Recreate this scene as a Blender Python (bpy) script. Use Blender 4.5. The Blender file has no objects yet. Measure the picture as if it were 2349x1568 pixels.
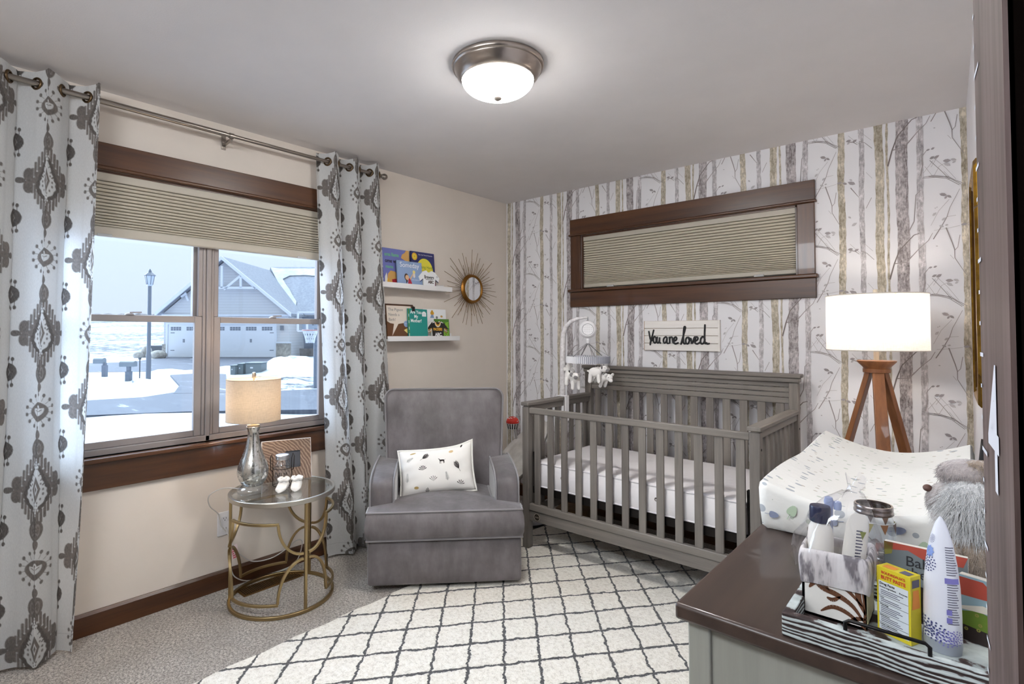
import bpy, math, random
import numpy as np
from mathutils import Matrix, Vector
random.seed(7); rng = np.random.default_rng(7)
PI = math.pi
scene = bpy.context.scene
COL = scene.collection

# ------------------------------------------------------------------ camera
W_, H_ = 2349, 1568
F_ = 1229.68                                   # focal length in pixels
cam_d = bpy.data.cameras.new('camera'); cam_d.sensor_width = 36.0; cam_d.sensor_fit = 'HORIZONTAL'
cam_d.lens = F_ * 36.0 / W_; cam_d.shift_x = 58.63 / W_; cam_d.shift_y = -49.51 / W_
cam_d.clip_start = 0.01; cam_d.clip_end = 2000
cam = bpy.data.objects.new('camera', cam_d); COL.objects.link(cam)
hd, pt, rl = 0.73351469, 0.02517451, -0.00057307
fw = Vector((-math.sin(hd) * math.cos(pt), math.cos(hd) * math.cos(pt), math.sin(pt)))
rt = Vector((math.cos(hd), math.sin(hd), 0)); upv = rt.cross(fw)
rt2 = rt * math.cos(rl) + upv * math.sin(rl); up2 = upv * math.cos(rl) - rt * math.sin(rl)
CAM = Vector((2.92709, -3.50634, 1.32905))
M = Matrix.Identity(4)
for i in range(3):
    M[i][0], M[i][1], M[i][2], M[i][3] = rt2[i], up2[i], -fw[i], CAM[i]
cam.matrix_world = M
scene.camera = cam

# ------------------------------------------------------------------ view, sky, daylight
scene.view_settings.view_transform = 'Standard'; scene.view_settings.look = 'None'
scene.view_settings.exposure = 0.58; scene.view_settings.gamma = 1.0
scene.view_settings.use_curve_mapping = False
SKY_COL, SKY_STR = (0.72, 0.82, 1.0), 0.86
world = bpy.data.worlds.new('overcast_sky'); scene.world = world; world.use_nodes = True
wn = world.node_tree.nodes; wl = world.node_tree.links
bg = wn['Background']; bg.inputs['Strength'].default_value = SKY_STR
_tc = wn.new('ShaderNodeTexCoord'); _sx = wn.new('ShaderNodeSeparateXYZ'); _rp = wn.new('ShaderNodeValToRGB')
wl.new(_tc.outputs['Generated'], _sx.inputs[0]); wl.new(_sx.outputs['Z'], _rp.inputs[0])
_rp.color_ramp.elements[0].position = 0.0; _rp.color_ramp.elements[0].color = (0.60, 0.69, 0.98, 1)
_rp.color_ramp.elements[1].position = 0.35; _rp.color_ramp.elements[1].color = (0.74, 0.90, 1.0, 1)
wl.new(_rp.outputs[0], bg.inputs['Color'])
sun_d = bpy.data.lights.new('hazy_sun', 'SUN'); sun_d.energy = 8.5; sun_d.angle = math.radians(75); sun_d.color = (0.62, 0.78, 1.0)
sun = bpy.data.objects.new('hazy_sun', sun_d); COL.objects.link(sun)
sun.rotation_euler = Vector((0.80, 0.04, -0.56)).to_track_quat('-Z', 'Y').to_euler()   # travels into the room
CEIL_LAMP, FLOOR_LAMP, TABLE_LAMP, ROOM_FILL = 118.0, 80.0, 85.0, 112.0
fill_d = bpy.data.lights.new('behind_camera_fill', 'AREA'); fill_d.energy = ROOM_FILL; fill_d.size = 1.6; fill_d.color = (0.88, 0.94, 1.0)  # unseen soft fill, added behind the camera to brighten the room
fill_light = bpy.data.objects.new('behind_camera_fill', fill_d); COL.objects.link(fill_light)
fill_light.location = (1.9, -4.1, 2.38); fill_light.rotation_euler = (math.radians(48), 0, 0)

# ------------------------------------------------------------------ materials
MATS = {}
def lin(c):
    out = []
    for v in c[:3]:
        v = v / 255.0
        out.append(v / 12.92 if v <= 0.04045 else ((v + 0.055) / 1.055) ** 2.4)
    return (*out, 1.0)
def P(name, c, rough=0.55, metal=0.0, **k):
    m = bpy.data.materials.new(name); m.use_nodes = True
    b = m.node_tree.nodes['Principled BSDF']
    b.inputs['Base Color'].default_value = lin(c); b.inputs['Roughness'].default_value = rough; b.inputs['Metallic'].default_value = metal
    for kk, v in k.items(): b.inputs[kk.replace('_', ' ')].default_value = v
    MATS[name] = m
    return m
class NT:
    """small helper around a material's node tree"""
    def __init__(s, m): s.n = m.node_tree.nodes; s.l = m.node_tree.links; s.b = s.n.get('Principled BSDF')
    def node(s, t, **k):
        x = s.n.new(t)
        for kk, v in k.items(): setattr(x, kk, v)
        return x
    def inp(s, a, v):
        if hasattr(v, 'is_linked') or hasattr(v, 'links'): s.l.new(v, a)
        else: a.default_value = v
    def math(s, op, a, b=None, c=None, clamp=False):
        x = s.n.new('ShaderNodeMath'); x.operation = op; x.use_clamp = clamp; s.inp(x.inputs[0], a)
        if b is not None: s.inp(x.inputs[1], b)
        if c is not None: s.inp(x.inputs[2], c)
        return x.outputs[0]
    def mix(s, f, a, b):
        x = s.n.new('ShaderNodeMix'); x.data_type = 'RGBA'; s.inp(x.inputs[0], f); s.inp(x.inputs[6], a); s.inp(x.inputs[7], b)
        return x.outputs[2]
    def coord(s, scale=(1, 1, 1), rot=(0, 0, 0), loc=(0, 0, 0)):
        t = s.n.new('ShaderNodeTexCoord'); mp = s.n.new('ShaderNodeMapping')
        mp.inputs['Scale'].default_value = scale; mp.inputs['Rotation'].default_value = rot; mp.inputs['Location'].default_value = loc
        s.l.new(t.outputs['Object'], mp.inputs[0]); return mp.outputs[0]
    def noise(s, vec, scale, detail=4, rough=0.55, out=0):
        x = s.n.new('ShaderNodeTexNoise'); x.inputs['Scale'].default_value = scale; x.inputs['Detail'].default_value = detail; x.inputs['Roughness'].default_value = rough
        if vec is not None: s.l.new(vec, x.inputs['Vector'])
        return x.outputs[out]
    def ramp(s, f, *stops):
        x = s.n.new('ShaderNodeValToRGB'); e = x.color_ramp.elements
        while len(e) > 1: e.remove(e[-1])
        e[0].position = stops[0][0]; e[0].color = stops[0][1]
        for p, c in stops[1:]:
            q = e.new(p); q.color = c
        s.l.new(f, x.inputs[0]); return x.outputs[0]
    def bump(s, h, strength=0.3, dist=0.01):
        x = s.n.new('ShaderNodeBump'); x.inputs['Strength'].default_value = strength; x.inputs['Distance'].default_value = dist
        s.l.new(h, x.inputs['Height']); s.l.new(x.outputs[0], s.b.inputs['Normal'])
def noisy(name, c1, c2, scale=8, rough=0.6, bump=0.0, bscale=None, lo=0.35, hi=0.65, stretch=(1, 1, 1), metal=0.0, bdist=0.004, **k):
    m = P(name, c1, rough, metal, **k); t = NT(m); v = t.coord(stretch)
    t.l.new(t.ramp(t.noise(v, scale), (lo, lin(c1)), (hi, lin(c2))), t.b.inputs['Base Color'])
    if bump: t.bump(t.noise(v, bscale or scale * 4), bump, bdist)
    return m
def wood(name, c1, c2, axis, rough=0.45, scale=1.0, bump=0.15, **k):
    """straight grain running along axis"""
    st = [38 * scale] * 3; st['xyz'.index(axis)] = 2.2 * scale
    m = P(name, c1, rough, 0, **k); t = NT(m); v = t.coord(st)
    n1 = t.noise(v, 1.0, 6, 0.65); n2 = t.noise(t.coord([s * 0.3 for s in st], loc=(3, 5, 7)), 1.0, 3)
    f = t.math('ADD', t.math('MULTIPLY', n1, 0.6), t.math('MULTIPLY', n2, 0.4))
    t.l.new(t.ramp(f, (0.34, lin(c1)), (0.66, lin(c2))), t.b.inputs['Base Color'])
    if bump: t.bump(n1, bump, 0.002)
    return m
def fabric_translucent(name, c, trans, attr=None, weave=900, rough=0.9):
    m = P(name, c, rough); t = NT(m); out = t.n['Material Output']
    tr = t.node('ShaderNodeBsdfTranslucent'); mx = t.node('ShaderNodeMixShader'); mx.inputs[0].default_value = trans
    t.l.new(t.b.outputs[0], mx.inputs[1]); t.l.new(tr.outputs[0], mx.inputs[2]); t.l.new(mx.outputs[0], out.inputs[0])
    if attr:
        a = t.node('ShaderNodeAttribute', attribute_name=attr)
        n = t.noise(t.coord((60, 60, 9)), 12, 3); k = t.mix(0.16, a.outputs['Color'], t.ramp(n, (0.3, (0.25, 0.25, 0.25, 1)), (0.7, (0.95, 0.95, 0.95, 1))))
        t.l.new(k, t.b.inputs['Base Color']); t.l.new(k, tr.inputs['Color'])
    else:
        wv = t.noise(t.coord((weave * 0.04, weave * 0.04, weave)), 1.0, 2); wv2 = t.noise(t.coord((weave, weave, weave * 0.06)), 1.0, 2)
        f = t.math('MULTIPLY', t.math('ADD', wv, wv2), 0.5)
        k = t.ramp(f, (0.35, lin([x * 0.86 for x in c])), (0.65, lin(c)))
        t.l.new(k, t.b.inputs['Base Color']); t.l.new(k, tr.inputs['Color'])
    return m
def thin_glass(name, tint=(1, 1, 1), base=0.04, edge=0.35, rough=0.02):
    m = P(name, (255, 255, 255)); t = NT(m); out = t.n['Material Output']; t.n.remove(t.b)
    tr = t.node('ShaderNodeBsdfTransparent'); tr.inputs[0].default_value = (*tint, 1)
    gl = t.node('ShaderNodeBsdfGlossy'); gl.inputs['Roughness'].default_value = rough; gl.inputs['Color'].default_value = (1, 1, 1, 1)
    lw = t.node('ShaderNodeLayerWeight'); lw.inputs[0].default_value = 0.35
    f = t.math('MULTIPLY_ADD', t.math('POWER', lw.outputs['Facing'], 2.5), edge, base)
    mx = t.node('ShaderNodeMixShader'); t.l.new(f, mx.inputs[0]); t.l.new(tr.outputs[0], mx.inputs[1]); t.l.new(gl.outputs[0], mx.inputs[2])
    t.l.new(mx.outputs[0], out.inputs[0]); return m
def emit(name, col, strength):
    m = P(name, (255, 255, 255)); b = NT(m).b
    b.inputs['Base Color'].default_value = (0.8, 0.8, 0.8, 1); b.inputs['Emission Color'].default_value = (*col, 1); b.inputs['Emission Strength'].default_value = strength
    return m

# ------------------------------------------------------------------ mesh building
class MB:
    def __init__(s): s.v = []; s.f = []; s.fm = []; s.fs = []; s.ms = []
    def mi(s, m):
        if m not in s.ms: s.ms.append(m)
        return s.ms.index(m)
    def add(s, vs, fs, mat, smooth=False, M=None):
        o = len(s.v); k = s.mi(mat)
        s.v += [tuple(M @ Vector(p)) if M is not None else tuple(p) for p in vs]
        for f in fs:
            s.f.append([i + o for i in f]); s.fm.append(k); s.fs.append(smooth)
        return s
    def box(s, x0, x1, y0, y1, z0, z1, mat, M=None):
        vs = [(x, y, z) for z in (z0, z1) for y in (y0, y1) for x in (x0, x1)]
        return s.add(vs, [(0, 2, 3, 1), (4, 5, 7, 6), (0, 1, 5, 4), (2, 6, 7, 3), (0, 4, 6, 2), (1, 3, 7, 5)], mat, False, M)
    def bar(s, a, b, w, h, mat, up=(0, 0, 1)):
        """rectangular bar from a to b, w across, h along up"""
        a, b = Vector(a), Vector(b); d = (b - a).normalized(); u = Vector(up); r = d.cross(u).normalized(); u = r.cross(d)
        vs = [p + r * (w / 2 * i) + u * (h / 2 * j) for p in (a, b) for i, j in ((-1, -1), (1, -1), (1, 1), (-1, 1))]
        return s.add(vs, [(0, 1, 2, 3), (7, 6, 5, 4), (0, 4, 5, 1), (1, 5, 6, 2), (2, 6, 7, 3), (3, 7, 4, 0)], mat)
    def tube(s, pts, r, mat, n=10, closed=False, flat=None, up=None, cap=True, smooth=True):
        pts = [Vector(p) for p in pts]; N = len(pts); rs = r if hasattr(r, '__len__') else [r] * N
        vs, fs = [], []; prev = None
        for i, p in enumerate(pts):
            if closed: d = pts[(i + 1) % N] - pts[i - 1]
            else: d = pts[min(i + 1, N - 1)] - pts[max(i - 1, 0)]
            d.normalize()
            if up is not None: a = d.cross(Vector(up)).normalized()
            elif prev is None:
                a = d.cross(Vector((0, 0, 1)))
                if a.length < 0.1: a = d.cross(Vector((1, 0, 0)))
                a.normalize()
            else: a = (prev - d * prev.dot(d)).normalized()
            prev = a; b = a.cross(d)
            if flat:   # rectangular section (width, height)
                for i2, j2 in ((-1, -1), (1, -1), (1, 1), (-1, 1)): vs.append(p + a * (flat[0] / 2 * i2) + b * (flat[1] / 2 * j2))
            else:
                for k in range(n):
                    t = 2 * PI * k / n; vs.append(p + (a * math.cos(t) + b * math.sin(t)) * rs[i])
        m = 4 if flat else n
        for i in range(N if closed else N - 1):
            j = (i + 1) % N
            for k in range(m): fs.append((i * m + k, i * m + (k + 1) % m, j * m + (k + 1) % m, j * m + k))
        if not closed and cap: fs += [tuple(range(m))[::-1], tuple((N - 1) * m + k for k in range(m))]
        return s.add(vs, fs, mat, smooth and not flat)
    def lathe(s, prof, mat, n=32, M=None, smooth=True, cap=True, sx=1.0, sy=1.0):
        vs = [(r * math.cos(2 * PI * k / n) * sx, r * math.sin(2 * PI * k / n) * sy, z) for r, z in prof for k in range(n)]
        fs = [(i * n + k, i * n + (k + 1) % n, (i + 1) * n + (k + 1) % n, (i + 1) * n + k) for i in range(len(prof) - 1) for k in range(n)]
        if cap:
            if prof[0][0] > 1e-5: fs.append(tuple(range(n))[::-1])
            if prof[-1][0] > 1e-5: fs.append(tuple((len(prof) - 1) * n + k for k in range(n)))
        return s.add(vs, fs, mat, smooth, M)
    def ball(s, c, r, mat, M=None, n=16):
        r = r if hasattr(r, '__len__') else (r, r, r)
        MM = Matrix.Translation(c) @ (M or Matrix.Identity(4)) @ Matrix.Diagonal((*r, 1))
        return s.lathe([(math.sin(PI * i / (n // 2)) if 0 < i < n // 2 else 0.0005, -math.cos(PI * i / (n // 2))) for i in range(n // 2 + 1)], mat, n, MM)
    def poly(s, pts, mat): return s.add(pts, [tuple(range(len(pts)))], mat)
    def prism(s, pts, z0, z1, mat, M=None, smooth=False):
        n = len(pts); vs = [(x, y, z0) for x, y in pts] + [(x, y, z1) for x, y in pts]
        return s.add(vs, [tuple(range(n))[::-1], tuple(range(n, 2 * n))] + [(k, (k + 1) % n, n + (k + 1) % n, n + k) for k in range(n)], mat, smooth, M)
    def grid(s, P_, mat, smooth=True, M=None, closed=False):
        """P_ : rows of points"""
        nr, nc = len(P_), len(P_[0]); vs = [p for r in P_ for p in r]
        fs = [(i * nc + j, i * nc + (j + 1) % nc, (i + 1) * nc + (j + 1) % nc, (i + 1) * nc + j) for i in range(nr - 1) for j in range(nc if closed else nc - 1)]
        return s.add(vs, fs, mat, smooth, M)
    def text(s, body, size, mat, M, align='LEFT', sx=1.0, bold=0.0, spacing=1.0):
        cu = bpy.data.curves.new('t', 'FONT'); cu.body = body; cu.size = size; cu.align_x = align; cu.resolution_u = 3; cu.offset = bold; cu.space_line = spacing
        o = bpy.data.objects.new('t', cu); COL.objects.link(o)
        dg = bpy.context.evaluated_depsgraph_get(); me = bpy.data.meshes.new_from_object(o.evaluated_get(dg))
        s.add([(v.co.x * sx, v.co.y, 0) for v in me.vertices], [tuple(p.vertices) for p in me.polygons], mat, False, M)
        bpy.data.objects.remove(o); bpy.data.curves.remove(cu); bpy.data.meshes.remove(me)
        return s
RM = {}
def mats_of(mb): return [MATS[m] if isinstance(m, str) else m for m in mb.ms]
def build(name, mb, parent=None, bevel=0, seg=2, sub=0, label=None, cat=None, group=None, kind=None, local=False, angle=35, base=None):
    me = bpy.data.meshes.new(name); o = bpy.data.objects.new(name, me); COL.objects.link(o)
    V = np.array(mb.v, dtype=float)
    if parent is not None:
        o.parent = parent; RM[o.name] = RM[parent.name]
        if not local:
            inv = np.array(RM[parent.name].inverted()); V = V @ inv[:3, :3].T + inv[:3, 3]
    else:
        if base is None and not local: base = ((V[:, 0].min() + V[:, 0].max()) / 2, (V[:, 1].min() + V[:, 1].max()) / 2, V[:, 2].min())
        if base is not None: V = V - np.array(base); o.location = base
        RM[o.name] = Matrix.Translation(o.location)
    me.from_pydata([tuple(p) for p in V], [], mb.f)
    for m in mats_of(mb): me.materials.append(m)
    me.polygons.foreach_set('material_index', mb.fm); me.polygons.foreach_set('use_smooth', mb.fs)
    me.update(); me.validate()
    if any(mb.fs): me.set_sharp_from_angle(angle=math.radians(angle + 15))
    if bevel:
        md = o.modifiers.new('bevel', 'BEVEL'); md.width = bevel; md.segments = seg; md.limit_method = 'ANGLE'; md.angle_limit = math.radians(40); md.harden_normals = False
        me.polygons.foreach_set('use_smooth', [True] * len(mb.f)); me.set_sharp_from_angle(angle=math.radians(50))
    if sub:
        md = o.modifiers.new('subdivision', 'SUBSURF'); md.levels = sub; md.render_levels = sub
    return tag(o, label, cat, group, kind)
def tag(o, label=None, cat=None, group=None, kind=None):
    for k, v in (('label', label), ('category', cat), ('group', group), ('kind', kind)):
        if v: o[k] = v
    return o
def thing(name, loc, label, cat, group=None, rot=None, kind=None):
    o = bpy.data.objects.new(name, None); COL.objects.link(o); o.empty_display_size = 0.05
    o.location = loc; m = Matrix.Translation(loc)
    if rot is not None:
        o.rotation_euler = rot.to_euler() if hasattr(rot, 'to_euler') else rot; m = m @ (rot.to_4x4() if hasattr(rot, 'to_4x4') and not hasattr(rot, 'order') else o.rotation_euler.to_matrix().to_4x4())
    RM[o.name] = m
    return tag(o, label, cat, group, kind)
def copy_tree(o, parent=None):
    c = o.copy(); COL.objects.link(c)
    if parent is not None: c.parent = parent
    for ch in list(o.children): copy_tree(ch, c)
    return c
def smooth_path(pts, k=6):
    pts = [Vector(p) for p in pts]; out = []
    for i in range(len(pts) - 1):
        p0, p1, p2, p3 = pts[max(i - 1, 0)], pts[i], pts[i + 1], pts[min(i + 2, len(pts) - 1)]
        for j in range(k):
            q = j / k; out.append(.5 * (2 * p1 + (p2 - p0) * q + (2 * p0 - 5 * p1 + 4 * p2 - p3) * q * q + (3 * p1 - p0 - 3 * p2 + p3) * q ** 3))
    return out + [pts[-1]]
def T(x, y, z): return Matrix.Translation((x, y, z))
def frame(o, xa, ya):
    """matrix with local x along xa, local y along ya, z = x cross y, at o"""
    xa = Vector(xa).normalized(); za = xa.cross(Vector(ya)).normalized(); ya = za.cross(xa)
    m = Matrix.Identity(4)
    for i in range(3): m[i][0], m[i][1], m[i][2], m[i][3] = xa[i], ya[i], za[i], o[i]
    return m
def rrect(w, h, r, n=5, cx=0, cy=0):
    pts = []
    for sx, sy, a0 in ((1, 1, 0), (-1, 1, 90), (-1, -1, 180), (1, -1, 270)):
        for k in range(n + 1):
            a = math.radians(a0 + 90 * k / n); pts.append((cx + sx * (w / 2 - r) + r * math.cos(a), cy + sy * (h / 2 - r) + r * math.sin(a)))
    return pts
def cushion(nx, ny, w, d, h, edge=0.35, sag=0.0, pw=0.45):
    """soft pillow-like closed shape as two grids; returns (top, bottom) rows"""
    top, bot = [], []
    for j in range(ny + 1):
        rt_, rb_ = [], []
        for i in range(nx + 1):
            u, v = 2 * i / nx - 1, 2 * j / ny - 1
            e = max(0.0, (1 - abs(u) ** 4)) ** pw * max(0.0, (1 - abs(v) ** 4)) ** pw
            x, y = u * w / 2, v * d / 2
            rt_.append((x, y, h / 2 * e)); rb_.append((x, y, -h / 2 * e))
        top.append(rt_); bot.append(rb_)
    return top, bot
# ================================================================== MATERIALS OF THE ROOM
noisy('wall_paint', (224, 213, 202), (220, 209, 198), 3, 0.75, 0.12, 180, bdist=0.001)
noisy('papered_wall', (234, 232, 234), (230, 228, 231), 2, 0.8)
noisy('ceiling_paint', (224, 220, 220), (220, 216, 216), 3, 0.85, 0.25, 160, bdist=0.0015)
noisy('side_wall_paint', (226, 223, 226), (222, 219, 222), 3, 0.8)
m = P('carpet', (150, 140, 130), 0.95, Sheen_Weight=0.3); t = NT(m); v = t.coord()
n1 = t.noise(v, 95, 4, 0.75); n2 = t.noise(v, 260, 2, 0.6); n3 = t.noise(v, 5, 4, 0.6)
f = t.math('ADD', t.math('MULTIPLY', n1, 0.62), t.math('MULTIPLY', n2, 0.38))
c = t.ramp(f, (0.38, lin((70, 62, 56))), (0.46, lin((132, 122, 112))), (0.54, lin((188, 179, 168))), (0.64, lin((222, 215, 206))))
c2 = t.mix(t.math('MULTIPLY', t.math('SUBTRACT', n3, 0.42, clamp=True), 1.6, clamp=True), c, lin((120, 108, 97)))
t.l.new(c2, t.b.inputs['Base Color']); t.bump(f, 0.9, 0.012)
wood('trim_x', (56, 31, 17), (92, 56, 30), 'x', 0.33, 0.8, Coat_Weight=0.25)
wood('trim_y', (56, 31, 17), (92, 56, 30), 'y', 0.33, 0.8, Coat_Weight=0.25)
wood('trim_z', (56, 31, 17), (92, 56, 30), 'z', 0.33, 0.8, Coat_Weight=0.25)
P('vinyl_taupe', (152, 143, 140), 0.42); P('vinyl_dark', (62, 60, 64), 0.5)
thin_glass('window_glass', (0.97, 0.985, 1.0), 0.03, 0.25)
P('shade_fabric', (192, 183, 167), .85); P('shade_rail', (182, 174, 160), 0.5); P('clear_plastic', (225, 225, 225), 0.2, 0, Alpha=0.55)
P('dark_gap', (16, 12, 10), 0.9)

RX = 2.9335; YF = -4.3; H = 2.44
WY0, WY1, WZ0, WZ1 = -3.10, -1.685, 0.775, 2.078      # big window opening in the left wall
AX0, AX1, AZ0, AZ1 = 0.742, 2.197, 1.668, 2.076        # small window opening in the back wall

# ================================================================== SHELL
b = MB(); b.box(-0.16, 3.2, YF, 0.16, -0.12, 0.0, 'carpet'); build('floor', b, kind='structure', base=(0, 0, 0))
b = MB(); b.box(-0.16, 3.2, YF, 0.16, H, H + 0.12, 'ceiling_paint'); build('ceiling', b, kind='structure', base=(0, 0, H))
b = MB()
for y0, y1, z0, z1 in ((YF, WY0, 0, H), (WY1, 0.16, 0, H), (WY0, WY1, 0, WZ0), (WY0, WY1, WZ1, H)): b.box(-0.16, 0, y0, y1, z0, z1, 'wall_paint')
build('wall_left', b, kind='structure', base=(0, 0, 0))
b = MB()
for x0, x1, z0, z1 in ((0, AX0, 0, H), (AX1, 3.2, 0, H), (AX0, AX1, 0, AZ0), (AX0, AX1, AZ1, H)): b.box(x0, x1, 0, 0.16, z0, z1, 'papered_wall')
wall_back = build('wall_back', b, kind='structure', base=(0, 0, 0))
def wall_x(y): return RX - 0.0242 * y          # the side wall runs a degree out of square
b = MB(); b.prism([(RX, 0), (wall_x(-2.905), -2.905), (3.2, -2.905), (3.2, 0)], 0, H, 'side_wall_paint'); build('wall_right', b, kind='structure', base=(RX, 0, 0))
b = MB(); b.box(-0.16, 3.2, YF - 0.12, YF, 0, H, 'wall_paint'); build('wall_front', b, kind='structure', base=(0, YF, 0))
P('shaded_door', (10, 7, 6), 0.9, Specular_IOR_Level=0.0)  # dark wood, with the shadow beside the camera put into its colour
b = MB(); b.box(2.9495, 3.2, YF, -2.905, 0, H, 'shaded_door'); build('door_1', b, kind='structure', base=(2.95, -3.6, 0))

def baseboard(name, pts, hgt=0.098, th=0.014, mat='trim_y'):
    b = MB(); b.box(*pts[0], *pts[1], 0, hgt - 0.012, mat)
    (x0, x1), (y0, y1) = pts
    if mat == 'trim_y': b.add([(x0, y0, hgt - .012), (x1, y0, hgt - .012), (x0 + .006, y0, hgt), (x0, y0, hgt), (x0, y1, hgt - .012), (x1, y1, hgt - .012), (x0 + .006, y1, hgt), (x0, y1, hgt)], [(0, 1, 2, 3), (7, 6, 5, 4), (1, 5, 6, 2), (2, 6, 7, 3)], mat)
    else: b.add([(x0, y1, hgt - .012), (x0, y0, hgt - .012), (x0, y1 - .006, hgt), (x0, y1, hgt), (x1, y1, hgt - .012), (x1, y0, hgt - .012), (x1, y1 - .006, hgt), (x1, y1, hgt)], [(0, 1, 2, 3), (7, 6, 5, 4), (1, 5, 6, 2), (2, 6, 7, 3)], mat)
    build(name, b, kind='structure')
baseboard('baseboard_left', ((0, 0.015), (YF, -0.02)))
baseboard('baseboard_back', ((0.02, RX), (-0.015, 0)), mat='trim_x')

# ================================================================== WALLPAPER PRINT (birch trunks)
def bark(name, c1, c2, c3):
    m = P(name, c1, 0.85); t = NT(m)
    n1 = t.noise(t.coord((95, 1, 48)), 1.0, 4, 0.65); n2 = t.noise(t.coord((16, 1, 9)), 1.0, 4, .6); n3 = t.noise(t.coord((150, 1, 26), loc=(4, 0, 9)), 1.0, 3, 0.6)
    f = t.math('ADD', t.math('MULTIPLY', n1, 0.40), t.math('ADD', t.math('MULTIPLY', n2, 0.36), t.math('MULTIPLY', n3, 0.24)))
    t.l.new(t.ramp(f, (0.36, lin(c3)), (0.44, lin(c2)), (0.52, lin(c1)), (0.60, lin([min(236, x * 1.2) for x in c1]))), t.b.inputs['Base Color'])
bark('bark_olive', (188, 179, 164), (158, 148, 130), (104, 94, 80))
bark('bark_grey', (196, 191, 193), (166, 161, 163), (116, 111, 113))
bark('bark_dark', (176, 169, 170), (130, 122, 122), (78, 72, 71))
P('twig_dark', (122, 112, 110), 0.85); P('twig_mid', (152, 144, 143), 0.85); P('twig_pale', (182, 176, 176), 0.85); P('leaf_print', (158, 151, 153), 0.85); P('leaf_pale', (190, 186, 188), 0.85)
BR = [(4,[(-126,-214),(-93,-152),(-72,-108),(-60,-63),(-22,23)]),(2,[(-72,-108),(-38,-105)]),(2,[(-134,-144),(-103,-74),(-62,-22)]),(2,[(-80,121),(-55,81)]),(2,[(-63,-299),(-49,-321)]),(2,[(-120,-399),(-74,-459),(-35,-524)]),(2,[(-129,-446),(-108,-407)]),(2,[(95,101),(137,51)]),(2,[(113,-119),(139,-156)]),(2,[(350,-173),(377,-135),(391,-114)]),(2,[(358,-138),(390,-199),(414,-149),(446,-132)]),(2,[(-122,-170),(-70,-166),(-24,-158)]),(2,[(35,-498),(64,-534),(91,-563)]),(2,[(278,-21),(298,9),(283,13)]),(3,[(-160,107),(-118,108),(-78,94),(-52,77),(-17,45)]),(3,[(-139,-492),(-63,-507),(-41,-527),(-3,-554)]),(3,[(-25,-204),(-34,-263),(-46,-278)]),(3,[(86,57),(110,42),(141,5)]),(3,[(110,-313),(121,-289),(135,-259)]),(3,[(347,-197),(399,-201),(440,-215),(462,-234),(488,-257)]),(3,[(377,-111),(422,-175),(451,-220)]),(5,[(-76,-162),(-54,-240),(-46,-275),(-46,-315),(-5,-401)]),(5,[(42,-190),(79,-249)]),(5,[(35,66),(57,58),(77,40)]),(5,[(228,-25),(278,-21),(303,11),(328,42),(366,81),(383,117)]),(5,[(285,-471),(311,-412),(320,-278),(339,-257)]),(5,[(341,-183),(349,-130),(347,-86),(369,-54)]),(7,[(207,-106),(226,-27),(249,43),(309,115),(331,122)])]
LV = [(-99,11,-70,-1,2),(-70,-1,-53,-16,2),(-79,-18,-70,-3,2),(-127,-97,-112,-80,1),(-92,-124,-75,-111,1),(-81,-150,-67,-148,1),(-21,-155,4,-153,2),(26,-167,4,-156,2),(64,-174,29,-156,2),(37,-143,51,-152,1),(24,69,49,72,2),(29,51,43,64,1),(29,-346,42,-358,1),(44,-401,69,-385,1),(-53,-421,-31,-431,1),(-48,-442,-34,-434,1),(-117,-406,-96,-392,2),(-128,-357,-113,-349,2),(364,-59,380,-54,2),(377,-105,396,-94,2),(428,-125,459,-129,2),(432,-138,457,-155,1),(-112,-56,-106,-53,1),(394,50,403,48,1),(392,-357,399,-358,1),(409,-447,427,-456,1),(53,-540,75,-529,2)]
TRUNKS = [(0.0, 0.032, 'bark_olive'), (0.092, 0.024, 'bark_grey'), (0.170, 0.037, 'bark_olive'), (0.205, 0.010, 'bark_olive'), (0.265, 0.051, 'bark_dark'), (0.338, 0.027, 'bark_grey')]
RXW, RZW = 0.511, 0.598
paper = MB()
RECTS = [(0.0, AX0, 0.0, H), (AX1, RX, 0.0, H), (AX0, AX1, 0.0, AZ0), (AX0, AX1, AZ1, H)]
def clip(pts, r):
    for ax, lim, sg in ((0, r[0], 1), (0, r[1], -1), (1, r[2], 1), (1, r[3], -1)):
        out = []
        for i, p in enumerate(pts):
            q = pts[i - 1]; a, c = (q[ax] - lim) * sg, (p[ax] - lim) * sg
            if (a >= 0) != (c >= 0):
                k = a / (a - c); out.append((q[0] + (p[0] - q[0]) * k, q[1] + (p[1] - q[1]) * k))
            if c >= 0: out.append(p)
        pts = out
        if len(pts) < 3: return None
    return pts
def inkpoly(pts, mat, y=-0.0012):
    for r in RECTS:
        q = clip(pts, r)
        if q: paper.poly([(x, y, z) for x, z in q], mat)
def wob(seed, z, amp=0.004):
    return amp * (math.sin(z * 9.1 + seed * 1.7) + 0.6 * math.sin(z * 23.7 + seed * 3.1) + 0.35 * math.sin(z * 61 + seed * 5.3))
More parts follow.
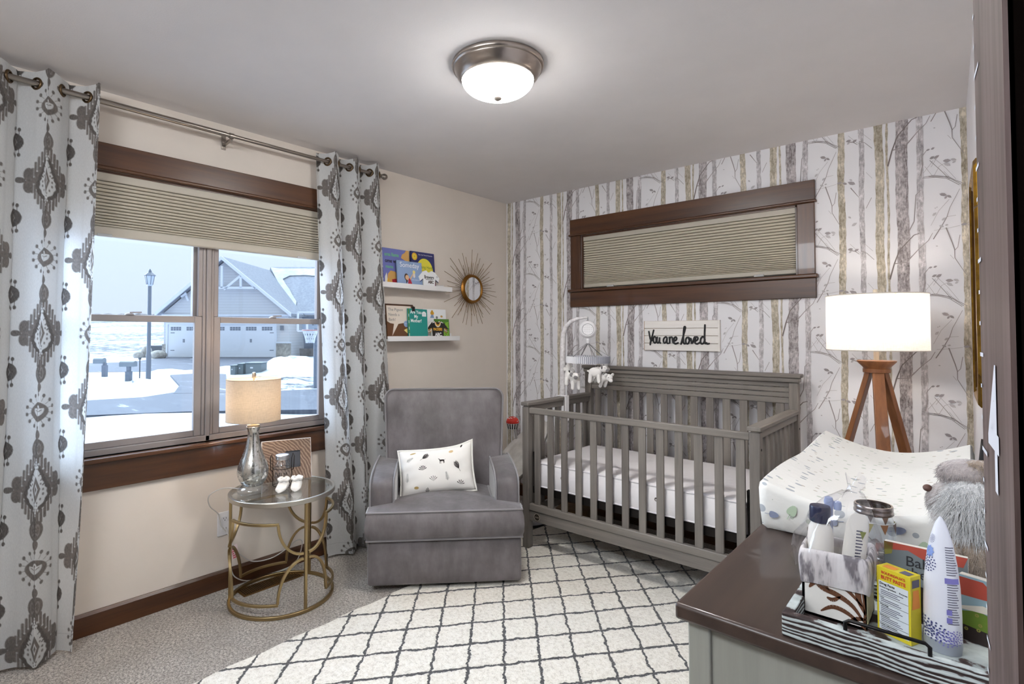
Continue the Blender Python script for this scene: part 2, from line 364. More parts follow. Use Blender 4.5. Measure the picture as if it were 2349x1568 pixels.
for i in range(-1, 7):
    ox = 0.370 + RXW * (i - 0); oz = 2.317 + ((i - 4) % 2) * RZW / 2
    for ti, (dx, w, mat) in enumerate(TRUNKS):
        N = 122; ys = -0.0012 - 0.0002 * ti
        for k in range(N):
            q = []
            for z, side in ((k, -1), (k, 1), (k + 1, 1), (k + 1, -1)):
                zz = z * H / N; ph = zz - oz
                q.append((ox + dx + 0.0022 * math.sin(ph * 2 * PI / RZW + ti * 1.7) + side * (w / 2 * (1 + 0.05 * math.sin(ph * 2 * PI / RZW * 2 + side * 2 + ti))) + side * 0.0012 * math.sin(zz * 240 + side * 3 + ti * 2) , zz))
            inkpoly(q, mat, ys)
    for j in range(-5, 3):
        z0 = oz + j * RZW
        for wi, pl in BR:
            col = {2: 'twig_pale', 3: 'twig_mid', 4: 'twig_mid', 5: 'twig_mid', 7: 'twig_dark'}[wi]
            n = len(pl)
            for k in range(n - 1):
                (xa, za), (xb, zb) = pl[k], pl[k + 1]; L = math.hypot(xb - xa, zb - za)
                nx, nz = -(zb - za) / L, (xb - xa) / L
                up_end = pl[-1][1] > pl[0][1]
                ta = k / (n - 1); tb = (k + 1) / (n - 1)
                wa, wb = (wi * (1.0 - 0.6 * ta) / 2, wi * (1 - 0.6 * tb) / 2) if wi != 3 and wi != 2 else (wi * 0.40, wi * 0.40)
                inkpoly([(ox + (xa + nx * wa) / 1000, z0 + (za + nz * wa) / 1000), (ox + (xa - nx * wa) / 1000, z0 + (za - nz * wa) / 1000), (ox + (xb - nx * wb) / 1000, z0 + (zb - nz * wb) / 1000), (ox + (xb + nx * wb) / 1000, z0 + (zb + nz * wb) / 1000)], col, -0.0028)
        for xa, za, xb, zb, s in LV:
            L = math.hypot(xb - xa, zb - za); dx, dz = (xb - xa) / L, (zb - za) / L; w = L * 0.22 + 1
            inkpoly([(ox + (xa + dx * L * t - dz * w * s_) / 1000, z0 + (za + dz * L * t + dx * w * s_) / 1000) for t, s_ in ((0, 0), (.25, .8), (.6, 1), (1, 0), (.65, -.8), (.3, -.9))], 'leaf_print' if s == 2 else 'leaf_pale', -0.0032)
build('wallpaper_print', paper, wall_back)

# ================================================================== WINDOW CASINGS
def casing(name, wall, a0, a1, z0, z1, side_w, head_h, apron_h, over):
    """craftsman casing: wall 'y' (plane x=0, runs along y) or 'x' (plane y=0, runs along x)"""
    root = thing(name, (0, (a0 + a1) / 2, z0) if wall == 'y' else ((a0 + a1) / 2, 0, z0), None, None, kind='structure')
    def bx(nm, p0, p1, d0, d1, q0, q1, bev=0.003):
        b = MB(); mt = ('trim_' + wall) if (p1 - p0) > (q1 - q0) else 'trim_z'
        if wall == 'y': b.box(d0, d1, p0, p1, q0, q1, mt)
        else: b.box(p0, p1, -d1, -d0, q0, q1, mt)
        return build(nm, b, root, bevel=bev)
    bx('side_casing', a0 - side_w, a0, 0, 0.018, z0, z1); bx('side_casing', a1, a1 + side_w, 0, 0.018, z0, z1)
    bx('casing_bead', a0 - side_w - 0.012, a1 + side_w + 0.012, 0, 0.032, z1, z1 + 0.014, 0.005)
    bx('head_casing', a0 - side_w - over, a1 + side_w + over, 0, 0.022, z1 + 0.014, z1 + head_h)
    bx('sill', a0 - side_w - 0.015, a1 + side_w + 0.015, -0.10, 0.040, z0 - 0.022, z0, 0.006)
    bx('apron', a0 - side_w - over, a1 + side_w + over, 0, 0.020, z0 - 0.022 - apron_h, z0 - 0.022)
    for p0, p1 in ((a0, a0 + 0.012), (a1 - 0.012, a1)): bx('jamb', p0, p1, -0.10, 0, z0, z1, 0)
    bx('jamb', a0, a1, -0.10, 0, z1 - 0.012, z1, 0)
    return root
win1 = casing('window_1', 'y', WY0, WY1, WZ0, WZ1, 0.085, 0.122, 0.122, 0.008)
win2 = casing('window_2', 'x', AX0, AX1, AZ0, AZ1, 0.088, 0.128, 0.113, 0.004)

# big window: two double-hung units
def yb(nm, y0, y1, z0, z1, x0, x1, mt='vinyl_taupe', bev=0.004, par=None):
    b = MB(); b.box(x0, x1, y0, y1, z0, z1, mt); return build(nm, b, par or win1, bevel=bev)
MID = -2.398
yb('frame', WY0 + 0.012, WY1 - 0.012, WZ0, WZ0 + 0.030, -0.10, -0.022); yb('frame', WY0 + .012, WY1 - .012, WZ1 - .045, WZ1 - .012, -0.10, -0.03)
yb('mullion', MID - 0.012, MID + 0.012, WZ0, WZ1 - 0.012, -0.10, -0.022)
for y0, y1 in ((WY0 + 0.012, MID - 0.012), (MID + 0.012, WY1 - 0.012)):
    for s0, s1 in ((y0, y0 + 0.016), (y1 - 0.016, y1)): yb('frame', s0, s1, WZ0 + .03, WZ1 - .045, -0.10, -0.030)
    a0, a1 = y0 + 0.016, y1 - 0.016
    # lower sash sits inside, upper sash further out
    for nm, x0, x1, z0, z1 in (('lower_sash', -0.062, -0.036, WZ0 + 0.030, 1.420), ('upper_sash', -0.098, -0.066, 1.390, WZ1 - 0.045)):
        b = MB(); st = 0.036
        b.box(x0, x1, a0, a0 + st, z0, z1, 'vinyl_taupe'); b.box(x0, x1, a1 - st, a1, z0, z1, 'vinyl_taupe')
        b.box(x0, x1, a0 + st, a1 - st, z0, z0 + 0.032, 'vinyl_taupe'); b.box(x0, x1, a0 + st, a1 - st, z1 - 0.032, z1, 'vinyl_taupe')
        s = build(nm, b, win1, bevel=0.003)
        b = MB(); xm = (x0 + x1) / 2; b.box(xm - .003, xm + .003, a0 + st, a1 - st, z0 + .032, z1 - .032, 'window_glass'); build('pane', b, s)
        if nm == 'lower_sash':
            ym = (a0 + a1) / 2; b = MB(); b.lathe([(0.020, 0), (0.018, .006), (0.008, .010)], 'vinyl_taupe', 20, T(-.046, ym, 1.420)); b.bar((-.046, ym, 1.432), (-.046, ym + .05, 1.434), .012, .006, 'vinyl_taupe'); build('sash_lock', b, s)
    yb('sash_track', a0, a0 + 0.02, 1.421, WZ1 - .045, -0.060, -0.034, 'vinyl_taupe', 0.002); yb('sash_track', a1 - .02, a1, 1.421, WZ1 - .045, -0.060, -0.034, 'vinyl_taupe', 0.002)
# small window behind its shade
b = MB()
for x0, x1, z0, z1 in ((AX0 + .012, AX0 + .05, AZ0, AZ1), (AX1 - .05, AX1 - .012, AZ0, AZ1), (AX0 + .05, AX1 - .05, AZ0, AZ0 + .04), (AX0 + .05, AX1 - .05, AZ1 - .04, AZ1)): b.box(x0, x1, .08, .13, z0, z1, 'vinyl_taupe')
s = build('frame', b, win2, bevel=.003); b = MB(); b.box(AX0 + .05, AX1 - .05, .10, .106, AZ0 + .04, AZ1 - .04, 'window_glass'); build('pane', b, s)

# ================================================================== CELLULAR SHADES
def shade(wall, a0, a1, ztop, zbot, npl, depth, label, rail_h=0.036, bot_h=0.045, gather=0.35):
    root = thing('cellular_shade', (-depth, (a0 + a1) / 2, zbot) if wall == 'y' else ((a0 + a1) / 2, depth, zbot), label, 'window shade', 'pleated window shades')
    def pt(a, d, z): return (-depth + d, a, z) if wall == 'y' else (a, depth - d, z)
    def bx(nm, p0, p1, d0, d1, z0, z1, mt, bev=.003):
        b = MB(); c0, c1 = pt(p0, d0, z0), pt(p1, d1, z1); b.box(min(c0[0], c1[0]), max(c0[0], c1[0]), min(c0[1], c1[1]), max(c0[1], c1[1]), z0, z1, mt); build(nm, b, root, bevel=bev)
    bx('head_rail', a0, a1, -.018, .020, ztop - rail_h, ztop, 'shade_rail'); bx('bottom_rail', a0, a1, -.014, .016, zbot, zbot + bot_h, 'shade_rail', .006)
    zs = [ztop - rail_h]; k = 0; tot = ztop - rail_h - zbot - bot_h
    ws = [1 - gather * (i / npl) ** 1.5 for i in range(npl)]; sm = sum(ws)
    b = MB(); front, back = [], []
    for i in range(npl):
        z1 = zs[-1]; z0 = z1 - tot * ws[i] / sm; zs.append(z0); zm = (z0 + z1) / 2
        if i == 0: front.append((-.003, z1)); back.append((-.006, z1))
        hh = z1 - z0; front += [(.0105, z1 - .16 * hh), (.0150, z1 - .40 * hh), (.0150, z0 + .34 * hh), (.0105, z0 + .10 * hh), (-.003, z0)]; back += [(-.0165, zm), (-.006, z0)]
    for prof in (front, back): b.grid([[pt(a, d, z) for a in (a0 + .004, a1 - .004)] for d, z in prof], 'shade_fabric', smooth=False)
    build('pleats', b, root)
    for a in (a0 + (a1 - a0) * .16, a1 - (a1 - a0) * .14): bx('handle', a - .028, a + .028, .014, .024, zbot - .004, zbot + .010, 'clear_plastic', .002)
shade('y', WY0 + .014, WY1 - .014, WZ1 - .012, 1.776, 14, 0.012, 'half lowered beige pleated shade over the big window with snowy view')
shade('x', AX0 + .006, AX1 - .012, AZ1 - .008, AZ0 + .010, 21, 0.028, 'closed beige pleated shade in the small high window on the birch wall', bot_h=.030, gather=.55)

# ================================================================== RUG
m = P('rug_wool', (232, 226, 214), 0.95, Sheen_Weight=0.35); t = NT(m); v = t.coord()
wv = t.noise(v, 22, 3, 0.6, out=1); wv2 = t.noise(v, 85, 2, 0.5, out=1)
def vm(op, a, bb):
    x = t.n.new('ShaderNodeVectorMath'); x.operation = op
    t.inp(x.inputs[0], a)
    if op == 'SCALE': x.inputs[3].default_value = bb
    else: t.inp(x.inputs[1], bb)
    return x.outputs[0]
d1 = vm('SCALE', vm('SUBTRACT', wv, (.5, .5, .5)), 0.030); d2 = vm('SCALE', vm('SUBTRACT', wv2, (.5, .5, .5)), 0.013)
vv = vm('ADD', vm('ADD', v, d1), d2); sx = t.node('ShaderNodeSeparateXYZ'); t.l.new(vv, sx.inputs[0])
# lattice coordinates: P = i*a + j*b with a=(.0902,.1166), b=(-.1078,.1259)
det = .0902 * .1259 + .1078 * .1166
li = t.math('ADD', t.math('MULTIPLY', sx.outputs[0], .1259 / det), t.math('MULTIPLY', sx.outputs[1], .1078 / det))
lj = t.math('ADD', t.math('MULTIPLY', sx.outputs[0], -.1166 / det), t.math('MULTIPLY', sx.outputs[1], .0902 / det))
def dist0(x): return t.math('ABSOLUTE', t.math('SUBTRACT', t.math('FRACT', t.math('ADD', x, 0.5)), 0.5))
dmin = t.math('MINIMUM', t.math('MULTIPLY', dist0(li), .154), t.math('MULTIPLY', dist0(lj), .135))
pile = t.noise(v, 60, 4, 0.65); pile2 = t.noise(v, 210, 2)
wdt = t.math('MULTIPLY_ADD', t.noise(v, 45, 2), 0.0065, 0.0012)
line = t.math('SUBTRACT', 1.0, t.math('DIVIDE', t.math('SUBTRACT', dmin, wdt), 0.0022, clamp=True), clamp=True)
base = t.ramp(t.math('ADD', t.math('MULTIPLY', pile, .6), t.math('MULTIPLY', pile2, .4)), (0.34, lin((200, 192, 178))), (0.5, lin((233, 227, 215))), (0.68, lin((244, 240, 231))))
t.l.new(t.mix(line, base, lin((66, 64, 64))), t.b.inputs['Base Color'])
hgt = t.math('ADD', t.math('MULTIPLY', pile, 0.7), t.math('ADD', t.math('MULTIPLY', pile2, 0.3), t.math('MULTIPLY', line, -0.9)))
t.bump(hgt, 0.75, 0.010)
b = MB(); x0, x1, y0, y1 = 0.722, 2.42, -3.35, -0.33
ed = [(x0 + .006 * math.sin(k * 1.7), y0 + (y1 - y0) * k / 40) for k in range(41)]; pts = [(x1, y0)] + [(x1, y1)] + ed[::-1]
b.prism(pts, 0.0, 0.013, 'rug_wool')
build('area_rug', b, bevel=.005, base=(0.98472 - 0, -2.5448, 0), label='large ivory shag rug with a dark grey diamond lattice on the carpet', cat='rug')
# ================================================================== CURTAIN ROD
P('brushed_nickel', (150, 142, 134), 0.28, 1.0); P('bronze_ring', (104, 84, 62), 0.35, 1.0)
ROD_X, ROD_Z = 0.10, 2.356
rod = thing('curtain_rod', (ROD_X, -2.4, ROD_Z), 'brushed metal curtain rod with ball end above the big window', 'curtain rod')
b = MB(); b.tube([(ROD_X, -3.72, ROD_Z), (ROD_X, -2.372, ROD_Z)], .0125, 'brushed_nickel', 14); build('outer_tube', b, rod)
b = MB(); b.tube([(ROD_X, -2.40, ROD_Z), (ROD_X, -1.385, ROD_Z)], .0100, 'brushed_nickel', 14); build('inner_tube', b, rod)
b = MB(); b.lathe([(0.0105, 0), (.0125, .004), (.010, .008), (.016, .014), (.0205, .024), (.019, .036), (.010, .046), (.001, .048)], 'brushed_nickel', 20, frame((ROD_X, -1.392, ROD_Z), (0, 0, 1), (1, 0, 0))); build('finial', b, rod)
for yb_ in (-1.415, -2.345, -3.60):
    b = MB(); b.box(0, .006, yb_ - .011, yb_ + .011, ROD_Z - .05, ROD_Z + .03, 'brushed_nickel'); b.bar((0.004, yb_, ROD_Z - .03), (ROD_X, yb_, ROD_Z - .018), .014, .010, 'brushed_nickel')
    b.tube([(ROD_X, yb_ - .011, ROD_Z - .0005), (ROD_X, yb_ + .011, ROD_Z - .0005)], .0148, 'brushed_nickel', 14); b.tube([(ROD_X, yb_, ROD_Z - .016), (ROD_X, yb_, ROD_Z - .032)], .004, 'brushed_nickel', 8)
    build('bracket', b, rod, bevel=.001)

# ================================================================== IKAT PATTERN (fabric u, v in metres -> colour)
def ikat(u, v, v0, dv=0.622, du=0.26):
    """u: fabric width, medallion columns every du with a half drop; v: height, a medallion centre at v0 in column 0"""
    base = np.array(lin((232, 233, 233))[:3]); D = np.array(lin((70, 58, 50))[:3]); G = np.array(lin((112, 102, 95))[:3]); Lg = np.array(lin((142, 136, 131))[:3])
    col = np.broadcast_to(base, u.shape + (3,)).copy()
    ci = np.round(u / du); x = u - ci * du; vv = v - v0 - (np.mod(ci, 2)) * dv / 2
    y = vv - np.round(vv / dv) * dv
    ax = np.abs(x); ay = np.abs(y)
    blot = 0.5 + 0.5 * np.sin(u * 210 + 3 * np.sin(v * 90)) * np.sin(v * 170 + 2.3 * np.sin(u * 110))
    def put(mask, c): col[mask] = c
    def dye(mask, c, a=.78, k=.42): q = np.asarray(c)[None, None] * (a + k * blot[..., None]); col[mask] = q[mask]
    def ell(cx, cy, rx, ry, mirror=True): return ((ax if mirror else x) - cx) ** 2 / rx ** 2 + (y - cy) ** 2 / ry ** 2
    # --- body: lens with hanging tongues
    H0 = 0.150; lens = H0 * np.clip(1 - (ax / 0.088) ** 1.35, 0, 1) ** 0.92
    sw = 0.0118; q = np.floor(ax / sw + 0.5); xs = q * sw; fx = ax - xs
    lq = H0 * np.clip(1 - (xs / 0.088) ** 1.35, 0, 1) ** 0.92
    tongue = lq + 0.010 * np.sqrt(np.clip(1 - (fx / (sw * .5)) ** 2, 0, 1))
    body = ((ay < lens) | (ay < tongue)) & (ax < 0.087)
    dye(body, G)
    gap = body & (np.abs(np.abs(fx) - sw / 2) < 0.0012) & (ay > lens - 0.040) & (ax > 0.012); put(gap, base)
    xe = (np.floor(ax / sw) + .5) * sw; le = H0 * np.clip(1 - (xe / 0.088) ** 1.35, 0, 1) ** 0.92
    put((((ax - xe) / .0030) ** 2 + ((ay - le + .040) / .0036) ** 2 < 1) & (ax > .02) & (ax < .082), base)
    # side lobes and bud
    for cy in (0.024,):
        dye((((ax - 0.083) / .015) ** 2 + ((ay - cy) / .028) ** 2) < 1, G * .95)
    dye((((ax - 0.108) / .016) ** 2 + (y / .0125) ** 2) < 1, G * .72)
    # caps with leaf veins
    for s in (1, -1):
        yc = y * s
        dye((x / .031) ** 2 + ((yc - .160) / .042) ** 2 < 1, G * .88)
        for k in (-1, 1):
            m_ = ((x - k * .013) / .0085) ** 2 + ((yc - .160) / .024) ** 2; put((m_ < 1) & (m_ > .45), Lg); 
        put((ax < .0022) & (np.abs(yc - .158) < .030), D)
        for k in (.148, .162, .174): put((np.abs(yc - k - ax * .8) < .0016) & (ax < .010), D)
        dye((x / (.0125 * np.clip(1.15 - (yc - .216) * 9 * 1, .3, 1.3))) ** 2 + ((yc - .218) / .020) ** 2 < 1, G * .9)
    # dark ring round the white ogee
    prof_up = lambda k, yy: k * np.clip(1 - np.clip(yy + .015, 0, 9) / .108, 0, 1) ** .72
    def ogee(k, kk=0.0):
        up_ = (k + kk) * np.clip(1 - np.clip(y + .015, 0, 9) / (.112 + kk), 0, 1) ** .75
        dn = (k + kk) * np.sqrt(np.clip(1 - ((y + .015) / (.056 + kk)) ** 2, 0, 1))
        return np.where(y > -.015, up_, dn)
    dye((ax < ogee(.041, .013) + .006 * blot) & body, D, .8, .5)
    sc = 1 + .05 * np.sin(np.arctan2(y + .01, ax + 1e-6) * 11)
    white = (ax < ogee(.043) * sc) & (y > -.080)
    put(white, base)
    # scroll hooks: dark bites along the upper flanks
    for yy, r in ((.018, .0060), (.038, .0055), (.058, .0048)):
        xo = float(.043 * (1 - (yy + .015) / .112) ** .75); put(ell(xo + .001, yy, r * .8, r * .55) < 1, D); put(ell(xo - .004, yy - .004, r * .5, r * .45) < 1, D)
    # dots hanging in the white
    for cx, cy, r in ((.030, -.004, .0042), (.030, -.022, .0046), (.021, -.040, .0044), (.008, -.052, .0042), (.022, .020, .0036)): put(ell(cx, cy, r * .8, r * 1.25) < 1, Lg * .8)
    # finials above and below the white shape
    for s, y0 in ((1, .096), (-1, -.078)):
        for cx, cy, r in ((0, 0, .0075), (.0085, -.008 * s, .0062), (0, .013 * s, .0058), (.012, .004 * s, .0045), (0, .024 * s, .004)): put(ell(cx, y0 + cy, r * .8, r) < 1, base)
        put(ell(0, y0 - .002 * s, .0026, .0032) < 1, D); put(ell(.0062, y0 - .015 * s, .0026, .003) < 1, D)
    # grey ogee diamond in the middle
    dm = (ax / .0215) ** 1.25 + (ay / .052) ** .95; dye(dm < 1, G, .85, .3); put((dm > .86) & (dm < 1), G * .6)
    put((ax / .0112 + ay / .0245) < 1, base); put((ax / .0066 + ay / .0150) < 1, G)
    # --- oval face motif between medallions
    y2 = y - np.where(y >= 0, 1, -1) * dv / 2
    ro = (x / .044) ** 2 + ((y2 + .004) / (.036 + .004 * np.cos(ax * 60))) ** 2; dye(ro < 1, G, .72, .4)
    sm = ((x / .028) ** 2 + ((y2 - .004) / .024) ** 2 < 1) & (y2 < .002 + 3.0 * (ax - .004) ** 1) ; put(sm & (y2 < .010), base)
    put((x / .009) ** 2 + ((y2 - .010) / .013) ** 2 < 1, base); put((np.abs(y2 + .004 - .35 * ax) < .0018) & (ax < .020) & (ax > .004), G); put((ax < .0017) & (np.abs(y2 + .002) < .016), G); put((x / .004) ** 2 + ((y2 - .011) / .005) ** 2 < 1, G)
    ang = np.arctan2(y2, x); na = 14; aq = (np.floor(ang / (2 * PI / na)) + .5) * (2 * PI / na)
    px_, py_ = .060 * np.cos(aq), .066 * np.sin(aq); rx_, ry_ = x - px_, y2 - py_
    put((rx_ / .0055) ** 2 + (ry_ / .0078) ** 2 < 1, G * .8); rr = np.hypot(x, y2); put((np.abs(x * np.sin(aq) - y2 * np.cos(aq)) < .0009) & (rr > .04) & (rr < .062) & (x * np.cos(aq) + y2 * np.sin(aq) > 0), G)
    # --- dark suns half way between the columns
    xh = np.mod(u, du) - du / 2; ysun = v - v0 - dv / 4; ysun = ysun - np.round(ysun / (dv / 2)) * dv / 2
    rs = (xh / .031) ** 2 + (ysun / .037) ** 2; dye(rs < 1 + .10 * (blot - .5), D, .55, .5)
    d1 = np.abs(xh) / .0125 + np.abs(ysun) / .0175; put(d1 < 1, Lg); put((np.abs(xh) / .0065 + np.abs(ysun) / .0095) < 1, D)
    for k in (-.017, 0, .017):
        yk = .056 - abs(k) * .25
        put(((xh - k) / .0058) ** 2 + ((np.abs(ysun) - yk) / .0085) ** 2 < 1, D); put((np.abs(xh - k) < .0011) & (np.abs(ysun) < yk) & (np.abs(ysun) > .03), D)
    return col

def curtain(name, label, ph0, half, k0, k1, amp, zc, ybot, spread, nfold=30, ztop=2.405, zbot=0.018, lean=None):
    """folds: front crests where (k even)+.5; rod crossings at y = ph0 + k*half"""
    du2 = 0.13; NU = int((k1 - k0) * du2 / 0.0022); NV = int((ztop - zbot) / 0.0026)
    K = np.linspace(k0, k1, NU); t = np.linspace(0, 1, NV)              # t = 0 at the top
    KK, TT = np.meshgrid(K, t)
    z = ztop - (ztop - zbot) * TT
    y_top = ph0 + KK * half
    soft = TT ** 1.3
    yb_ = ybot(KK)
    y = y_top * (1 - spread(TT)) + yb_ * spread(TT)
    a = amp * (1 - 0.12 * TT) * (1 + 0.25 * soft * np.sin(KK * 1.9 + 0.7))
    sn = np.sin(PI * KK); shp = np.sign(sn) * np.abs(sn) ** 0.8
    x = ROD_X + a * shp * (1 - .25 * soft * np.cos(KK * 2.3)) + soft * 0.022 + 0.006 * np.sin(KK * 7 + TT * 5) * soft
    y = y + 0.012 * np.sin(KK * 2 * PI + 0.5) + 0.010 * soft * np.sin(TT * 6 + KK * 2)
    x = np.maximum(x, 0.045)
    crest = 0.012 * np.clip(sn, 0, 1) * (1 - np.clip(TT * 40, 0, 1)); z = z + crest
    V = np.stack([x, y, z], -1).reshape(-1, 3)
    # printed pattern follows the length of the cloth along the folds (fine samples averaged so the print has soft edges)
    kf = np.linspace(0, 1, 401); sf = np.sin(PI * kf); shf = np.abs(sf) ** 0.8; arc = np.concatenate([[0], np.cumsum(np.hypot(np.diff(kf) * half, np.diff(shf) * amp))]); arc = arc / arc[-1]
    fabu = lambda K_: (np.floor(K_) + np.interp(K_ - np.floor(K_), kf, arc) - 0.5) * du2
    dk, dz_ = (k1 - k0) / NU / 3, (ztop - zbot) / NV / 3
    col = sum(ikat(fabu(KK + i * dk), z + j * dz_, zc) for i in (-1, 0, 1) for j in (-1, 0, 1)) / 9.0
    hem = (z < zbot + 0.07) & (z > zbot + 0.067); col[hem] *= 0.82
    ii = (np.arange(NV - 1)[:, None] * NU + np.arange(NU - 1)[None]).reshape(-1)
    Fq = np.stack([ii, ii + NU, ii + NU + 1, ii + 1], 1)
    # holes for the eyelets
    Fc = V[Fq].mean(1); fk = (KK.reshape(-1))[Fq].mean(1)
    near = np.abs(fk - np.round(fk)) * du2; hole = (near ** 2 + (Fc[:, 2] - ROD_Z) ** 2) < 0.0185 ** 2
    Fq = Fq[~hole]
    root = thing(name, (ROD_X, float(y_top.mean()), 0.0), label, 'curtain', 'pair of patterned grommet curtains')
    inv = np.array(RM[root.name].inverted()); V = V + inv[:3, 3]
    me = bpy.data.meshes.new('fabric_panel'); o = bpy.data.objects.new('fabric_panel', me); COL.objects.link(o); o.parent = root; RM[o.name] = RM[root.name]
    me.vertices.add(len(V)); me.vertices.foreach_set('co', V.reshape(-1))
    me.loops.add(len(Fq) * 4); me.loops.foreach_set('vertex_index', Fq.reshape(-1).astype(np.int32))
    me.polygons.add(len(Fq)); me.polygons.foreach_set('loop_start', np.arange(0, len(Fq) * 4, 4, dtype=np.int32)); me.polygons.foreach_set('loop_total', np.full(len(Fq), 4, dtype=np.int32))
    me.update(calc_edges=True)
    at = me.color_attributes.new('dye', 'FLOAT_COLOR', 'POINT')
    at.data.foreach_set('color', np.concatenate([col.reshape(-1, 3), np.ones((col.shape[0] * col.shape[1], 1))], 1).reshape(-1).astype(np.float32))
    me.polygons.foreach_set('use_smooth', [True] * len(Fq)); me.materials.append(MATS['ikat_cotton'])
    for k in range(math.ceil(k0), math.floor(k1) + 1):
        # ring lies in the cloth: tangent of the fold at the crossing
        d = 1e-3
        tx = amp * PI * math.cos(PI * k); ty = half; L = math.hypot(tx, ty); tan = Vector((tx / L, ty / L, 0))
        c = Vector((ROD_X, ph0 + k * half + 0.012 * math.sin(0.5), ROD_Z))
        b = MB(); n = tan.cross(Vector((0, 0, 1)))
        b.tube([c + (tan * math.cos(q) + Vector((0, 0, 1)) * math.sin(q)) * 0.0215 for q in np.linspace(0, 2 * PI, 28, endpoint=False)], 0.0052, 'bronze_ring', 8, closed=True)
        build('grommet', b, root)
    return root
fabric_translucent('ikat_cotton', (232, 233, 233), 0.48, attr='dye')
sp = lambda T_: np.clip(T_, 0, 1) ** 1.1
# left panel: crossings every 8.5 cm, a front crest at y = -3.09; ends at y = -2.90
curtain('curtain', 'left grey and white ikat curtain, the wide one hanging at the photo edge', -3.132, 0.0850, -5.2, 2.66, 0.046, 1.955,
        lambda K: -3.155 + K * 0.074 + 0.018 * np.sin(K * 1.3), lambda T_: sp(T_))
curtain('curtain', 'right grey and white ikat curtain hanging behind the recliner', -1.790, 0.0750, -0.85, 5.65, 0.046, 2.20 - 0.0,
        lambda K: -1.690 + K * 0.075 + 0.02 * np.sin(K * 1.4), lambda T_: sp(T_))
# ================================================================== CEILING LIGHT
P('satin_nickel', (168, 158, 150), 0.30, 1.0)
lx, ly = 1.498, -1.850
cl = thing('ceiling_light', (lx, ly, H), 'round flush ceiling light with glowing white glass bowl and nickel rim', 'ceiling light')
b = MB(); b.lathe([(.150, 2.440), (.1885, 2.438), (.190, 2.428), (.186, 2.420), (.180, 2.418), (.178, 2.412), (.174, 2.408), (.168, 2.392), (.158, 2.380), (.150, 2.372), (.146, 2.372), (.142, 2.380)], 'satin_nickel', 64, T(lx, ly, 0), cap=False); build('rim', b, cl)
m = emit('lit_bowl', (1.0, 0.985, 0.96), CEIL_LAMP); t = NT(m)   # frosted glass glows most over the bulbs, least at the rim
sxx = t.node('ShaderNodeSeparateXYZ'); t.l.new(t.coord(), sxx.inputs[0]); t.l.new(t.math('MULTIPLY_ADD', t.math('DIVIDE', t.math('SUBTRACT', -.085, sxx.outputs[2]), .05, clamp=True), CEIL_LAMP - 22.0, 22.0), t.b.inputs['Emission Strength'])
prof = [(0.149 * math.cos(a), 2.376 - 0.072 * math.sin(a)) for a in np.linspace(0, PI / 2 - 0.02, 14)] + [(.002, 2.304)]
b = MB(); b.lathe(prof, 'lit_bowl', 48, T(lx, ly, 0), cap=False); build('glass_bowl', b, cl)
b = MB(); b.lathe([(.001, 2.289), (.008, 2.290), (.015, 2.295), (.017, 2.300), (.012, 2.3045), (.004, 2.306)], 'satin_nickel', 24, T(lx, ly, 0)); build('finial', b, cl)

# ================================================================== OUTLET
P('outlet_plastic', (226, 224, 226), 0.35); P('slot_black', (18, 16, 16), 0.6)
o_ = thing('wall_outlet', (0, -2.318, 0.336), 'white double wall outlet under the window behind the glass table', 'outlet')
b = MB(); b.box(0, .006, -2.354, -2.282, .275, .398, 'outlet_plastic'); build('cover_plate', b, o_, bevel=.003)
for zc in (.310, .362):
    b = MB(); b.prism(rrect(.034, .028, .012), 0, .0035, 'outlet_plastic', frame((.006, -2.318, zc), (0, 1, 0), (0, 0, 1)))
    for dy, w in ((-.006, .0012), (.006, .0012)): b.box(.0094, .0100, -2.318 + dy - w, -2.318 + dy + w, zc - .001, zc + .007, 'slot_black')
    b.lathe([(.0025, 0), (.0025, .0006)], 'slot_black', 10, frame((.0094, -2.318, zc - .007), (0, 1, 0), (0, 0, 1))); build('socket', b, o_)

# ================================================================== GLASS-TOP SIDE TABLE
P('gold_metal', (168, 146, 106), 0.34, 1.0); P('champagne_rim', (196, 190, 180), 0.28, 1.0)
thin_glass('table_glass', (0.88, 0.91, 0.92), 0.10, 0.60)
tx, ty, tr_, th_ = 0.301, -2.149, 0.247, 0.5405
tb = thing('side_table', (tx, ty, 0), 'round glass topped side table with gold looping metal frame under the window', 'side table')
def ring(r, z, n=72): return [(tx + r * math.cos(a), ty + r * math.sin(a), z) for a in np.linspace(0, 2 * PI, n, endpoint=False)]
def arcpt(a, z, r=tr_): return (tx + r * math.cos(a), ty + r * math.sin(a), z)
b = MB(); b.tube(ring(tr_, .009), 0, 'gold_metal', closed=True, flat=(.014, .016), up=(0, 0, 1)); build('base_ring', b, tb, bevel=.002)
b = MB(); b.tube(ring(tr_ + .002, th_ - .011), 0, 'champagne_rim', closed=True, flat=(.014, .022), up=(0, 0, 1)); build('top_rim', b, tb, bevel=.002)
b = MB(); b.lathe([(.001, th_ - .007), (tr_ - .005, th_ - .007), (tr_ - .005, th_ - .001), (.001, th_ - .001)], 'table_glass', 64, T(tx, ty, 0)); build('glass_top', b, tb)
post_angles = [math.radians(-2 + k * 120) for k in range(3)]
zc = .272
for a in post_angles:
    b = MB(); b.bar(arcpt(a, .012, tr_ - .002), arcpt(a, th_ - .02, tr_ - .002), .013, .013, 'gold_metal', up=(math.cos(a), math.sin(a), 0)); build('post', b, tb, bevel=.0015)
def flatbar(nm, pts): b = MB(); b.tube(pts, 0, 'gold_metal', flat=(.012, .012), up=(0, 0, 1) if nm == 'rung' else None); build(nm, b, tb, bevel=.001)
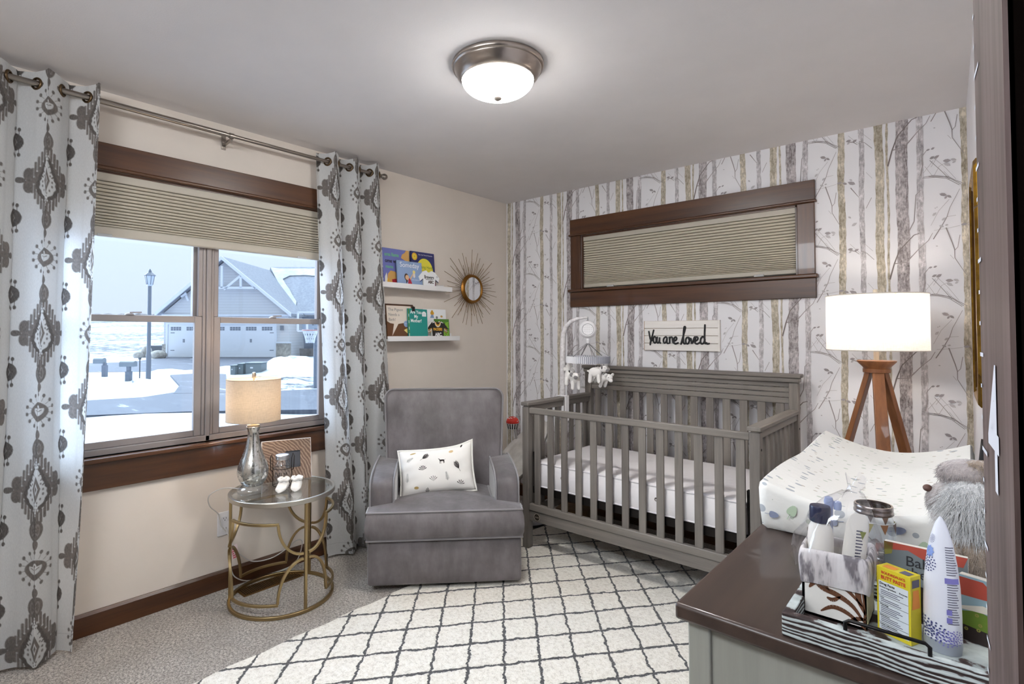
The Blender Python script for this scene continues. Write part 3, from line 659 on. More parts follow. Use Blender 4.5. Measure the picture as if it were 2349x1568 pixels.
for i, a in enumerate(post_angles):
    # four arcs meeting at the middle of every post
    for s in (-1, 1):
        for up_ in (-1, 1):
            pts = [arcpt(a + s * (math.radians(3) + math.radians(27) * math.sin(q)), zc + up_ * (0.012 + (.156 if up_ > 0 else .196) * (1 - math.cos(q)))) for q in np.linspace(0, PI / 2 * .98, 12)]
            b = MB(); b.tube(pts, 0, 'gold_metal', flat=(.012, .012)); build('scroll', b, tb, bevel=.001)
    for z in (zc - .206, zc + .166):
        pts = [arcpt(q, z) for q in np.linspace(a + math.radians(29.2), a + math.radians(90.8), 24)]
        b = MB(); b.tube(pts, 0, 'gold_metal', flat=(.012, .012), up=(0, 0, 1)); build('rung', b, tb, bevel=.001)

# ================================================================== TABLE LAMP
m = P('mercury_glass', (214, 214, 212), 0.14, 0.92); t = NT(m); v = t.coord()
n = t.noise(v, 70, 5, 0.75); t.l.new(t.ramp(n, (0.36, lin((96, 92, 84))), (0.44, lin((206, 205, 200))), (0.7, lin((228, 228, 226)))), t.b.inputs['Base Color'])
t.l.new(t.ramp(n, (0.36, (.75, .75, .75, 1)), (0.46, (.12, .12, .12, 1)), (.75, (.30, .30, .30, 1))), t.b.inputs['Roughness']); t.bump(n, .12, .002)
thin_glass('clear_glass', (0.93, 0.95, 0.97), 0.10, 0.85)
fabric_translucent('linen_shade', (200, 182, 160), 0.11); P('pale_brass', (206, 190, 168), 0.3, 1.0)
ax_, ay_ = 0.250, -2.282; z0 = th_
lp = thing('table_lamp', (ax_, ay_, z0), 'mercury glass table lamp with linen drum shade on the glass table', 'lamp')
def prof_z(*pz): return [(r, z0 + z) for r, z in pz]
b = MB(); b.lathe(prof_z((.001, .001), (.070, .001), (.073, .006), (.073, .018), (.066, .028), (.056, .034), (.050, .038), (.001, .038)), 'clear_glass', 40, T(ax_, ay_, 0)); build('glass_foot', b, lp)
pf = [(.045, .036), (.058, .052), (.070, .078), (.0735, .102), (.071, .126), (.062, .155), (.050, .184), (.040, .215), (.033, .245), (.028, .272), (.0265, .292), (.028, .308), (.0325, .326), (.030, .328), (.001, .329)]
# smooth the profile
from bisect import bisect
pp_ = []
for i in range(len(pf) - 4):
    p0, p1, p2, p3 = pf[max(i - 1, 0)], pf[i], pf[i + 1], pf[min(i + 2, len(pf) - 1)]
    for q in (0, .25, .5, .75):
        pp_.append(tuple(.5 * (2 * p1[k] + (p2[k] - p0[k]) * q + (2 * p0[k] - 5 * p1[k] + 4 * p2[k] - p3[k]) * q * q + (3 * p1[k] - p0[k] - 3 * p2[k] + p3[k]) * q ** 3) for k in (0, 1)))
pp_ += pf[-4:]
b = MB(); b.lathe([(r, z0 + z) for r, z in pp_], 'mercury_glass', 48, T(ax_, ay_, 0)); build('vase_body', b, lp)
b = MB(); b.lathe(prof_z((.031, .327), (.031, .334), (.014, .336), (.012, .340), (.012, .400)), 'pale_brass', 24, T(ax_, ay_, 0)); build('neck', b, lp)
sz0, sz1, sr = 0.899, 1.104, 0.1275
b = MB(); b.lathe([(sr, sz0), (sr, sz1)], 'linen_shade', 64, T(ax_, ay_, 0), cap=False); sh = build('lamp_shade', b, lp)
for zz in (sz0, sz1): b = MB(); b.tube([(ax_ + sr * math.cos(a), ay_ + sr * math.sin(a), zz) for a in np.linspace(0, 2 * PI, 64, endpoint=False)], .0018, 'linen_shade', 6, closed=True); build('shade_ring', b, sh)
b = MB()
for k in range(3): a = k * 2 * PI / 3 + .4; b.bar((ax_, ay_, sz1 - .012), (ax_ + sr * math.cos(a), ay_ + sr * math.sin(a), sz1 - .004), .004, .004, 'pale_brass')
build('spider_fitter', b, sh)
b = MB()
for s in (-1, 1): b.tube([(ax_ + s * .038 * math.sin(q), ay_, .935 + (sz1 - .945) * (1 - math.cos(q)) / 2) for q in np.linspace(0, PI, 16)], .002, 'pale_brass', 6)
build('harp', b, lp)
b = MB(); b.lathe([(.004, sz1 - .012), (.004, sz1 + .004), (.0105, sz1 + .006), (.0105, sz1 + .022), (.008, sz1 + .032), (.001, sz1 + .034)], 'pale_brass', 20, T(ax_, ay_, 0)); build('finial', b, lp)
emit('warm_bulb_table', (1.0, 0.80, 0.58), TABLE_LAMP)
b = MB(); b.ball((ax_, ay_, 1.000), (.027, .027, .033), 'warm_bulb_table'); b.lathe([(.012, .94), (.013, .972)], 'pale_brass', 16, T(ax_, ay_, 0)); build('bulb', b, lp)
P('cord_white', (200, 196, 192), .5)
b = MB(); b.tube(smooth_path([(ax_ - .06, ay_ - .02, z0 + .006), (ax_ - .13, ay_ - .09, z0 + .012), (.085, ay_ - .145, z0 - .02), (.055, ay_ - .13, .46), (.03, -2.36, .40), (.024, -2.345, .34), (.028, -2.318, .30)]), .0028, 'cord_white', 8); build('power_cord', b, lp)
# second cord with a red printed tag, lying along the baseboard
P('red_print', (196, 92, 104), .6); P('tag_paper', (226, 206, 206), .6)
b = MB(); pts = [(.012, -2.312, .308), (.05, -2.31, .27), (.05, -2.27, .19), (.06, -2.20, .12), (.07, -2.10, .105), (.05, -2.0, .12), (.045, -1.93, .15), (.05, -1.90, .13), (.04, -1.93, .03), (.06, -2.05, .012), (.05, -2.2, .014), (.045, -2.28, .06), (.04, -2.30, .13)]
b.tube(smooth_path(pts), .0028, 'cord_white', 8); cd = build('extension_cord', b, label='thin pale cord with a red printed tag looping along the wall behind the glass table', cat='cord')
b = MB(); mt = frame((.048, -2.292, .150), (0.1, .9, .2), (0, -.25, 1)); b.prism([(0, 0), (.036, 0), (.036, .075), (0, .075)], -.0004, .0004, 'tag_paper', mt)
for k in range(6): b.poly([mt @ Vector(q) for q in ((.004, .006 + k * .011, .0008), (.020 + .008 * math.sin(k * 2.1), .006 + k * .011, .0008), (.020 + .008 * math.sin(k * 2.1), .013 + k * .011, .0008), (.004, .013 + k * .011, .0008))], 'red_print')
build('tag', b, cd)

# ================================================================== PICTURE FRAME, JAR, BOOTIES on the table
m = P('swirl_wood', (124, 100, 84), .55); t = NT(m); v = t.coord()
w = t.node('ShaderNodeTexWave', wave_type='RINGS', rings_direction='SPHERICAL'); w.inputs['Scale'].default_value = 22; w.inputs['Distortion'].default_value = 5; w.inputs['Detail'].default_value = 4; w.inputs['Detail Scale'].default_value = 1.2
mp = t.coord((1, 1, 1), loc=(.05, .22, .06)); t.l.new(mp, w.inputs[0]); t.l.new(t.ramp(w.outputs[1], (0.0, lin((106, 86, 74))), (0.6, lin((132, 110, 95))), (1.0, lin((158, 138, 122)))), t.b.inputs['Base Color']); t.bump(w.outputs[1], .3, .002)
P('frame_edge', (226, 222, 220), .5); P('slate_mat', (74, 78, 86), .35)
fa, fb = Vector((.134, -2.178, th_)), Vector((.216, -1.942, th_)); fdir = (fb - fa).normalized(); fn = Vector((fdir.y, -fdir.x, 0))
up_f = (Vector((0, 0, 1)) - fn * 0.16).normalized()
pf_ = thing('framed_picture', tuple((fa + fb) / 2), 'square swirled wood picture frame with small dark opening leaning on the glass table', 'picture frame')
mt = frame(fa, fdir, up_f); Wf = (fb - fa).length; Hf = .212
b = MB(); cx0, cx1, cy0, cy1 = Wf * .47, Wf * .78, Hf * .30, Hf * .72
for x0, x1, y0, y1 in ((0, cx0, 0, Hf), (cx1, Wf, 0, Hf), (cx0, cx1, 0, cy0), (cx0, cx1, cy1, Hf)): b.prism([(x0, y0), (x1, y0), (x1, y1), (x0, y1)], -.014, 0, 'swirl_wood', mt)
fr = build('wood_face', b, pf_)
b = MB(); b.prism([(-.002, Hf), (Wf + .002, Hf), (Wf + .002, Hf + .003), (-.002, Hf + .003)], -.016, .001, 'frame_edge', mt); b.prism([(-.003, 0), (0, 0), (0, Hf), (-.003, Hf)], -.016, .001, 'frame_edge', mt); b.prism([(Wf, 0), (Wf + .002, 0), (Wf + .002, Hf), (Wf, Hf)], -.016, .001, 'frame_edge', mt); build('edge_strip', b, pf_)
b = MB(); b.prism([(cx0, cy0), (cx1, cy0), (cx1, cy1), (cx0, cy1)], -.010, -.006, 'slate_mat', mt); build('photo_opening', b, pf_)
b = MB(); b.prism([(Wf * .35, .02), (Wf * .6, .02), (Wf * .55, Hf * .8), (Wf * .42, Hf * .8)], -.020, -.016, 'slate_mat', mt); build('back_panel', b, pf_)

P('zinc_lid', (206, 206, 208), .3, 1.0); P('black_wire', (44, 34, 30), .5, .6); P('black_ink', (24, 22, 24), .5)
jx, jy = .250, -2.128
jr = thing('glass_jar', (jx, jy, th_), 'small clear lidded jar lettered in black held in a wire holder on the glass table', 'jar')
b = MB(); b.lathe([(.001, th_ + .010), (.036, th_ + .010), (.041, th_ + .016), (.041, th_ + .100), (.039, th_ + .112), (.031, th_ + .124), (.030, th_ + .142)], 'clear_glass', 36, T(jx, jy, 0), cap=False); body = build('glass_body', b, jr)
b = MB(); b.lathe([(.033, th_ + .136), (.034, th_ + .138), (.034, th_ + .144), (.033, th_ + .146), (.034, th_ + .150), (.034, th_ + .158), (.032, th_ + .160), (.001, th_ + .160)], 'zinc_lid', 36, T(jx, jy, 0)); build('lid', b, jr)
td = Vector((CAM.x - jx, CAM.y - jy, 0)).normalized(); ts = Vector((-td.y, td.x, 0))
b = MB()
for sgn in (-1, 1):
    c = Vector((jx, jy, th_)) + ts * (.046 * sgn)
    b.tube([c + Vector((0, 0, .003)), c + Vector((0, 0, .140)), c + ts * .006 * sgn + Vector((0, 0, .165)), c + ts * .012 * sgn + Vector((0, 0, .150)), c + ts * .010 * sgn + Vector((0, 0, .085)), c + Vector((0, 0, .075))], .0020, 'black_wire', 6)
for z in (.092,): b.tube([(jx + .044 * math.cos(a), jy + .044 * math.sin(a), th_ + z) for a in np.linspace(0, 2 * PI, 36, endpoint=False)], .0018, 'black_wire', 6, closed=True)
b.tube([(jx + .044 * math.cos(a), jy + .044 * math.sin(a), th_ + .004) for a in np.linspace(0, 2 * PI, 36, endpoint=False)], .0018, 'black_wire', 6, closed=True); build('wire_holder', b, jr)
b = MB()   # lettering wrapped on the glass
lt = MB(); lt.text('DALM', .034, 'black_ink', Matrix.Identity(4), 'CENTER', sx=.72)
a0 = math.atan2(td.y, td.x) - 0.20
b.add([((jx + .0416 * math.cos(a0 + x / .0416), jy + .0416 * math.sin(a0 + x / .0416), th_ + .052 + y)) for x, y, z in lt.v], lt.f, 'black_ink')
b.tube([(jx + .0418 * math.cos(a0 + q), jy + .0418 * math.sin(a0 + q), th_ + .050 - .012 * math.cos(q * 1.6)) for q in np.linspace(-.95, .95, 16)], .0006, 'black_ink', 5); build('lettering', b, body)

P('plaster_white', (236, 232, 228), .7)
def bootie(c, ang, label):
    root = thing('baby_bootie', c, label, 'figurine', 'white plaster booties on the glass table', rot=(0, 0, ang))
    rows = []
    for i, (x, w, h) in enumerate(((-.040, .006, .034), (-.037, .022, .052), (-.018, .027, .056), (-.002, .026, .048), (.012, .026, .034), (.030, .026, .028), (.042, .019, .021), (.047, .005, .010))):
        rows.append([(x, w * math.cos(a) * (1.0 if math.sin(a) > 0 else 1.0), max(0.0005, h * (0.5 + 0.5 * math.sin(a)) + (.002 * math.sin(9 * a + i)))) for a in np.linspace(-PI / 2, 1.5 * PI, 20, endpoint=False)])
    b = MB(); b.grid(rows, 'plaster_white', closed=True); b.poly([rows[0][k] for k in range(20)], 'plaster_white'); b.poly([rows[-1][k] for k in range(20)][::-1], 'plaster_white'); build('shoe', b, root, sub=1, local=True)
    b = MB(); b.tube([(-.018 + .024 * math.cos(a), .024 * math.sin(a), .052 + .004 * math.sin(5 * a)) for a in np.linspace(0, 2 * PI, 24, endpoint=False)], .0075, 'plaster_white', 8, closed=True); build('cuff', b, root, local=True)
bootie((.338, -2.172, th_), math.radians(-48), 'left one of two white plaster baby booties on the glass table')
bootie((.368, -2.112, th_), math.radians(-36), 'right one of two white plaster baby booties on the glass table')

# ================================================================== FLOOR VENT
P('vent_bronze', (120, 88, 48), .4, .8)
vt = thing('floor_register', (.13, -2.125, 0), 'bronze slotted floor vent in the carpet under the glass table', 'vent')
b = MB(); b.box(.078, .182, -2.29, -1.96, 0, .003, 'vent_bronze'); build('frame_plate', b, vt, bevel=.001)
b = MB(); b.box(.092, .168, -2.275, -1.975, .003, .0035, 'dark_gap'); build('dark_opening', b, vt)
b = MB()
for k in range(31): y = -2.27 + k * .0098; b.box(.092, .168, y - .0022, y + .0022, .003, .0065, 'vent_bronze')
build('louvre', b, vt)
# ================================================================== PICTURE LEDGES
P('ledge_white', (232, 229, 228), .45)
def ledge(y0, y1, z, label):
    r = thing('picture_ledge', (0, (y0 + y1) / 2, z), label, 'shelf', 'white book ledges beside the right curtain')
    b = MB(); b.box(.0105, .0895, y0 + .0005, y1 - .0005, z, z + .010, 'ledge_white'); build('shelf_board', b, r, bevel=.001)
    b = MB(); b.box(.090, .100, y0, y1, z - .004, z + .030, 'ledge_white'); build('front_lip', b, r, bevel=.0015)
    b = MB(); b.box(0, .010, y0, y1, z, z + .05, 'ledge_white'); build('back_strip', b, r, bevel=.001)
LZ1, LZ2 = 1.641, 1.284
ledge(-1.390, -.745, LZ1, 'upper white book ledge on the wall left of the sunburst mirror')
ledge(-1.330, -.665, LZ2, 'lower white book ledge on the wall left of the sunburst mirror')

# ================================================================== BOOKS (covers face the room)
def pc(name, c, r=.45): return P(name, c, r).name
BK = {k: pc('print_' + k, c) for k, c in dict(periwinkle=(112, 118, 182), green=(110, 190, 128), navy=(50, 52, 104), yellow=(226, 214, 70), gold=(222, 168, 54), paper=(236, 232, 224), tan=(206, 160, 92), brown=(104, 68, 42), red=(178, 44, 60), sky=(142, 164, 200), skin=(222, 180, 140), teal=(30, 138, 130), black=(34, 30, 28), lime=(150, 200, 60), leafgreen=(78, 130, 44), orange=(228, 96, 52), white=(240, 240, 240), cream=(226, 214, 200), grey=(120, 118, 120), darkhair=(66, 44, 34), deepbrown=(70, 44, 28), oat=(232, 214, 130)).items()}
def book(y0, y1, z0, h, x, th, lean, cover, label, name='picture_book', roll=0.0, group=None):
    """front cover faces +x; x = where its foot stands, leaning back"""
    w = y1 - y0
    up_ = Vector((-math.sin(lean), 0, math.cos(lean))); ya = Vector((0, 1, 0))
    if roll: ya, up_ = ya * math.cos(roll) + up_ * math.sin(roll), up_ * math.cos(roll) - ya * math.sin(roll)
    mt = frame((x, y0, z0), ya, up_)                # local x across the cover, y up, z out of the cover
    r = thing(name, tuple(mt @ Vector((w / 2, 0, -th / 2))), label, 'book', group)
    b = MB(); b.box(.001, w - .0015, .0015, h - .0015, -th + .0015, -.0015, 'print_paper', mt); build('page_block', b, r)
    b = MB(); b.box(0, w, 0, h, -.0016, 0, cover, mt); FC[r.name] = b
    bb = MB(); bb.box(0, w, 0, h, -th, -th + .0016, cover, mt); bb.box(0, .002, 0, h, -th, 0, cover, mt); build('back_cover', bb, r)
    return r, mt, w, h
FC = {}
def merge(a, b):
    o = len(a.v); a.v += b.v
    for f, k, sm in zip(b.f, b.fm, b.fs): a.f.append([i + o for i in f]); a.fm.append(a.mi(b.ms[k])); a.fs.append(sm)
    return a
def art(r, mt, mb): build('front_cover', merge(FC[r.name], mb), r)      # the print belongs to the cover
def P2(mb, mt, pts, mat, z=.0004): mb.poly([mt @ Vector((x, y, z)) for x, y in pts], mat)
def disc(mb, mt, cx, cy, rx, ry, mat, z=.0004, n=24, a0=0, a1=2 * PI): P2(mb, mt, [(cx + rx * math.cos(a), cy + ry * math.sin(a)) for a in np.linspace(a0, a1, n, endpoint=abs(a1 - a0) < 6.2)], mat, z)
def TX(mb, mt, s, x, y, size, mat, z=.0006, align='LEFT', sx=1.0, bold=0.0): mb.text(s, size, mat, mt @ T(x, y, z), align, sx, bold)
G1, G2 = 'picture books on the upper ledge', 'picture books on the lower ledge'
zf1, zf2 = LZ1 + .010, LZ2 + .010
# upper ledge
r, mt, w, h = book(-1.352, -1.100, zf1, .258, .052, .009, .10, BK['periwinkle'], 'purple-blue picture book with green and black title, behind the Someday book', group=G1)
b = MB(); TX(b, mt, 'ama llama', .040, .205, .034, BK['green'], sx=.9, bold=.0008); TX(b, mt, 'ome with', .042, .160, .036, BK['black'], sx=.9, bold=.0010); TX(b, mt, 'mama', .044, .122, .030, BK['green'], sx=.9, bold=.0006)
P2(b, mt, [(.252, .258), (.252, .18), (.215, .185), (.180, .20), (.190, .225), (.215, .240), (.228, .258)], BK['tan']); P2(b, mt, [(.050, .02), (.060, .08), (.085, .105), (.125, .10), (.145, .075), (.150, .02)], BK['tan']); P2(b, mt, [(.098, .002), (.092, .045), (.125, .052), (.155, .040), (.16, .002)], BK['red'], .0006); P2(b, mt, [(.03, .0), (.035, .06), (.05, .09), (.055, .04), (.06, 0)], BK['paper'], .0006); disc(b, mt, .062, .030, .010, .020, BK['gold'], .0007); art(r, mt, b)
r, mt, w, h = book(-1.236, -1.014, zf1, .178, .080, .008, .09, BK['sky'], 'pale blue picture book titled Someday standing at the front of the upper ledge', group=G1, roll=.0)
b = MB(); TX(b, mt, 'Someday', w * .50, h * .76, .048, BK['white'], align='CENTER', sx=.98); TX(b, mt, 'a story', w * .45, h * .94, .010, BK['grey'], align='CENTER')
disc(b, mt, w * .38, h * .36, .016, .018, BK['skin'], .0006); disc(b, mt, w * .355, h * .38, .018, .024, BK['darkhair'], .0005); P2(b, mt, [(w * .40, .012), (w * .44, h * .34), (w * .50, h * .34), (w * .56, h * .16), (w * .58, .012)], BK['red']); P2(b, mt, [(w * .48, h * .33), (w * .62, h * .54), (w * .645, h * .52), (w * .52, h * .28)], BK['skin'], .0006)
disc(b, mt, w * .665, h * .60, .012, .012, BK['oat'], .0006); P2(b, mt, [(w * .63, h * .40), (w * .62, h * .58), (w * .70, h * .58), (w * .71, h * .42), (w * .67, h * .36)], BK['cream'], .0005); P2(b, mt, [(w * .34, .02), (w * .33, h * .3), (w * .385, h * .28), (w * .40, .04)], BK['darkhair'], .0006); TX(b, mt, 'words and pictures', w * .72, h * .28, .009, BK['white'], align='CENTER'); art(r, mt, b)
r, mt, w, h = book(-1.082, -.862, zf1, .262, .050, .010, .09, BK['navy'], 'navy picture book with large yellow moon and gold seal, at the back right', group=G1)
b = MB(); disc(b, mt, w * .56, h * .48, .078, .092, BK['yellow'], n=40); disc(b, mt, w * .15, h * .86, .025, .027, BK['gold'], .0006); disc(b, mt, w * .15, h * .86, .016, .017, BK['yellow'], .0007); disc(b, mt, w * .15, h * .86, .008, .009, BK['gold'], .0008); TX(b, mt, 'New York Times #1 Bestseller', w * .62, h * .91, .0125, BK['white'], align='CENTER', sx=.85); TX(b, mt, 'Kissing Hand', w * .58, h * .555, .030, BK['leafgreen'], align='CENTER', sx=.88); art(r, mt, b)
JER = [(-.052, 0), (-.056, .070), (-.085, .048), (-.098, .078), (-.058, .118), (-.025, .128), (-.012, .116), (.012, .116), (.025, .128), (.058, .118), (.098, .078), (.085, .048), (.056, .070), (.054, 0)]
def jersey_book(yc, z0, x, cmain, ctrim, label, s, group):
    lean = .07; mt = frame((x, yc, z0), (0, 1, 0), (-math.sin(lean), 0, math.cos(lean)))
    r = thing('board_book', (x, yc, z0), label, 'book', group)
    b = MB(); b.prism([(a * s, c * s) for a, c in JER], -.014, -.002, 'print_paper', mt); build('page_block', b, r)
    b = MB(); b.prism([(a * s, c * s) for a, c in JER], -.002, 0, cmain, mt); FC[r.name] = b
    return r, mt
r, mt = jersey_book(-.952, zf1, .083, BK['white'], BK['navy'], 'white jersey-shaped board book with ABC on it on the upper ledge', 1.0, G1)
b = MB(); TX(b, mt, 'Brewers', -.002, .070, .034, BK['black'], align='CENTER', sx=.78, bold=.0008); P2(b, mt, [(-.035, .064), (.034, .067), (.034, .064), (-.035, .061)], BK['black']); TX(b, mt, 'ABC', .014, .038, .027, BK['deepbrown'], align='CENTER', sx=1.0, bold=.0012)
P2(b, mt, [(.062, .066), (.088, .048), (.086, .043), (.060, .061)], BK['navy']); P2(b, mt, [(-.062, .066), (-.088, .048), (-.086, .043), (-.060, .061)], BK['navy']); TX(b, mt, '9', .074, .080, .020, BK['navy'], align='CENTER'); P2(b, mt, [(.050, 0), (.054, .058), (.056, .058), (.054, 0)], BK['red']); art(r, mt, b)
# lower ledge
r, mt, w, h = book(-1.322, -1.05, zf2, .240, .030, .006, .06, BK['deepbrown'], 'thin brown book standing behind the speech-bubble book, only its edge showing', group=G2); art(r, mt, MB())
r, mt, w, h = book(-1.304, -1.060, zf2 - .004, .236, .062, .009, .11, BK['brown'], 'brown picture book with cream speech bubble saying needs a bath', group=G2)
b = MB(); P2(b, mt, [(.004, .232), (.004, .125), (.030, .112), (.060, .108), (.040, .026), (.098, .108), (.170, .118), (.21, .145), (.225, .18), (.215, .232)], BK['cream'])
for k, s in enumerate(('The Pigeon', 'Needs a', 'Bath!')): TX(b, mt, s, .018, .196 - k * .034, .028, BK['grey'], .0007, sx=1.0)
TX(b, mt, 'by', .03, .010, .012, BK['black']); disc(b, mt, .166, .108, .022, .022, BK['sky'], .0009); TX(b, mt, '1st big', .166, .108, .010, BK['white'], .0011, 'CENTER'); P2(b, mt, [(.142, .066), (.175, .080), (.235, .078), (.21, .04), (.17, .044)], BK['oat'], .0006); art(r, mt, b)
r, mt, w, h = book(-1.137, -.964, zf2, .212, .080, .012, .085, BK['teal'], 'teal story book with white lettering standing in the middle of the lower ledge', group=G2, roll=-.02)
b = MB()
for k, s in enumerate(('Are You', 'My', 'Mother?')): TX(b, mt, s, w * .40, h * .84 - k * .030, .032, BK['white'], align='CENTER', sx=.92, bold=.0008)
P2(b, mt, [(w * .72, h * .76), (w * .72, h * .88), (w * .78, h * .925), (w * .88, h * .925), (w * .94, h * .88), (w * .94, h * .76)], BK['white']); TX(b, mt, 'I', w * .83, h * .80, .022, BK['grey'], .0008, 'CENTER'); TX(b, mt, 'by P.D. Eastman', w * .50, h * .03, .016, BK['oat'], align='CENTER', sx=.95); P2(b, mt, [(.0, 0), (.008, 0), (.008, h), (0, h)], BK['leafgreen'], .0005)
for k in range(4): P2(b, mt, [(.002, .02 + k * .045), (.006, .02 + k * .045), (.006, .04 + k * .045), (.002, .04 + k * .045)], BK['white'], .0007)
art(r, mt, b)
b = MB(); b.box(.058, .064, -1.098, -1.072, zf2 + .02, zf2 + .224, BK['black']); build('thin_book', b, label='thin dark book hidden behind the teal story book, only its top showing', cat='book', group=G2)
r, mt, w, h = book(-.972, -.745, zf2, .216, .046, .008, .085, BK['white'], 'white picture book with orange dot, standing behind the black jersey book', group=G2)
b = MB(); disc(b, mt, w * .12, h * .84, .014, .016, BK['orange']); disc(b, mt, w * .40, h * .86, .018, .014, BK['gold']); disc(b, mt, w * .40, h * .91, .010, .012, BK['gold']); P2(b, mt, [(w * .30, h * .70), (w * .36, h * .82), (w * .44, h * .82), (w * .48, h * .70)], BK['sky']); disc(b, mt, w * .80, h * .76, .012, .008, BK['tan']); disc(b, mt, w * .59, h * .72, .010, .010, BK['grey']); art(r, mt, b)
r, mt, w, h = book(-.880, -.738, zf2, .144, .068, .009, .085, BK['leafgreen'], 'green picture book with lime lettering, at the right end of the lower ledge', group=G2)
b = MB(); TX(b, mt, 'THE', w - .006, h * .58, .052, BK['lime'], align='RIGHT', sx=.85, bold=.0015); TX(b, mt, 'BIG!', w - .006, h * .16, .052, BK['lime'], align='RIGHT', sx=.85, bold=.0015); art(r, mt, b)
r, mt = jersey_book(-.868, zf2, .084, BK['black'], BK['gold'], 'black jersey-shaped board book with yellow lettering on the lower ledge', 1.0, G2)
b = MB(); disc(b, mt, 0, .120, .030, .036, BK['cream'], .0004, 20, PI, 2 * PI); disc(b, mt, 0, .120, .024, .028, BK['gold'], .0006, 20, PI, 2 * PI); disc(b, mt, 0, .120, .017, .018, BK['deepbrown'], .0008, 20, PI, 2 * PI)
TX(b, mt, 'PACKERS', -.002, .060, .026, BK['gold'], align='CENTER', sx=.80, bold=.0012); TX(b, mt, 'ABC.', .004, .020, .034, BK['white'], align='CENTER', sx=.95, bold=.0014); TX(b, mt, 'my first', .0, .004, .010, BK['gold'], align='CENTER')
for sgn in (-1, 1):
    for k in range(3):
        o = k * .007; P2(b, mt, [(sgn * (.060 + o * .2), .078 - o), (sgn * (.092 - o * .3), .066 - o * 1.6), (sgn * (.090 - o * .3), .062 - o * 1.6), (sgn * (.059 + o * .2), .074 - o)], BK['gold'] if k != 1 else BK['white'])
    P2(b, mt, [(sgn * .028, .126), (sgn * .050, .118), (sgn * .055, .112), (sgn * .032, .118)], BK['white'])
art(r, mt, b)

# ================================================================== SUNBURST MIRROR
P('antique_gold', (150, 104, 48), .38, 1.0); P('brass_rod', (146, 122, 88), .42, .9); P('mirror_silver', (235, 235, 236), .02, 1.0)
mx, my, mz = 0.0, -.457, 1.682
mr = thing('sunburst_mirror', (0, my, mz), 'round sunburst mirror with thin metal rays beside the book ledges', 'mirror')
mt = frame((0, my, mz), (0, 1, 0), (0, 0, 1))
b = MB(); b.lathe([(.095, .004), (.112, .012), (.116, .022), (.108, .032), (.112, .036), (.108, .044), (.098, .046), (.091, .040)], 'antique_gold', 48, mt, cap=False); build('frame_ring', b, mr)
b = MB(); b.lathe([(.001, .038), (.094, .038)], 'mirror_silver', 48, mt, cap=False); build('mirror_glass', b, mr)
b = MB(); b.lathe([(.001, .001), (.095, .001), (.10, .010), (.095, .030)], 'antique_gold', 32, mt); build('back_plate', b, mr)
rr_ = random.Random(3); NR = 64
for k in range(NR):
    a = 2 * PI * k / NR + rr_.uniform(-.035, .035); L = (.300, .215, .275, .190)[k % 4] + rr_.uniform(-.025, .02); z0_, z1_ = (.012, .024 + .012 * (k % 3)) if k % 2 else (.020, .012 + .014 * (k % 3))
    b = MB(); b.tube([mt @ Vector((.098 * math.cos(a), .098 * math.sin(a), z0_)), mt @ Vector((L * math.cos(a), L * math.sin(a), z1_))], .0018, 'brass_rod', 6); build('ray', b, mr)

# ================================================================== "You are loved" SIGN
wood('whitewash_x', (226, 220, 214), (240, 236, 232), 'x', .6, 1.0, .1); P('raw_edge', (196, 170, 150), .7)
sg = thing('wall_sign', (1.508, -.012, 1.216), 'whitewashed plank sign reading You are loved above the crib', 'sign')
X0, X1, Z0s, Z1s = 1.256, 1.760, 1.216, 1.416
for k in range(4):
    hh = (Z1s - Z0s) / 4; b = MB(); b.box(X0, X1 - .010, -.020, -.004, Z0s + k * hh + .0012, Z0s + (k + 1) * hh - .0012, 'whitewash_x'); build('plank', b, sg, bevel=.0015)
b = MB(); b.box(X1 - .010, X1, -.022, 0, Z0s, Z1s, 'whitewash_x'); b.box(X0 - .004, X0, -.020, 0, Z0s, Z1s, 'raw_edge'); b.box(X0, X1 - .01, -.004, 0, Z0s, Z1s, 'raw_edge'); build('edge_batten', b, sg)
# handwriting as rounded strokes, px in the sign's own frame (1 unit = sign height / 400)
S = [[(60, 268), (82, 180), (95, 162)], [(148, 285), (118, 205), (95, 162), (84, 100)], [(118, 205), (112, 150)],
     [(180, 195), (160, 205), (142, 180), (146, 140), (168, 122), (188, 140), (190, 180), (178, 198)],
     [(212, 195), (205, 150), (214, 125), (236, 128), (250, 160), (254, 195), (252, 135), (268, 122)],
     [(385, 185), (365, 200), (330, 180), (322, 145), (340, 122), (368, 140), (385, 180), (382, 130), (402, 118)],
     [(424, 195), (430, 160), (428, 122)], [(428, 165), (442, 190), (465, 198), (478, 185), (480, 170)], [(480, 180), (490, 130), (520, 122)],
     [(505, 150), (540, 160), (552, 180), (540, 198), (515, 190), (502, 160), (506, 128), (530, 114), (575, 126)],
     [(625, 112), (655, 190), (690, 280), (700, 320), (684, 325), (672, 280), (665, 180), (668, 130), (690, 116), (705, 130)],
     [(760, 170), (742, 195), (715, 185), (704, 150), (716, 122), (742, 118), (762, 145), (766, 178), (752, 196)],
     [(762, 175), (790, 180), (798, 150), (806, 122), (830, 150), (846, 190), (862, 200)],
     [(862, 150), (895, 165), (905, 185), (890, 200), (868, 190), (856, 155), (862, 128), (890, 116), (925, 128), (945, 140)],
     [(1010, 190), (985, 205), (955, 180), (948, 140), (968, 118), (1000, 130), (1018, 170)], [(1022, 345), (1016, 250), (1014, 160), (1024, 122), (1045, 130), (1055, 118), (1085, 122)]]
b = MB(); kx = (X1 - X0) * .83 / 1060; kz = .200 / 400
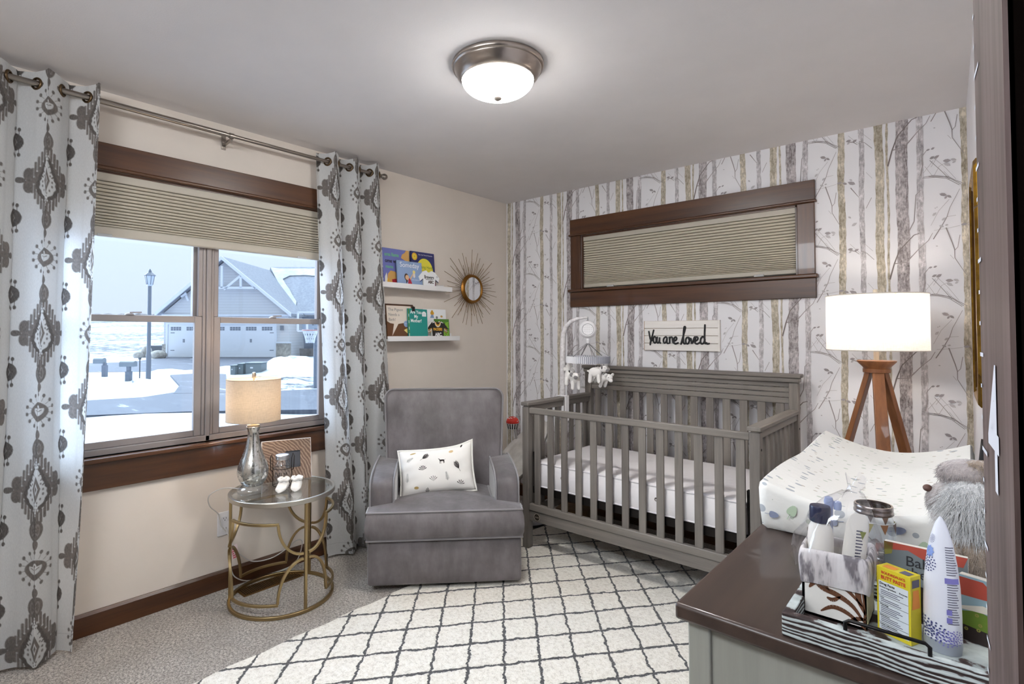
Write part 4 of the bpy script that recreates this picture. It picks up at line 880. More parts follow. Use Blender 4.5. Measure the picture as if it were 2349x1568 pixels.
for st in S:
    pts = [Vector((X0 + .010 + x * kx, -.0225, Z0s + .002 + (z - 30) * kz * 1.06)) for x, z in st]; sm_ = []
    for i in range(len(pts) - 1):
        p0, p1, p2, p3 = pts[max(i - 1, 0)], pts[i], pts[i + 1], pts[min(i + 2, len(pts) - 1)]
        for q in (0, .25, .5, .75): sm_.append(.5 * (2 * p1 + (p2 - p0) * q + (2 * p0 - 5 * p1 + 4 * p2 - p3) * q * q + (3 * p1 - p0 - 3 * p2 + p3) * q ** 3))
    sm_.append(pts[-1]); b.tube(sm_, .0060, 'black_ink', 8)
    for e in (sm_[0], sm_[-1]): b.ball(e, .0060, 'black_ink', n=8)
build('lettering', b, sg)
# ================================================================== CRIB
C1, C2 = (98, 92, 87), (136, 129, 122)
for a in 'xyz': wood('crib_' + a, C1, C2, a, .48, .9, .12)
P('iron_dark', (26, 20, 18), .55, .5); P('badge_brown', (74, 66, 58), .4, .6); P('badge_pale', (176, 166, 150), .5)
CX0, CX1, CYF, CYB = .848, 2.214, -.868, -.088
crib = thing('baby_crib', ((CX0 + CX1) / 2, (CYF + CYB) / 2, .013), 'grey-brown slatted wooden baby crib against the birch wallpaper', 'crib')
ZR = .013
def cb(nm, x0, x1, y0, y1, z0, z1, ax, bev=.004, par=None):
    b = MB(); b.box(x0, x1, y0, y1, z0, z1, 'crib_' + ax); return build(nm, b, par or crib, bevel=bev)
pw = .047
# posts
for x0 in (CX0, CX1 - pw):
    cb('post', x0, x0 + pw, CYF, CYF + pw, ZR, .878, 'z')
    cb('post', x0, x0 + pw, CYB - pw, CYB, ZR, 1.055, 'z')
# head board: cap, planks, lower rail, slats
cb('cap_rail', CX0 - .018, CX1 + .018, CYB - pw - .018, CYB + .012, 1.082, 1.104, 'x', .005); cb('cap_moulding', CX0 - .008, CX1 + .008, CYB - pw - .009, CYB + .006, 1.055, 1.082, 'x', .006)
zp = [.934, .969, .998, 1.027, 1.055]
for z0, z1 in zip(zp[:-1], zp[1:]): cb('head_plank', CX0 + pw, CX1 - pw, CYB - .034, CYB - .014, z0 + .0018, z1 - .0012, 'x', .003)
cb('rail', CX0 + pw, CX1 - pw, CYB - .036, CYB - .012, .190, .250, 'x')
n = 13; gap = (CX1 - CX0 - 2 * pw) / n
for k in range(n): xc = CX0 + pw + gap * (k + .5); cb('slat', xc - .0225, xc + .0225, CYB - .030, CYB - .018, .245, .936, 'z', .003)
# front: top rail, slats, double bottom rail
cb('rail', CX0 + pw, CX1 - pw, CYF + .008, CYF + .034, .838, .874, 'x', .005); cb('rail', CX0 + pw, CX1 - pw, CYF + .004, CYF + .036, .246, .288, 'x', .005); cb('apron_rail', CX0 + pw, CX1 - pw, CYF + .010, CYF + .032, .183, .246, 'x', .003)
for k in range(n): xc = CX0 + pw + gap * (k + .5) + .006; cb('slat', xc - .0205, xc + .0205, CYF + .015, CYF + .027, .284, .842, 'z', .003)
# ends
for x0, s in ((CX0, -1), (CX1 - pw, 1)):
    cb('side_cap', x0 - .006, x0 + pw + .006, CYF - .008, CYB - pw, .884, .906, 'y', .005); cb('side_rail', x0 + .006, x0 + pw - .006, CYF + .004, CYB - pw, .846, .884, 'y', .004)
    cb('side_rail', x0 + .012, x0 + pw - .012, CYF + pw, CYB - pw, .195, .255, 'y', .004)
    m_ = 8; g2 = (CYB - CYF - 2 * pw) / m_
    for k in range(m_): yc = CYF + pw + g2 * (k + .5); cb('slat', x0 + .017, x0 + .030, yc - .0205, yc + .0205, .250, .850, 'z', .003)
b = MB(); b.box(CX0 + .055, CX1 - .055, CYF + .05, CYB - .05, .372, .386, 'iron_dark')
for k in range(12): x = CX0 + .1 + k * (CX1 - CX0 - .2) / 11; b.box(x - .004, x + .004, CYF + .05, CYB - .05, .360, .372, 'iron_dark')
for y in (CYF + .045, CYB - .060): b.box(CX0 + .05, CX1 - .05, y, y + .012, .345, .386, 'iron_dark')
build('mattress_support', b, crib)
for x in (CX0 + pw + .012, CX1 - pw - .02):
    b = MB(); b.bar((x, CYF + .06, .36), (x, CYF + .05, .60), .006, .025, 'iron_dark', up=(0, 1, 0)); b.bar((x, CYB - .07, .36), (x, CYB - .06, .60), .006, .025, 'iron_dark', up=(0, 1, 0)); build('hanger_bracket', b, crib)
bx_, bz_ = .955, .216; mt = frame((bx_, CYF + .010, bz_), (1, 0, 0), (0, 0, 1))
b = MB(); b.lathe([(.001, .004), (.019, .004), (.021, .003), (.022, 0)], 'badge_brown', 32, mt, cap=False)
b.tube([mt @ Vector((.0205 * math.cos(a), .0205 * math.sin(a), .004)) for a in np.linspace(0, 2 * PI, 32, endpoint=False)], .0012, 'badge_pale', 6, closed=True)
for k in (-.009, 0, .009): b.poly([mt @ Vector(q) for q in ((k - .004, .003, .0045), (k - .0015, -.005, .0045), (k + .0015, -.005, .0045), (k + .004, .003, .0045), (k, .001, .0045))], 'badge_pale')
build('maker_badge', b, crib)
for y in (CYF + .021, CYB - .025):
    for z in (.80, .45): b = MB(); b.lathe([(.006, 0), (.005, .002), (.001, .002)], 'iron_dark', 12, frame((CX1, y, z), (0, 1, 0), (0, 0, 1))); build('bolt', b, crib)

# mattress
m = P('mattress_cover', (238, 234, 236), .55); t = NT(m); v = t.coord()
vo = t.node('ShaderNodeTexVoronoi', feature='DISTANCE_TO_EDGE'); vo.inputs['Scale'].default_value = 16; t.l.new(v, vo.inputs[0]); t.bump(t.math('POWER', vo.outputs[0], .5), .25, .004)
P('mattress_piping', (222, 218, 222), .5); P('eyelet_metal', (150, 146, 142), .3, 1.0)
mx0, mx1, my0, my1, mz0, mz1 = CX0 + .058, CX1 - .058, CYF + .045, CYB - .048, .388, .540
ma = thing('crib_mattress', ((mx0 + mx1) / 2, (my0 + my1) / 2, mz0), 'white waterproof crib mattress with piped edges lying in the crib', 'mattress')
out_ = rrect(mx1 - mx0, my1 - my0, .055, 8, (mx0 + mx1) / 2, (my0 + my1) / 2)
def ins(k): return rrect(mx1 - mx0 - 2 * k, my1 - my0 - 2 * k, max(.055 - k, .012), 8, (mx0 + mx1) / 2, (my0 + my1) / 2)
b = MB(); rows = []
for k, z in ((.03, mz0), (.004, mz0 + .004), (0, mz0 + .012), (-.003, (mz0 + mz1) / 2), (0, mz1 - .012), (.004, mz1 - .004), (.03, mz1 + .002), (.12, mz1 + .006)): rows.append([(x, y, z) for x, y in ins(k)])
b.grid(rows, 'mattress_cover', closed=True); b.poly(rows[-1], 'mattress_cover'); b.poly(rows[0][::-1], 'mattress_cover'); build('body', b, ma, angle=60)
for z in (mz0 + .006, mz1 - .006): b = MB(); b.tube([(x, y, z) for x, y in ins(.001)], .0045, 'mattress_piping', 8, closed=True); build('piping', b, ma)
for x in (1.115, 1.700):
    mt = frame((x, my0 - .002, .472 if x < 1.3 else .468), (1, 0, 0), (0, 0, 1)); b = MB(); b.lathe([(.005, .001), (.006, .003), (.010, .003), (.011, 0)], 'eyelet_metal', 20, mt, cap=False); b.lathe([(.001, .0008), (.006, .0008)], 'iron_dark', 16, mt, cap=False); build('air_vent', b, ma)
# carton under the crib
noisy('carton', (120, 92, 62), (104, 78, 52), 10, .8); P('carton_print', (60, 46, 36), .7)
bxr = thing('cardboard_box', (.86, -.30, 0.013), 'small brown carton on the floor under the left end of the crib', 'box', rot=(0, 0, .25))
b = MB(); b.box(-.11, .11, -.08, .08, 0, .11, 'carton'); build('carton_body', b, bxr, bevel=.002, local=True)
b = MB(); b.box(-.11, .0, -.081, -.0802, .11, .112, 'carton'); b.box(.03, .10, -.0812, -.0802, .03, .07, 'carton_print'); build('printed_label', b, bxr, local=True)

# ================================================================== CRIB MOBILE
m = noisy('knit_white', (226, 222, 222), (196, 190, 190), 60, .85, .35, 90, bdist=.003)
P('mobile_plastic', (236, 234, 235), .35); P('mobile_grey', (140, 138, 140), .5); P('plush_white', (236, 232, 228), .95, Sheen_Weight=.5); P('plush_grey', (128, 124, 124), .95, Sheen_Weight=.4); P('plush_black', (40, 36, 38), .9); P('thread', (200, 198, 196), .7)
m = P('stripe_band', (220, 220, 224), .8); t = NT(m); v = t.coord(); sxx = t.node('ShaderNodeSeparateXYZ'); t.l.new(v, sxx.inputs[0])
mx_, my_ = 1.052, -.425
at_ = t.math('ARCTAN2', sxx.outputs[1], sxx.outputs[0]); st_ = t.math('GREATER_THAN', t.math('SINE', t.math('MULTIPLY', at_, 68.0)), 0.1); t.l.new(t.mix(st_, lin((228, 227, 230)), lin((138, 140, 150))), t.b.inputs['Base Color'])
mob = thing('crib_mobile', (mx_, my_, .905), 'white musical crib mobile with striped ring and soft animals above the crib', 'crib mobile')
px_ = .868; yq = -.455
b = MB(); b.prism(rrect(.052, .150, .012), -.006, .012, 'mobile_plastic', frame((px_, yq - .0, .830), (.75, -.66, 0), (0, 0, 1)))
b.box(CX0 - .012, CX0 - .007, yq - .024, yq + .024, .74, .908, 'mobile_plastic'); b.box(CX0 - .012, CX0 + pw + .012, yq - .024, yq + .024, .908, .914, 'mobile_plastic'); b.box(CX0 + pw + .007, CX0 + pw + .013, yq - .024, yq + .024, .745, .914, 'mobile_plastic'); build('clamp', b, mob, bevel=.003)
b = MB(); pts = [(px_, yq, .905), (px_ + .003, yq, 1.0), (px_ + .004, yq, 1.12), (px_ + .006, yq, 1.25), (px_ + .012, yq, 1.33), (px_ + .030, yq + .003, 1.380), (px_ + .065, yq + .010, 1.412), (px_ + .110, yq + .018, 1.430), (px_ + .160, yq + .028, 1.437), (mx_, my_, 1.436)]
b.tube(pts, [.020, .018, .019, .0185, .018, .016, .014, .011, .008, .006], 'knit_white', 14); build('arm_sleeve', b, mob)
td = Vector((CAM.x - mx_, CAM.y - my_, 0)).normalized()
b = MB(); b.tube([(mx_, my_, 1.436), (mx_, my_, 1.405)], .003, 'mobile_grey', 8); b.lathe([(.001, 1.262), (.012, 1.270), (.014, 1.30)], 'mobile_plastic', 16, T(mx_, my_, 0))
mt = frame((mx_, my_, 1.358), Vector((-td.y, td.x, 0)), (0, 0, 1)); b.lathe([(.001, -.026), (.042, -.026), (.055, -.016), (.058, 0), (.055, .016), (.042, .025), (.039, .024), (.001, .024)], 'mobile_plastic', 40, mt); mb_ = build('music_box', b, mob)
b = MB(); b.tube([mt @ Vector((.037 * math.cos(a), .037 * math.sin(a), .0245)) for a in np.linspace(0, 2 * PI, 32, endpoint=False)], .0016, 'mobile_grey', 6, closed=True)
for i in range(-2, 3):
    for j in range(-2, 3):
        if i * i + j * j <= 5: b.lathe([(.0025, 0), (.0025, .0008)], 'thread', 8, mt @ T(i * .012, j * .012, .0243))
build('speaker_grille', b, mb_)
RR, zr0, zr1 = .140, 1.138, 1.182
b = MB(); NN = 136
b.grid([[(mx_ + (RR + .0028 * (1 if k % 2 else -1)) * math.cos(2 * PI * k / NN), my_ + (RR + .0028 * (1 if k % 2 else -1)) * math.sin(2 * PI * k / NN), z) for k in range(NN)] for z in (zr0, zr1)], 'stripe_band', closed=True, smooth=False)
b.grid([[(mx_ + (RR - .006) * math.cos(2 * PI * k / NN), my_ + (RR - .006) * math.sin(2 * PI * k / NN), z) for k in range(NN)] for z in (zr1, zr0)], 'stripe_band', closed=True)
build('striped_ring', b, mob)
for k in range(6):
    a = k * PI / 3 + .35; e = Vector((mx_ + RR * math.cos(a), my_ + RR * math.sin(a), zr1)); b = MB(); b.bar((mx_, my_, 1.268), e, .008, .0015, 'mobile_grey', up=(0, 0, 1)); build('ribbon', b, mob)
def plush(nm, c, ang, mb, par):
    o = build(nm, mb, par); return o
def animal(nm, c, ang, spots=None, stripes=False, ear='plush_white', sit=False, tilt=0.0, body='plush_white'):
    Mx = T(*c) @ Matrix.Rotation(ang, 4, 'Z') @ Matrix.Rotation(tilt, 4, 'Y'); b = MB()
    b.ball((0, 0, 0), (.042, .030, .031), body, n=18); b.v = [tuple(Mx @ Vector(p)) for p in b.v]
    def add(cc, r, mt_, rot=None):
        q = MB(); q.ball(cc, r, mt_, rot, n=14); b.add([Mx @ Vector(p) for p in q.v], q.f, mt_, True)
    for x in (-.026, .024):
        for y in (-.017, .017):
            q = MB(); q.tube([(x, y, -.012), (x * 1.15, y * 1.15, -.058)], [.012, .011], body, 10); q.ball((x * 1.15, y * 1.15, -.058), .011, 'plush_grey' if stripes else body, n=10)
            for f, km, fs in zip(q.f, q.fm, q.fs): pass
            b.add([Mx @ Vector(p) for p in q.v], q.f, body, True)
    add((.054, 0, .022), (.026, .022, .021), body); add((.076, 0, .014), (.014, .014, .012), 'plush_grey' if ear == 'plush_grey' else body)
    for s in (-1, 1):
        add((.048, s * .026, .036 if not sit else .030), (.006, .012, .014), ear); add((.066, s * .016, .030), .0026, 'plush_black')
    add((-.044, 0, .006), (.010, .005, .005), body)
    if spots:
        for i in range(spots):
            a = i * 2.4; add((.028 * math.cos(a), .024 * math.sin(a * 1.3) , .022 + .006 * math.sin(a)), (.006, .006, .004), 'plush_black')
    if stripes:
        for i in range(6):
            x = -.032 + i * .012; rr = .031 * math.sqrt(max(0, 1 - (x / .043) ** 2)) + .001
            q = MB(); q.tube([(x + .004 * math.sin(a * 3), rr * math.cos(a) * .98, rr * math.sin(a)) for a in np.linspace(.25 * PI, .75 * PI, 9)], .0016, 'plush_black', 6); b.add([Mx @ Vector(p) for p in q.v], q.f, 'plush_black', True)
    if nm == 'plush_giraffe':
        q = MB(); q.tube([(.034, 0, .010), (.052, 0, .06), (.058, 0, .098)], [.016, .013, .012], body, 10); b.add([Mx @ Vector(p) for p in q.v], q.f, body, True)
    o = build(nm, b, mob)
    top = Mx @ Vector((0, 0, .03)); d = Vector((c[0] - mx_, c[1] - my_, 0)).normalized()
    s = MB(); s.tube([top, (mx_ + d.x * RR, my_ + d.y * RR, zr0 + .002)], .0007, 'thread', 5); build('string', s, o)
R_ = .125
for nm, a, z, ang, kw in (('plush_bear', 190, 1.075, 2.6, {}), ('plush_giraffe', 222, 1.058, 2.2, dict(spots=7)), ('plush_elephant', 262, 1.040, -1.0, dict(ear='plush_grey', sit=True)), ('plush_dog', 322, 1.085, .3, dict(ear='plush_grey')), ('plush_zebra', 350, 1.060, -.35, dict(stripes=True, tilt=.5)), ('plush_sheep', 90, 1.075, 1.0, {})):
    a = math.radians(a); animal(nm, (mx_ + R_ * math.cos(a), my_ + R_ * math.sin(a), z), ang, **kw)
# ================================================================== RECLINER
m = P('velvet_grey', (126, 120, 122), .62, 0, Sheen_Weight=.65, Sheen_Roughness=.35); t = NT(m); v = t.coord()
n1 = t.noise(v, 5.5, 5, .6); n2 = t.noise(t.coord((1, 1, .35), (0, .5, .3)), 13, 4, .6)
f = t.math('ADD', t.math('MULTIPLY', n1, .55), t.math('MULTIPLY', n2, .45))
t.l.new(t.ramp(f, (0.34, lin((84, 79, 79))), (0.50, lin((104, 98, 99))), (0.64, lin((120, 114, 116)))), t.b.inputs['Base Color']); t.bump(n2, .25, .012)
P('velvet_piping', (126, 121, 123), .6, 0, Sheen_Weight=.6); P('plinth_black', (22, 20, 20), .6)
ch = thing('recliner', (.891, -1.566, 0), 'grey velvet recliner with piped cushions between the side table and crib', 'armchair', rot=(0, 0, math.atan2(.73187, .68144)))
# local frame: x along the front (0 centre), y to the back, z up
def soft(rows_fn, nm, mat='velvet_grey', sub=1):
    b = MB(); rows_fn(b); return build(nm, b, ch, local=True, sub=sub, bevel=0)
def rbox(b, x0, x1, y0, y1, z0, z1, r, mat='velvet_grey', nx=6, ny=6, nz=4, puff=(0, 0, 0), M=None):
    """rounded soft box built as a subdivided cube with bulging faces"""
    cx, cy, cz = (x0 + x1) / 2, (y0 + y1) / 2, (z0 + z1) / 2; hx, hy, hz = (x1 - x0) / 2, (y1 - y0) / 2, (z1 - z0) / 2
    def mapp(u, v, w):
        p = Vector((u * hx, v * hy, w * hz)); q = Vector((max(-hx + r, min(hx - r, p.x)), max(-hy + r, min(hy - r, p.y)), max(-hz + r, min(hz - r, p.z))))
        d = p - q
        if d.length > 1e-9: p = q + d.normalized() * min(r, d.length * 1.0 if d.length < r else r)
        bx_ = puff[0] * (1 - v * v) * (1 - w * w) * u; by_ = puff[1] * (1 - u * u) * (1 - w * w) * v; bz_ = puff[2] * (1 - u * u) * (1 - v * v) * w
        return (cx + p.x + bx_, cy + p.y + by_, cz + p.z + bz_)
    def lin_(n, h):
        k = max(.08, 1 - r / h); inner = [(-k + 2 * k * i / n) for i in range(n + 1)]; e = [-1, -1 + (1 - k) * .30]; return e + inner + [1 - (1 - k) * .30, 1]
    U, V_, W2 = lin_(nx, hx), lin_(ny, hy), lin_(nz, hz)
    for fixed in (-1, 1):
        for A, B, fn, fl in ((U, V_, lambda a, c: mapp(a, c, fixed), fixed > 0), (U, W2, lambda a, c: mapp(a, fixed, c), fixed < 0), (V_, W2, lambda a, c: mapp(fixed, a, c), fixed > 0)):
            rows = [[fn(a, c) for a in A] for c in B]
            if not fl: rows = rows[::-1]
            b.grid(rows, mat, True, M)
    return b
def weld(o, d=.0008):
    import bmesh
    bm = bmesh.new(); bm.from_mesh(o.data); bmesh.ops.remove_doubles(bm, verts=bm.verts, dist=d); bm.to_mesh(o.data); bm.free(); o.data.update()
    return o
def part(nm, *a, **k):
    b = MB(); rbox(b, *a, **k); return weld(build(nm, b, ch, local=True, angle=80))
b = MB(); b.lathe([(.001, .0), (.29, .0), (.30, .006), (.30, .022), (.25, .030)], 'plinth_black', 48, T(0, .34, .013)); build('swivel_base', b, ch, local=True)
part('front_panel', -.400, .400, .006, .060, .034, .262, .016, puff=(0, .008, 0))
part('side_panel', -.400, -.275, .05, .62, .034, .40, .016); part('side_panel', .275, .400, .05, .62, .034, .40, .016); part('rear_panel', -.39, .39, .58, .63, .034, .50, .016)
b = MB(); b.box(-.28, .28, .06, .58, .06, .26, 'plinth_black'); build('inner_frame', b, ch, local=True)
# arms with sloped rounded fronts
def arm(x0, x1):
    b = MB(); prof = [(.105, .24), (.098, .40), (.098, .500), (.106, .530), (.128, .548), (.19, .566), (.30, .578), (.45, .580), (.55, .578), (.605, .565), (.62, .53), (.62, .24)]
    xs = [x0, x0 + .004, x0 + .016, (x0 + x1) / 2, x1 - .016, x1 - .004, x1]; ins_ = [.014, .005, 0, -.004, 0, .005, .014]
    cy_, cz_ = .36, .40
    rows = []
    for x, i_ in zip(xs, ins_):
        rows.append([(x, y + (i_ if y < cy_ else -i_), z - (i_ if z > .45 else 0)) for y, z in prof])
    b.grid(rows, 'velvet_grey', closed=True); b.poly(rows[0][::-1], 'velvet_grey'); b.poly(rows[-1], 'velvet_grey')
    o = build('armrest', b, ch, local=True, angle=50)
    for x in (x0 + .004, x1 - .004):
        p = MB(); p.tube([(x, y - (.003 if y < .3 else 0), z + (.003 if y > .12 else 0)) for y, z in prof[:-2]], .0048, 'velvet_piping', 8); build('piping', p, o, local=True)
arm(-.402, -.270); arm(.270, .402)
# T-shaped seat cushion
b = MB()
OUT = [(-.402, -.008), (-.404, .086), (-.275, .094), (-.262, .12), (-.262, .56), (.262, .56), (.262, .12), (.275, .094), (.404, .086), (.402, -.008)]
def dens(pts, n=8):
    o = []
    for i in range(len(pts)):
        p, q = pts[i], pts[(i + 1) % len(pts)]; L = math.hypot(q[0] - p[0], q[1] - p[1]); k = max(1, int(L / .045))
        o += [(p[0] + (q[0] - p[0]) * j / k, p[1] + (q[1] - p[1]) * j / k) for j in range(k)]
    return o
DP = dens(OUT); cxy = (0, .26)
def ring_(k, z, push=0):
    r = []
    for x, y in DP:
        vx, vy = x - cxy[0], y - cxy[1]; L = math.hypot(vx, vy) or 1; r.append((x - vx / L * k, y - vy / L * k - (push if y < .0 else 0), z))
    return r
rows = [ring_(.05, .264), ring_(.006, .266), ring_(.0, .272), ring_(-.008, .30, .010), ring_(-.010, .34, .014), ring_(-.008, .38, .010), ring_(0, .408), ring_(.006, .414)]
b.grid(rows, 'velvet_grey', closed=True); b.poly(rows[0][::-1], 'velvet_grey')
# crowned top as scaled rings
prev = rows[-1]; tops = [prev]
for k, dz in ((.15, .010), (.35, .020), (.55, .027), (.78, .032), (.97, .034)): tops.append([(x + (cxy[0] - x) * k, y + (cxy[1] - y) * k, .414 + dz) for x, y, z in ring_(.006, 0)])
b.grid(tops, 'velvet_grey', closed=True); b.poly(tops[-1], 'velvet_grey')
seat = build('seat_cushion', b, ch, local=True, angle=70)
for z in (.270, .412):
    p = MB(); pts = ring_(-.001, z); p.tube(pts, .0052, 'velvet_piping', 8, closed=True); build('piping', p, seat, local=True)
# back cushion: a rounded slab leaning back
Mb = T(0, .44, .40) @ Matrix.Rotation(math.radians(-12), 4, 'X')
b = MB(); wB, hB = .735, .600
def bwidth(z): return 1.0 - .09 * max(0, (.24 - z) / .24)
outl = []
for x, z in rrect(wB, hB, .055, 7, 0, hB / 2): outl.append((x * bwidth(z), z))
outl = dens([outl[i] for i in range(len(outl))], 4)
def bring(k, y): return [(x * (1 - 2 * k / wB), y, (z - hB / 2) * (1 - 2 * k / hB) + hB / 2) for x, z in outl]
rows = [bring(.30, .125), bring(.02, .125), bring(.003, .117), bring(0, .10), bring(0, .03), bring(.004, .008), bring(.016, -.002)]
b.grid(rows, 'velvet_grey', closed=True, M=Mb); b.poly([Mb @ Vector(p) for p in rows[0]], 'velvet_grey')
fr_ = [bring(.016, -.002)] + [bring(.016 + q * .325, -.002 - .040 * math.sin(q / .84 * PI / 2) ** .8) for q in (.12, .26, .42, .58, .72, .84)] + [bring(.016 + .2772 + k * .0, -.042 + .0) for k in ()]
b.grid(fr_, 'velvet_grey', closed=True, M=Mb); b.poly([Mb @ Vector(p) for p in fr_[-1]][::-1], 'velvet_grey')
bk = build('back_cushion', b, ch, local=True, angle=70)
for y in (.006, .117): p = MB(); p.tube([Mb @ Vector(q) for q in bring(.0, y)], .0055, 'velvet_piping', 8, closed=True); build('piping', p, bk, local=True)

# ================================================================== LUMBAR PILLOW on the recliner
P('pillow_cotton', (238, 234, 228), .85); P('pillow_black', (42, 32, 30), .85); P('pillow_grey', (150, 150, 146), .85); P('pillow_gold', (186, 160, 104), .7); P('pillow_tan', (216, 186, 140), .8)
chm = RM['recliner']
pil = thing('throw_pillow', tuple(chm @ Vector((-.04, .31, .436))), 'white oblong pillow printed with dark leaves on the grey recliner', 'pillow')
PM = chm @ T(-.045, .300, .545) @ Matrix.Rotation(math.radians(-4.5), 4, 'Y') @ Matrix.Rotation(math.radians(72), 4, 'X')
pw_, ph_ = .430, .258
def pil_pt(u, v, s):
    e = max(0, 1 - abs(u) ** 3) ** .55 * max(0, 1 - abs(v) ** 3) ** .55; pin = 1 - .075 * (1 - u * u) * abs(v) ** 3; pinu = 1 - .05 * (1 - v * v) * abs(u) ** 3
    x, y = u * pw_ / 2 * pinu, v * ph_ / 2 * pin
    y += .026 * max(0, u) ** 3 * max(0, v) ** 2 - .020 * max(0, -u) ** 4 * max(0, -v) ** 2
    wr = .0035 * math.sin(9 * u + 4 * v) * (1 - abs(v)) + .004 * math.sin(14 * v - 6 * u) * abs(u) ** 2
    return Vector((x, y, s * (.060 * e + wr * e)))
b = MB(); N1, N2 = 36, 24
for s in (1, -1):
    rows = [[PM @ pil_pt(2 * i / N1 - 1, 2 * j / N2 - 1, s) for i in range(N1 + 1)] for j in range(N2 + 1)]
    b.grid(rows if s > 0 else rows[::-1], 'pillow_cotton')
pill_mb = b
edge = [(u, -1) for u in np.linspace(-1, 1, 24)] + [(1, v) for v in np.linspace(-1, 1, 16)][1:] + [(u, 1) for u in np.linspace(1, -1, 24)][1:] + [(-1, v) for v in np.linspace(1, -1, 16)][1:-1]
b = MB(); b.tube([PM @ (pil_pt(u, v, 1) * 1.012) for u, v in edge], .0048, 'pillow_cotton', 8, closed=True); build('flange', b, pil)
pr = MB()
def pprint(shape, x, y, sc, rot, mat):
    c_, s_ = math.cos(rot), math.sin(rot)
    for poly in shape:
        q = []
        for px, py in poly:
            X, Y = x + (px * c_ - py * s_) * sc, y + (px * s_ + py * c_) * sc
            p = PM @ (pil_pt(X / (pw_ / 2), Y / (ph_ / 2), 1) + Vector((0, 0, .0013))); q.append(p)
        pr.poly(q, mat)
def fan(n, spread, w=.10): return [[(0, -.1), (math.sin(a) * 1 - math.cos(a) * w, math.cos(a) + math.sin(a) * w), (math.sin(a) * 1.06, math.cos(a) * 1.06), (math.sin(a) + math.cos(a) * w, math.cos(a) - math.sin(a) * w)] for a in np.linspace(-spread, spread, n)]
def leaf(n=7, w=.55):
    o = [[(-.03, -1.4), (.03, -1.4), (.04, .9), (-.04, .9)]]
    for k in range(n):
        y = -.7 + 1.6 * k / n; L = w * math.sin(PI * (k + 1) / (n + 1.2)) ** .7
        for s in (-1, 1): o.append([(0, y - .04), (s * L, y + .26), (s * L * .95, y + .40), (0, y + .13)])
    return o
def fern(n=8, w=.42):
    o = [[(-.02, -1), (.02, -1), (.02, 1), (-.02, 1)]]
    for k in range(n):
        y = -.8 + 1.6 * k / n
        for s in (-1, 1): o.append([(0, y), (s * w * (1 - k / n * .6), y + .28), (s * w * (1 - k / n * .6), y + .33), (0, y + .07)])
    return o
def oval(rx=.6, ry=.35, n=14): return [[(rx * math.cos(a), ry * math.sin(a)) for a in np.linspace(0, 2 * PI, n, endpoint=False)]]
horse = [[(-.9, .62), (-.55, .60), (-.35, .30), (.5, .28), (.75, .18), (.7, -.1), (.3, -.12), (-.3, -.15), (-.5, .1), (-.62, .42)], [(-.45, .0), (-.30, 0), (-.38, -.7), (-.48, -.7)], [(-.25, -.1), (-.12, -.1), (-.15, -.75), (-.24, -.75)], [(.45, .1), (.65, .1), (.58, -.7), (.48, -.7)], [(.6, .1), (.75, .15), (.78, -.6), (.68, -.6)], [(.7, .22), (1.1, .36), (1.1, .32), (.72, .14)]]
for sh, x, y, sc, rot, mt in ((leaf(), -.062, .080, .024, -1.0, 'pillow_black'), (fan(6, 1.2), -.078, .008, .023, .1, 'pillow_black'), (horse, .030, .048, .022, .0, 'pillow_black'), (leaf(), .118, .014, .026, .45, 'pillow_black'), (oval(), .150, .118, .014, .9, 'pillow_black'), (fan(5, .9, .06), -.022, -.056, .026, 0, 'pillow_black'), (fan(5, 1.2), .128, -.088, .022, -.3, 'pillow_black'), (fan(6, 1.1), -.050, -.112, .020, 1.5, 'pillow_black'), (fern(), -.150, .070, .024, -1.1, 'pillow_grey'), (fern(), -.172, -.028, .026, -.1, 'pillow_grey'), (fern(), .055, -.038, .026, .15, 'pillow_grey'), (oval(), .088, .096, .022, .1, 'pillow_tan'), (oval(), -.120, -.086, .022, -.1, 'pillow_gold'), (oval(.9, .2), -.130, .105, .02, .2, 'pillow_gold')):
    pprint(sh, x, y, sc, rot, mt)
pbody = weld(build('pillow_body', merge(pill_mb, pr), pil, angle=80), 1e-5)

# ================================================================== BABY BOUNCER behind the recliner
noisy('bouncer_cloth', (206, 202, 198), (184, 180, 176), 14, .85, .2); P('bouncer_frame', (210, 208, 208), .4); P('toy_red', (206, 44, 32), .5); P('toy_white', (240, 238, 236), .5); P('strap_black', (22, 20, 22), .6)
bo = thing('baby_bouncer', (.56, -.45, 0), 'pale grey padded baby bouncer with red spotted toy between recliner and crib', 'baby seat')
b = MB(); b.lathe([(.13, 0), (.22, 0), (.24, .012), (.235, .018), (.13, .018)], 'strap_black', 40, T(.50, -.42, 0)); b.lathe([(.10, .018), (.225, .018), (.215, .050), (.12, .085), (.05, .095)], 'bouncer_frame', 40, T(.50, -.42, 0)); build('base', b, bo)
b = MB(); b.tube([(.50, -.42, .08), (.50, -.36, .20), (.52, -.30, .33)], .02, 'bouncer_frame', 12); build('stem', b, bo)
rows = []
for i, t_ in enumerate(np.linspace(0, 1, 12)):
    cx = .46 + .12 * t_; cy = -.62 + .38 * t_; cz = .26 + .10 * math.sin(t_ * 3) + .38 * t_ ** 2; wdt = .06 + .13 * math.sin(PI * min(1, .12 + t_ * .88) ** .8)
    rows.append([(cx + wdt * math.cos(a) * .95, cy + wdt * math.cos(a) * -.25 - .04 * math.sin(a), cz + (.055 * abs(math.cos(a)) ** 2 if math.sin(a) < .3 else -.0) + .035 * math.sin(a)) for a in np.linspace(0, 2 * PI, 24, endpoint=False)])
b = MB(); b.grid(rows, 'bouncer_cloth', closed=True); b.poly(rows[0], 'bouncer_cloth'); b.poly(rows[-1][::-1], 'bouncer_cloth'); build('padded_seat', b, bo, sub=1)
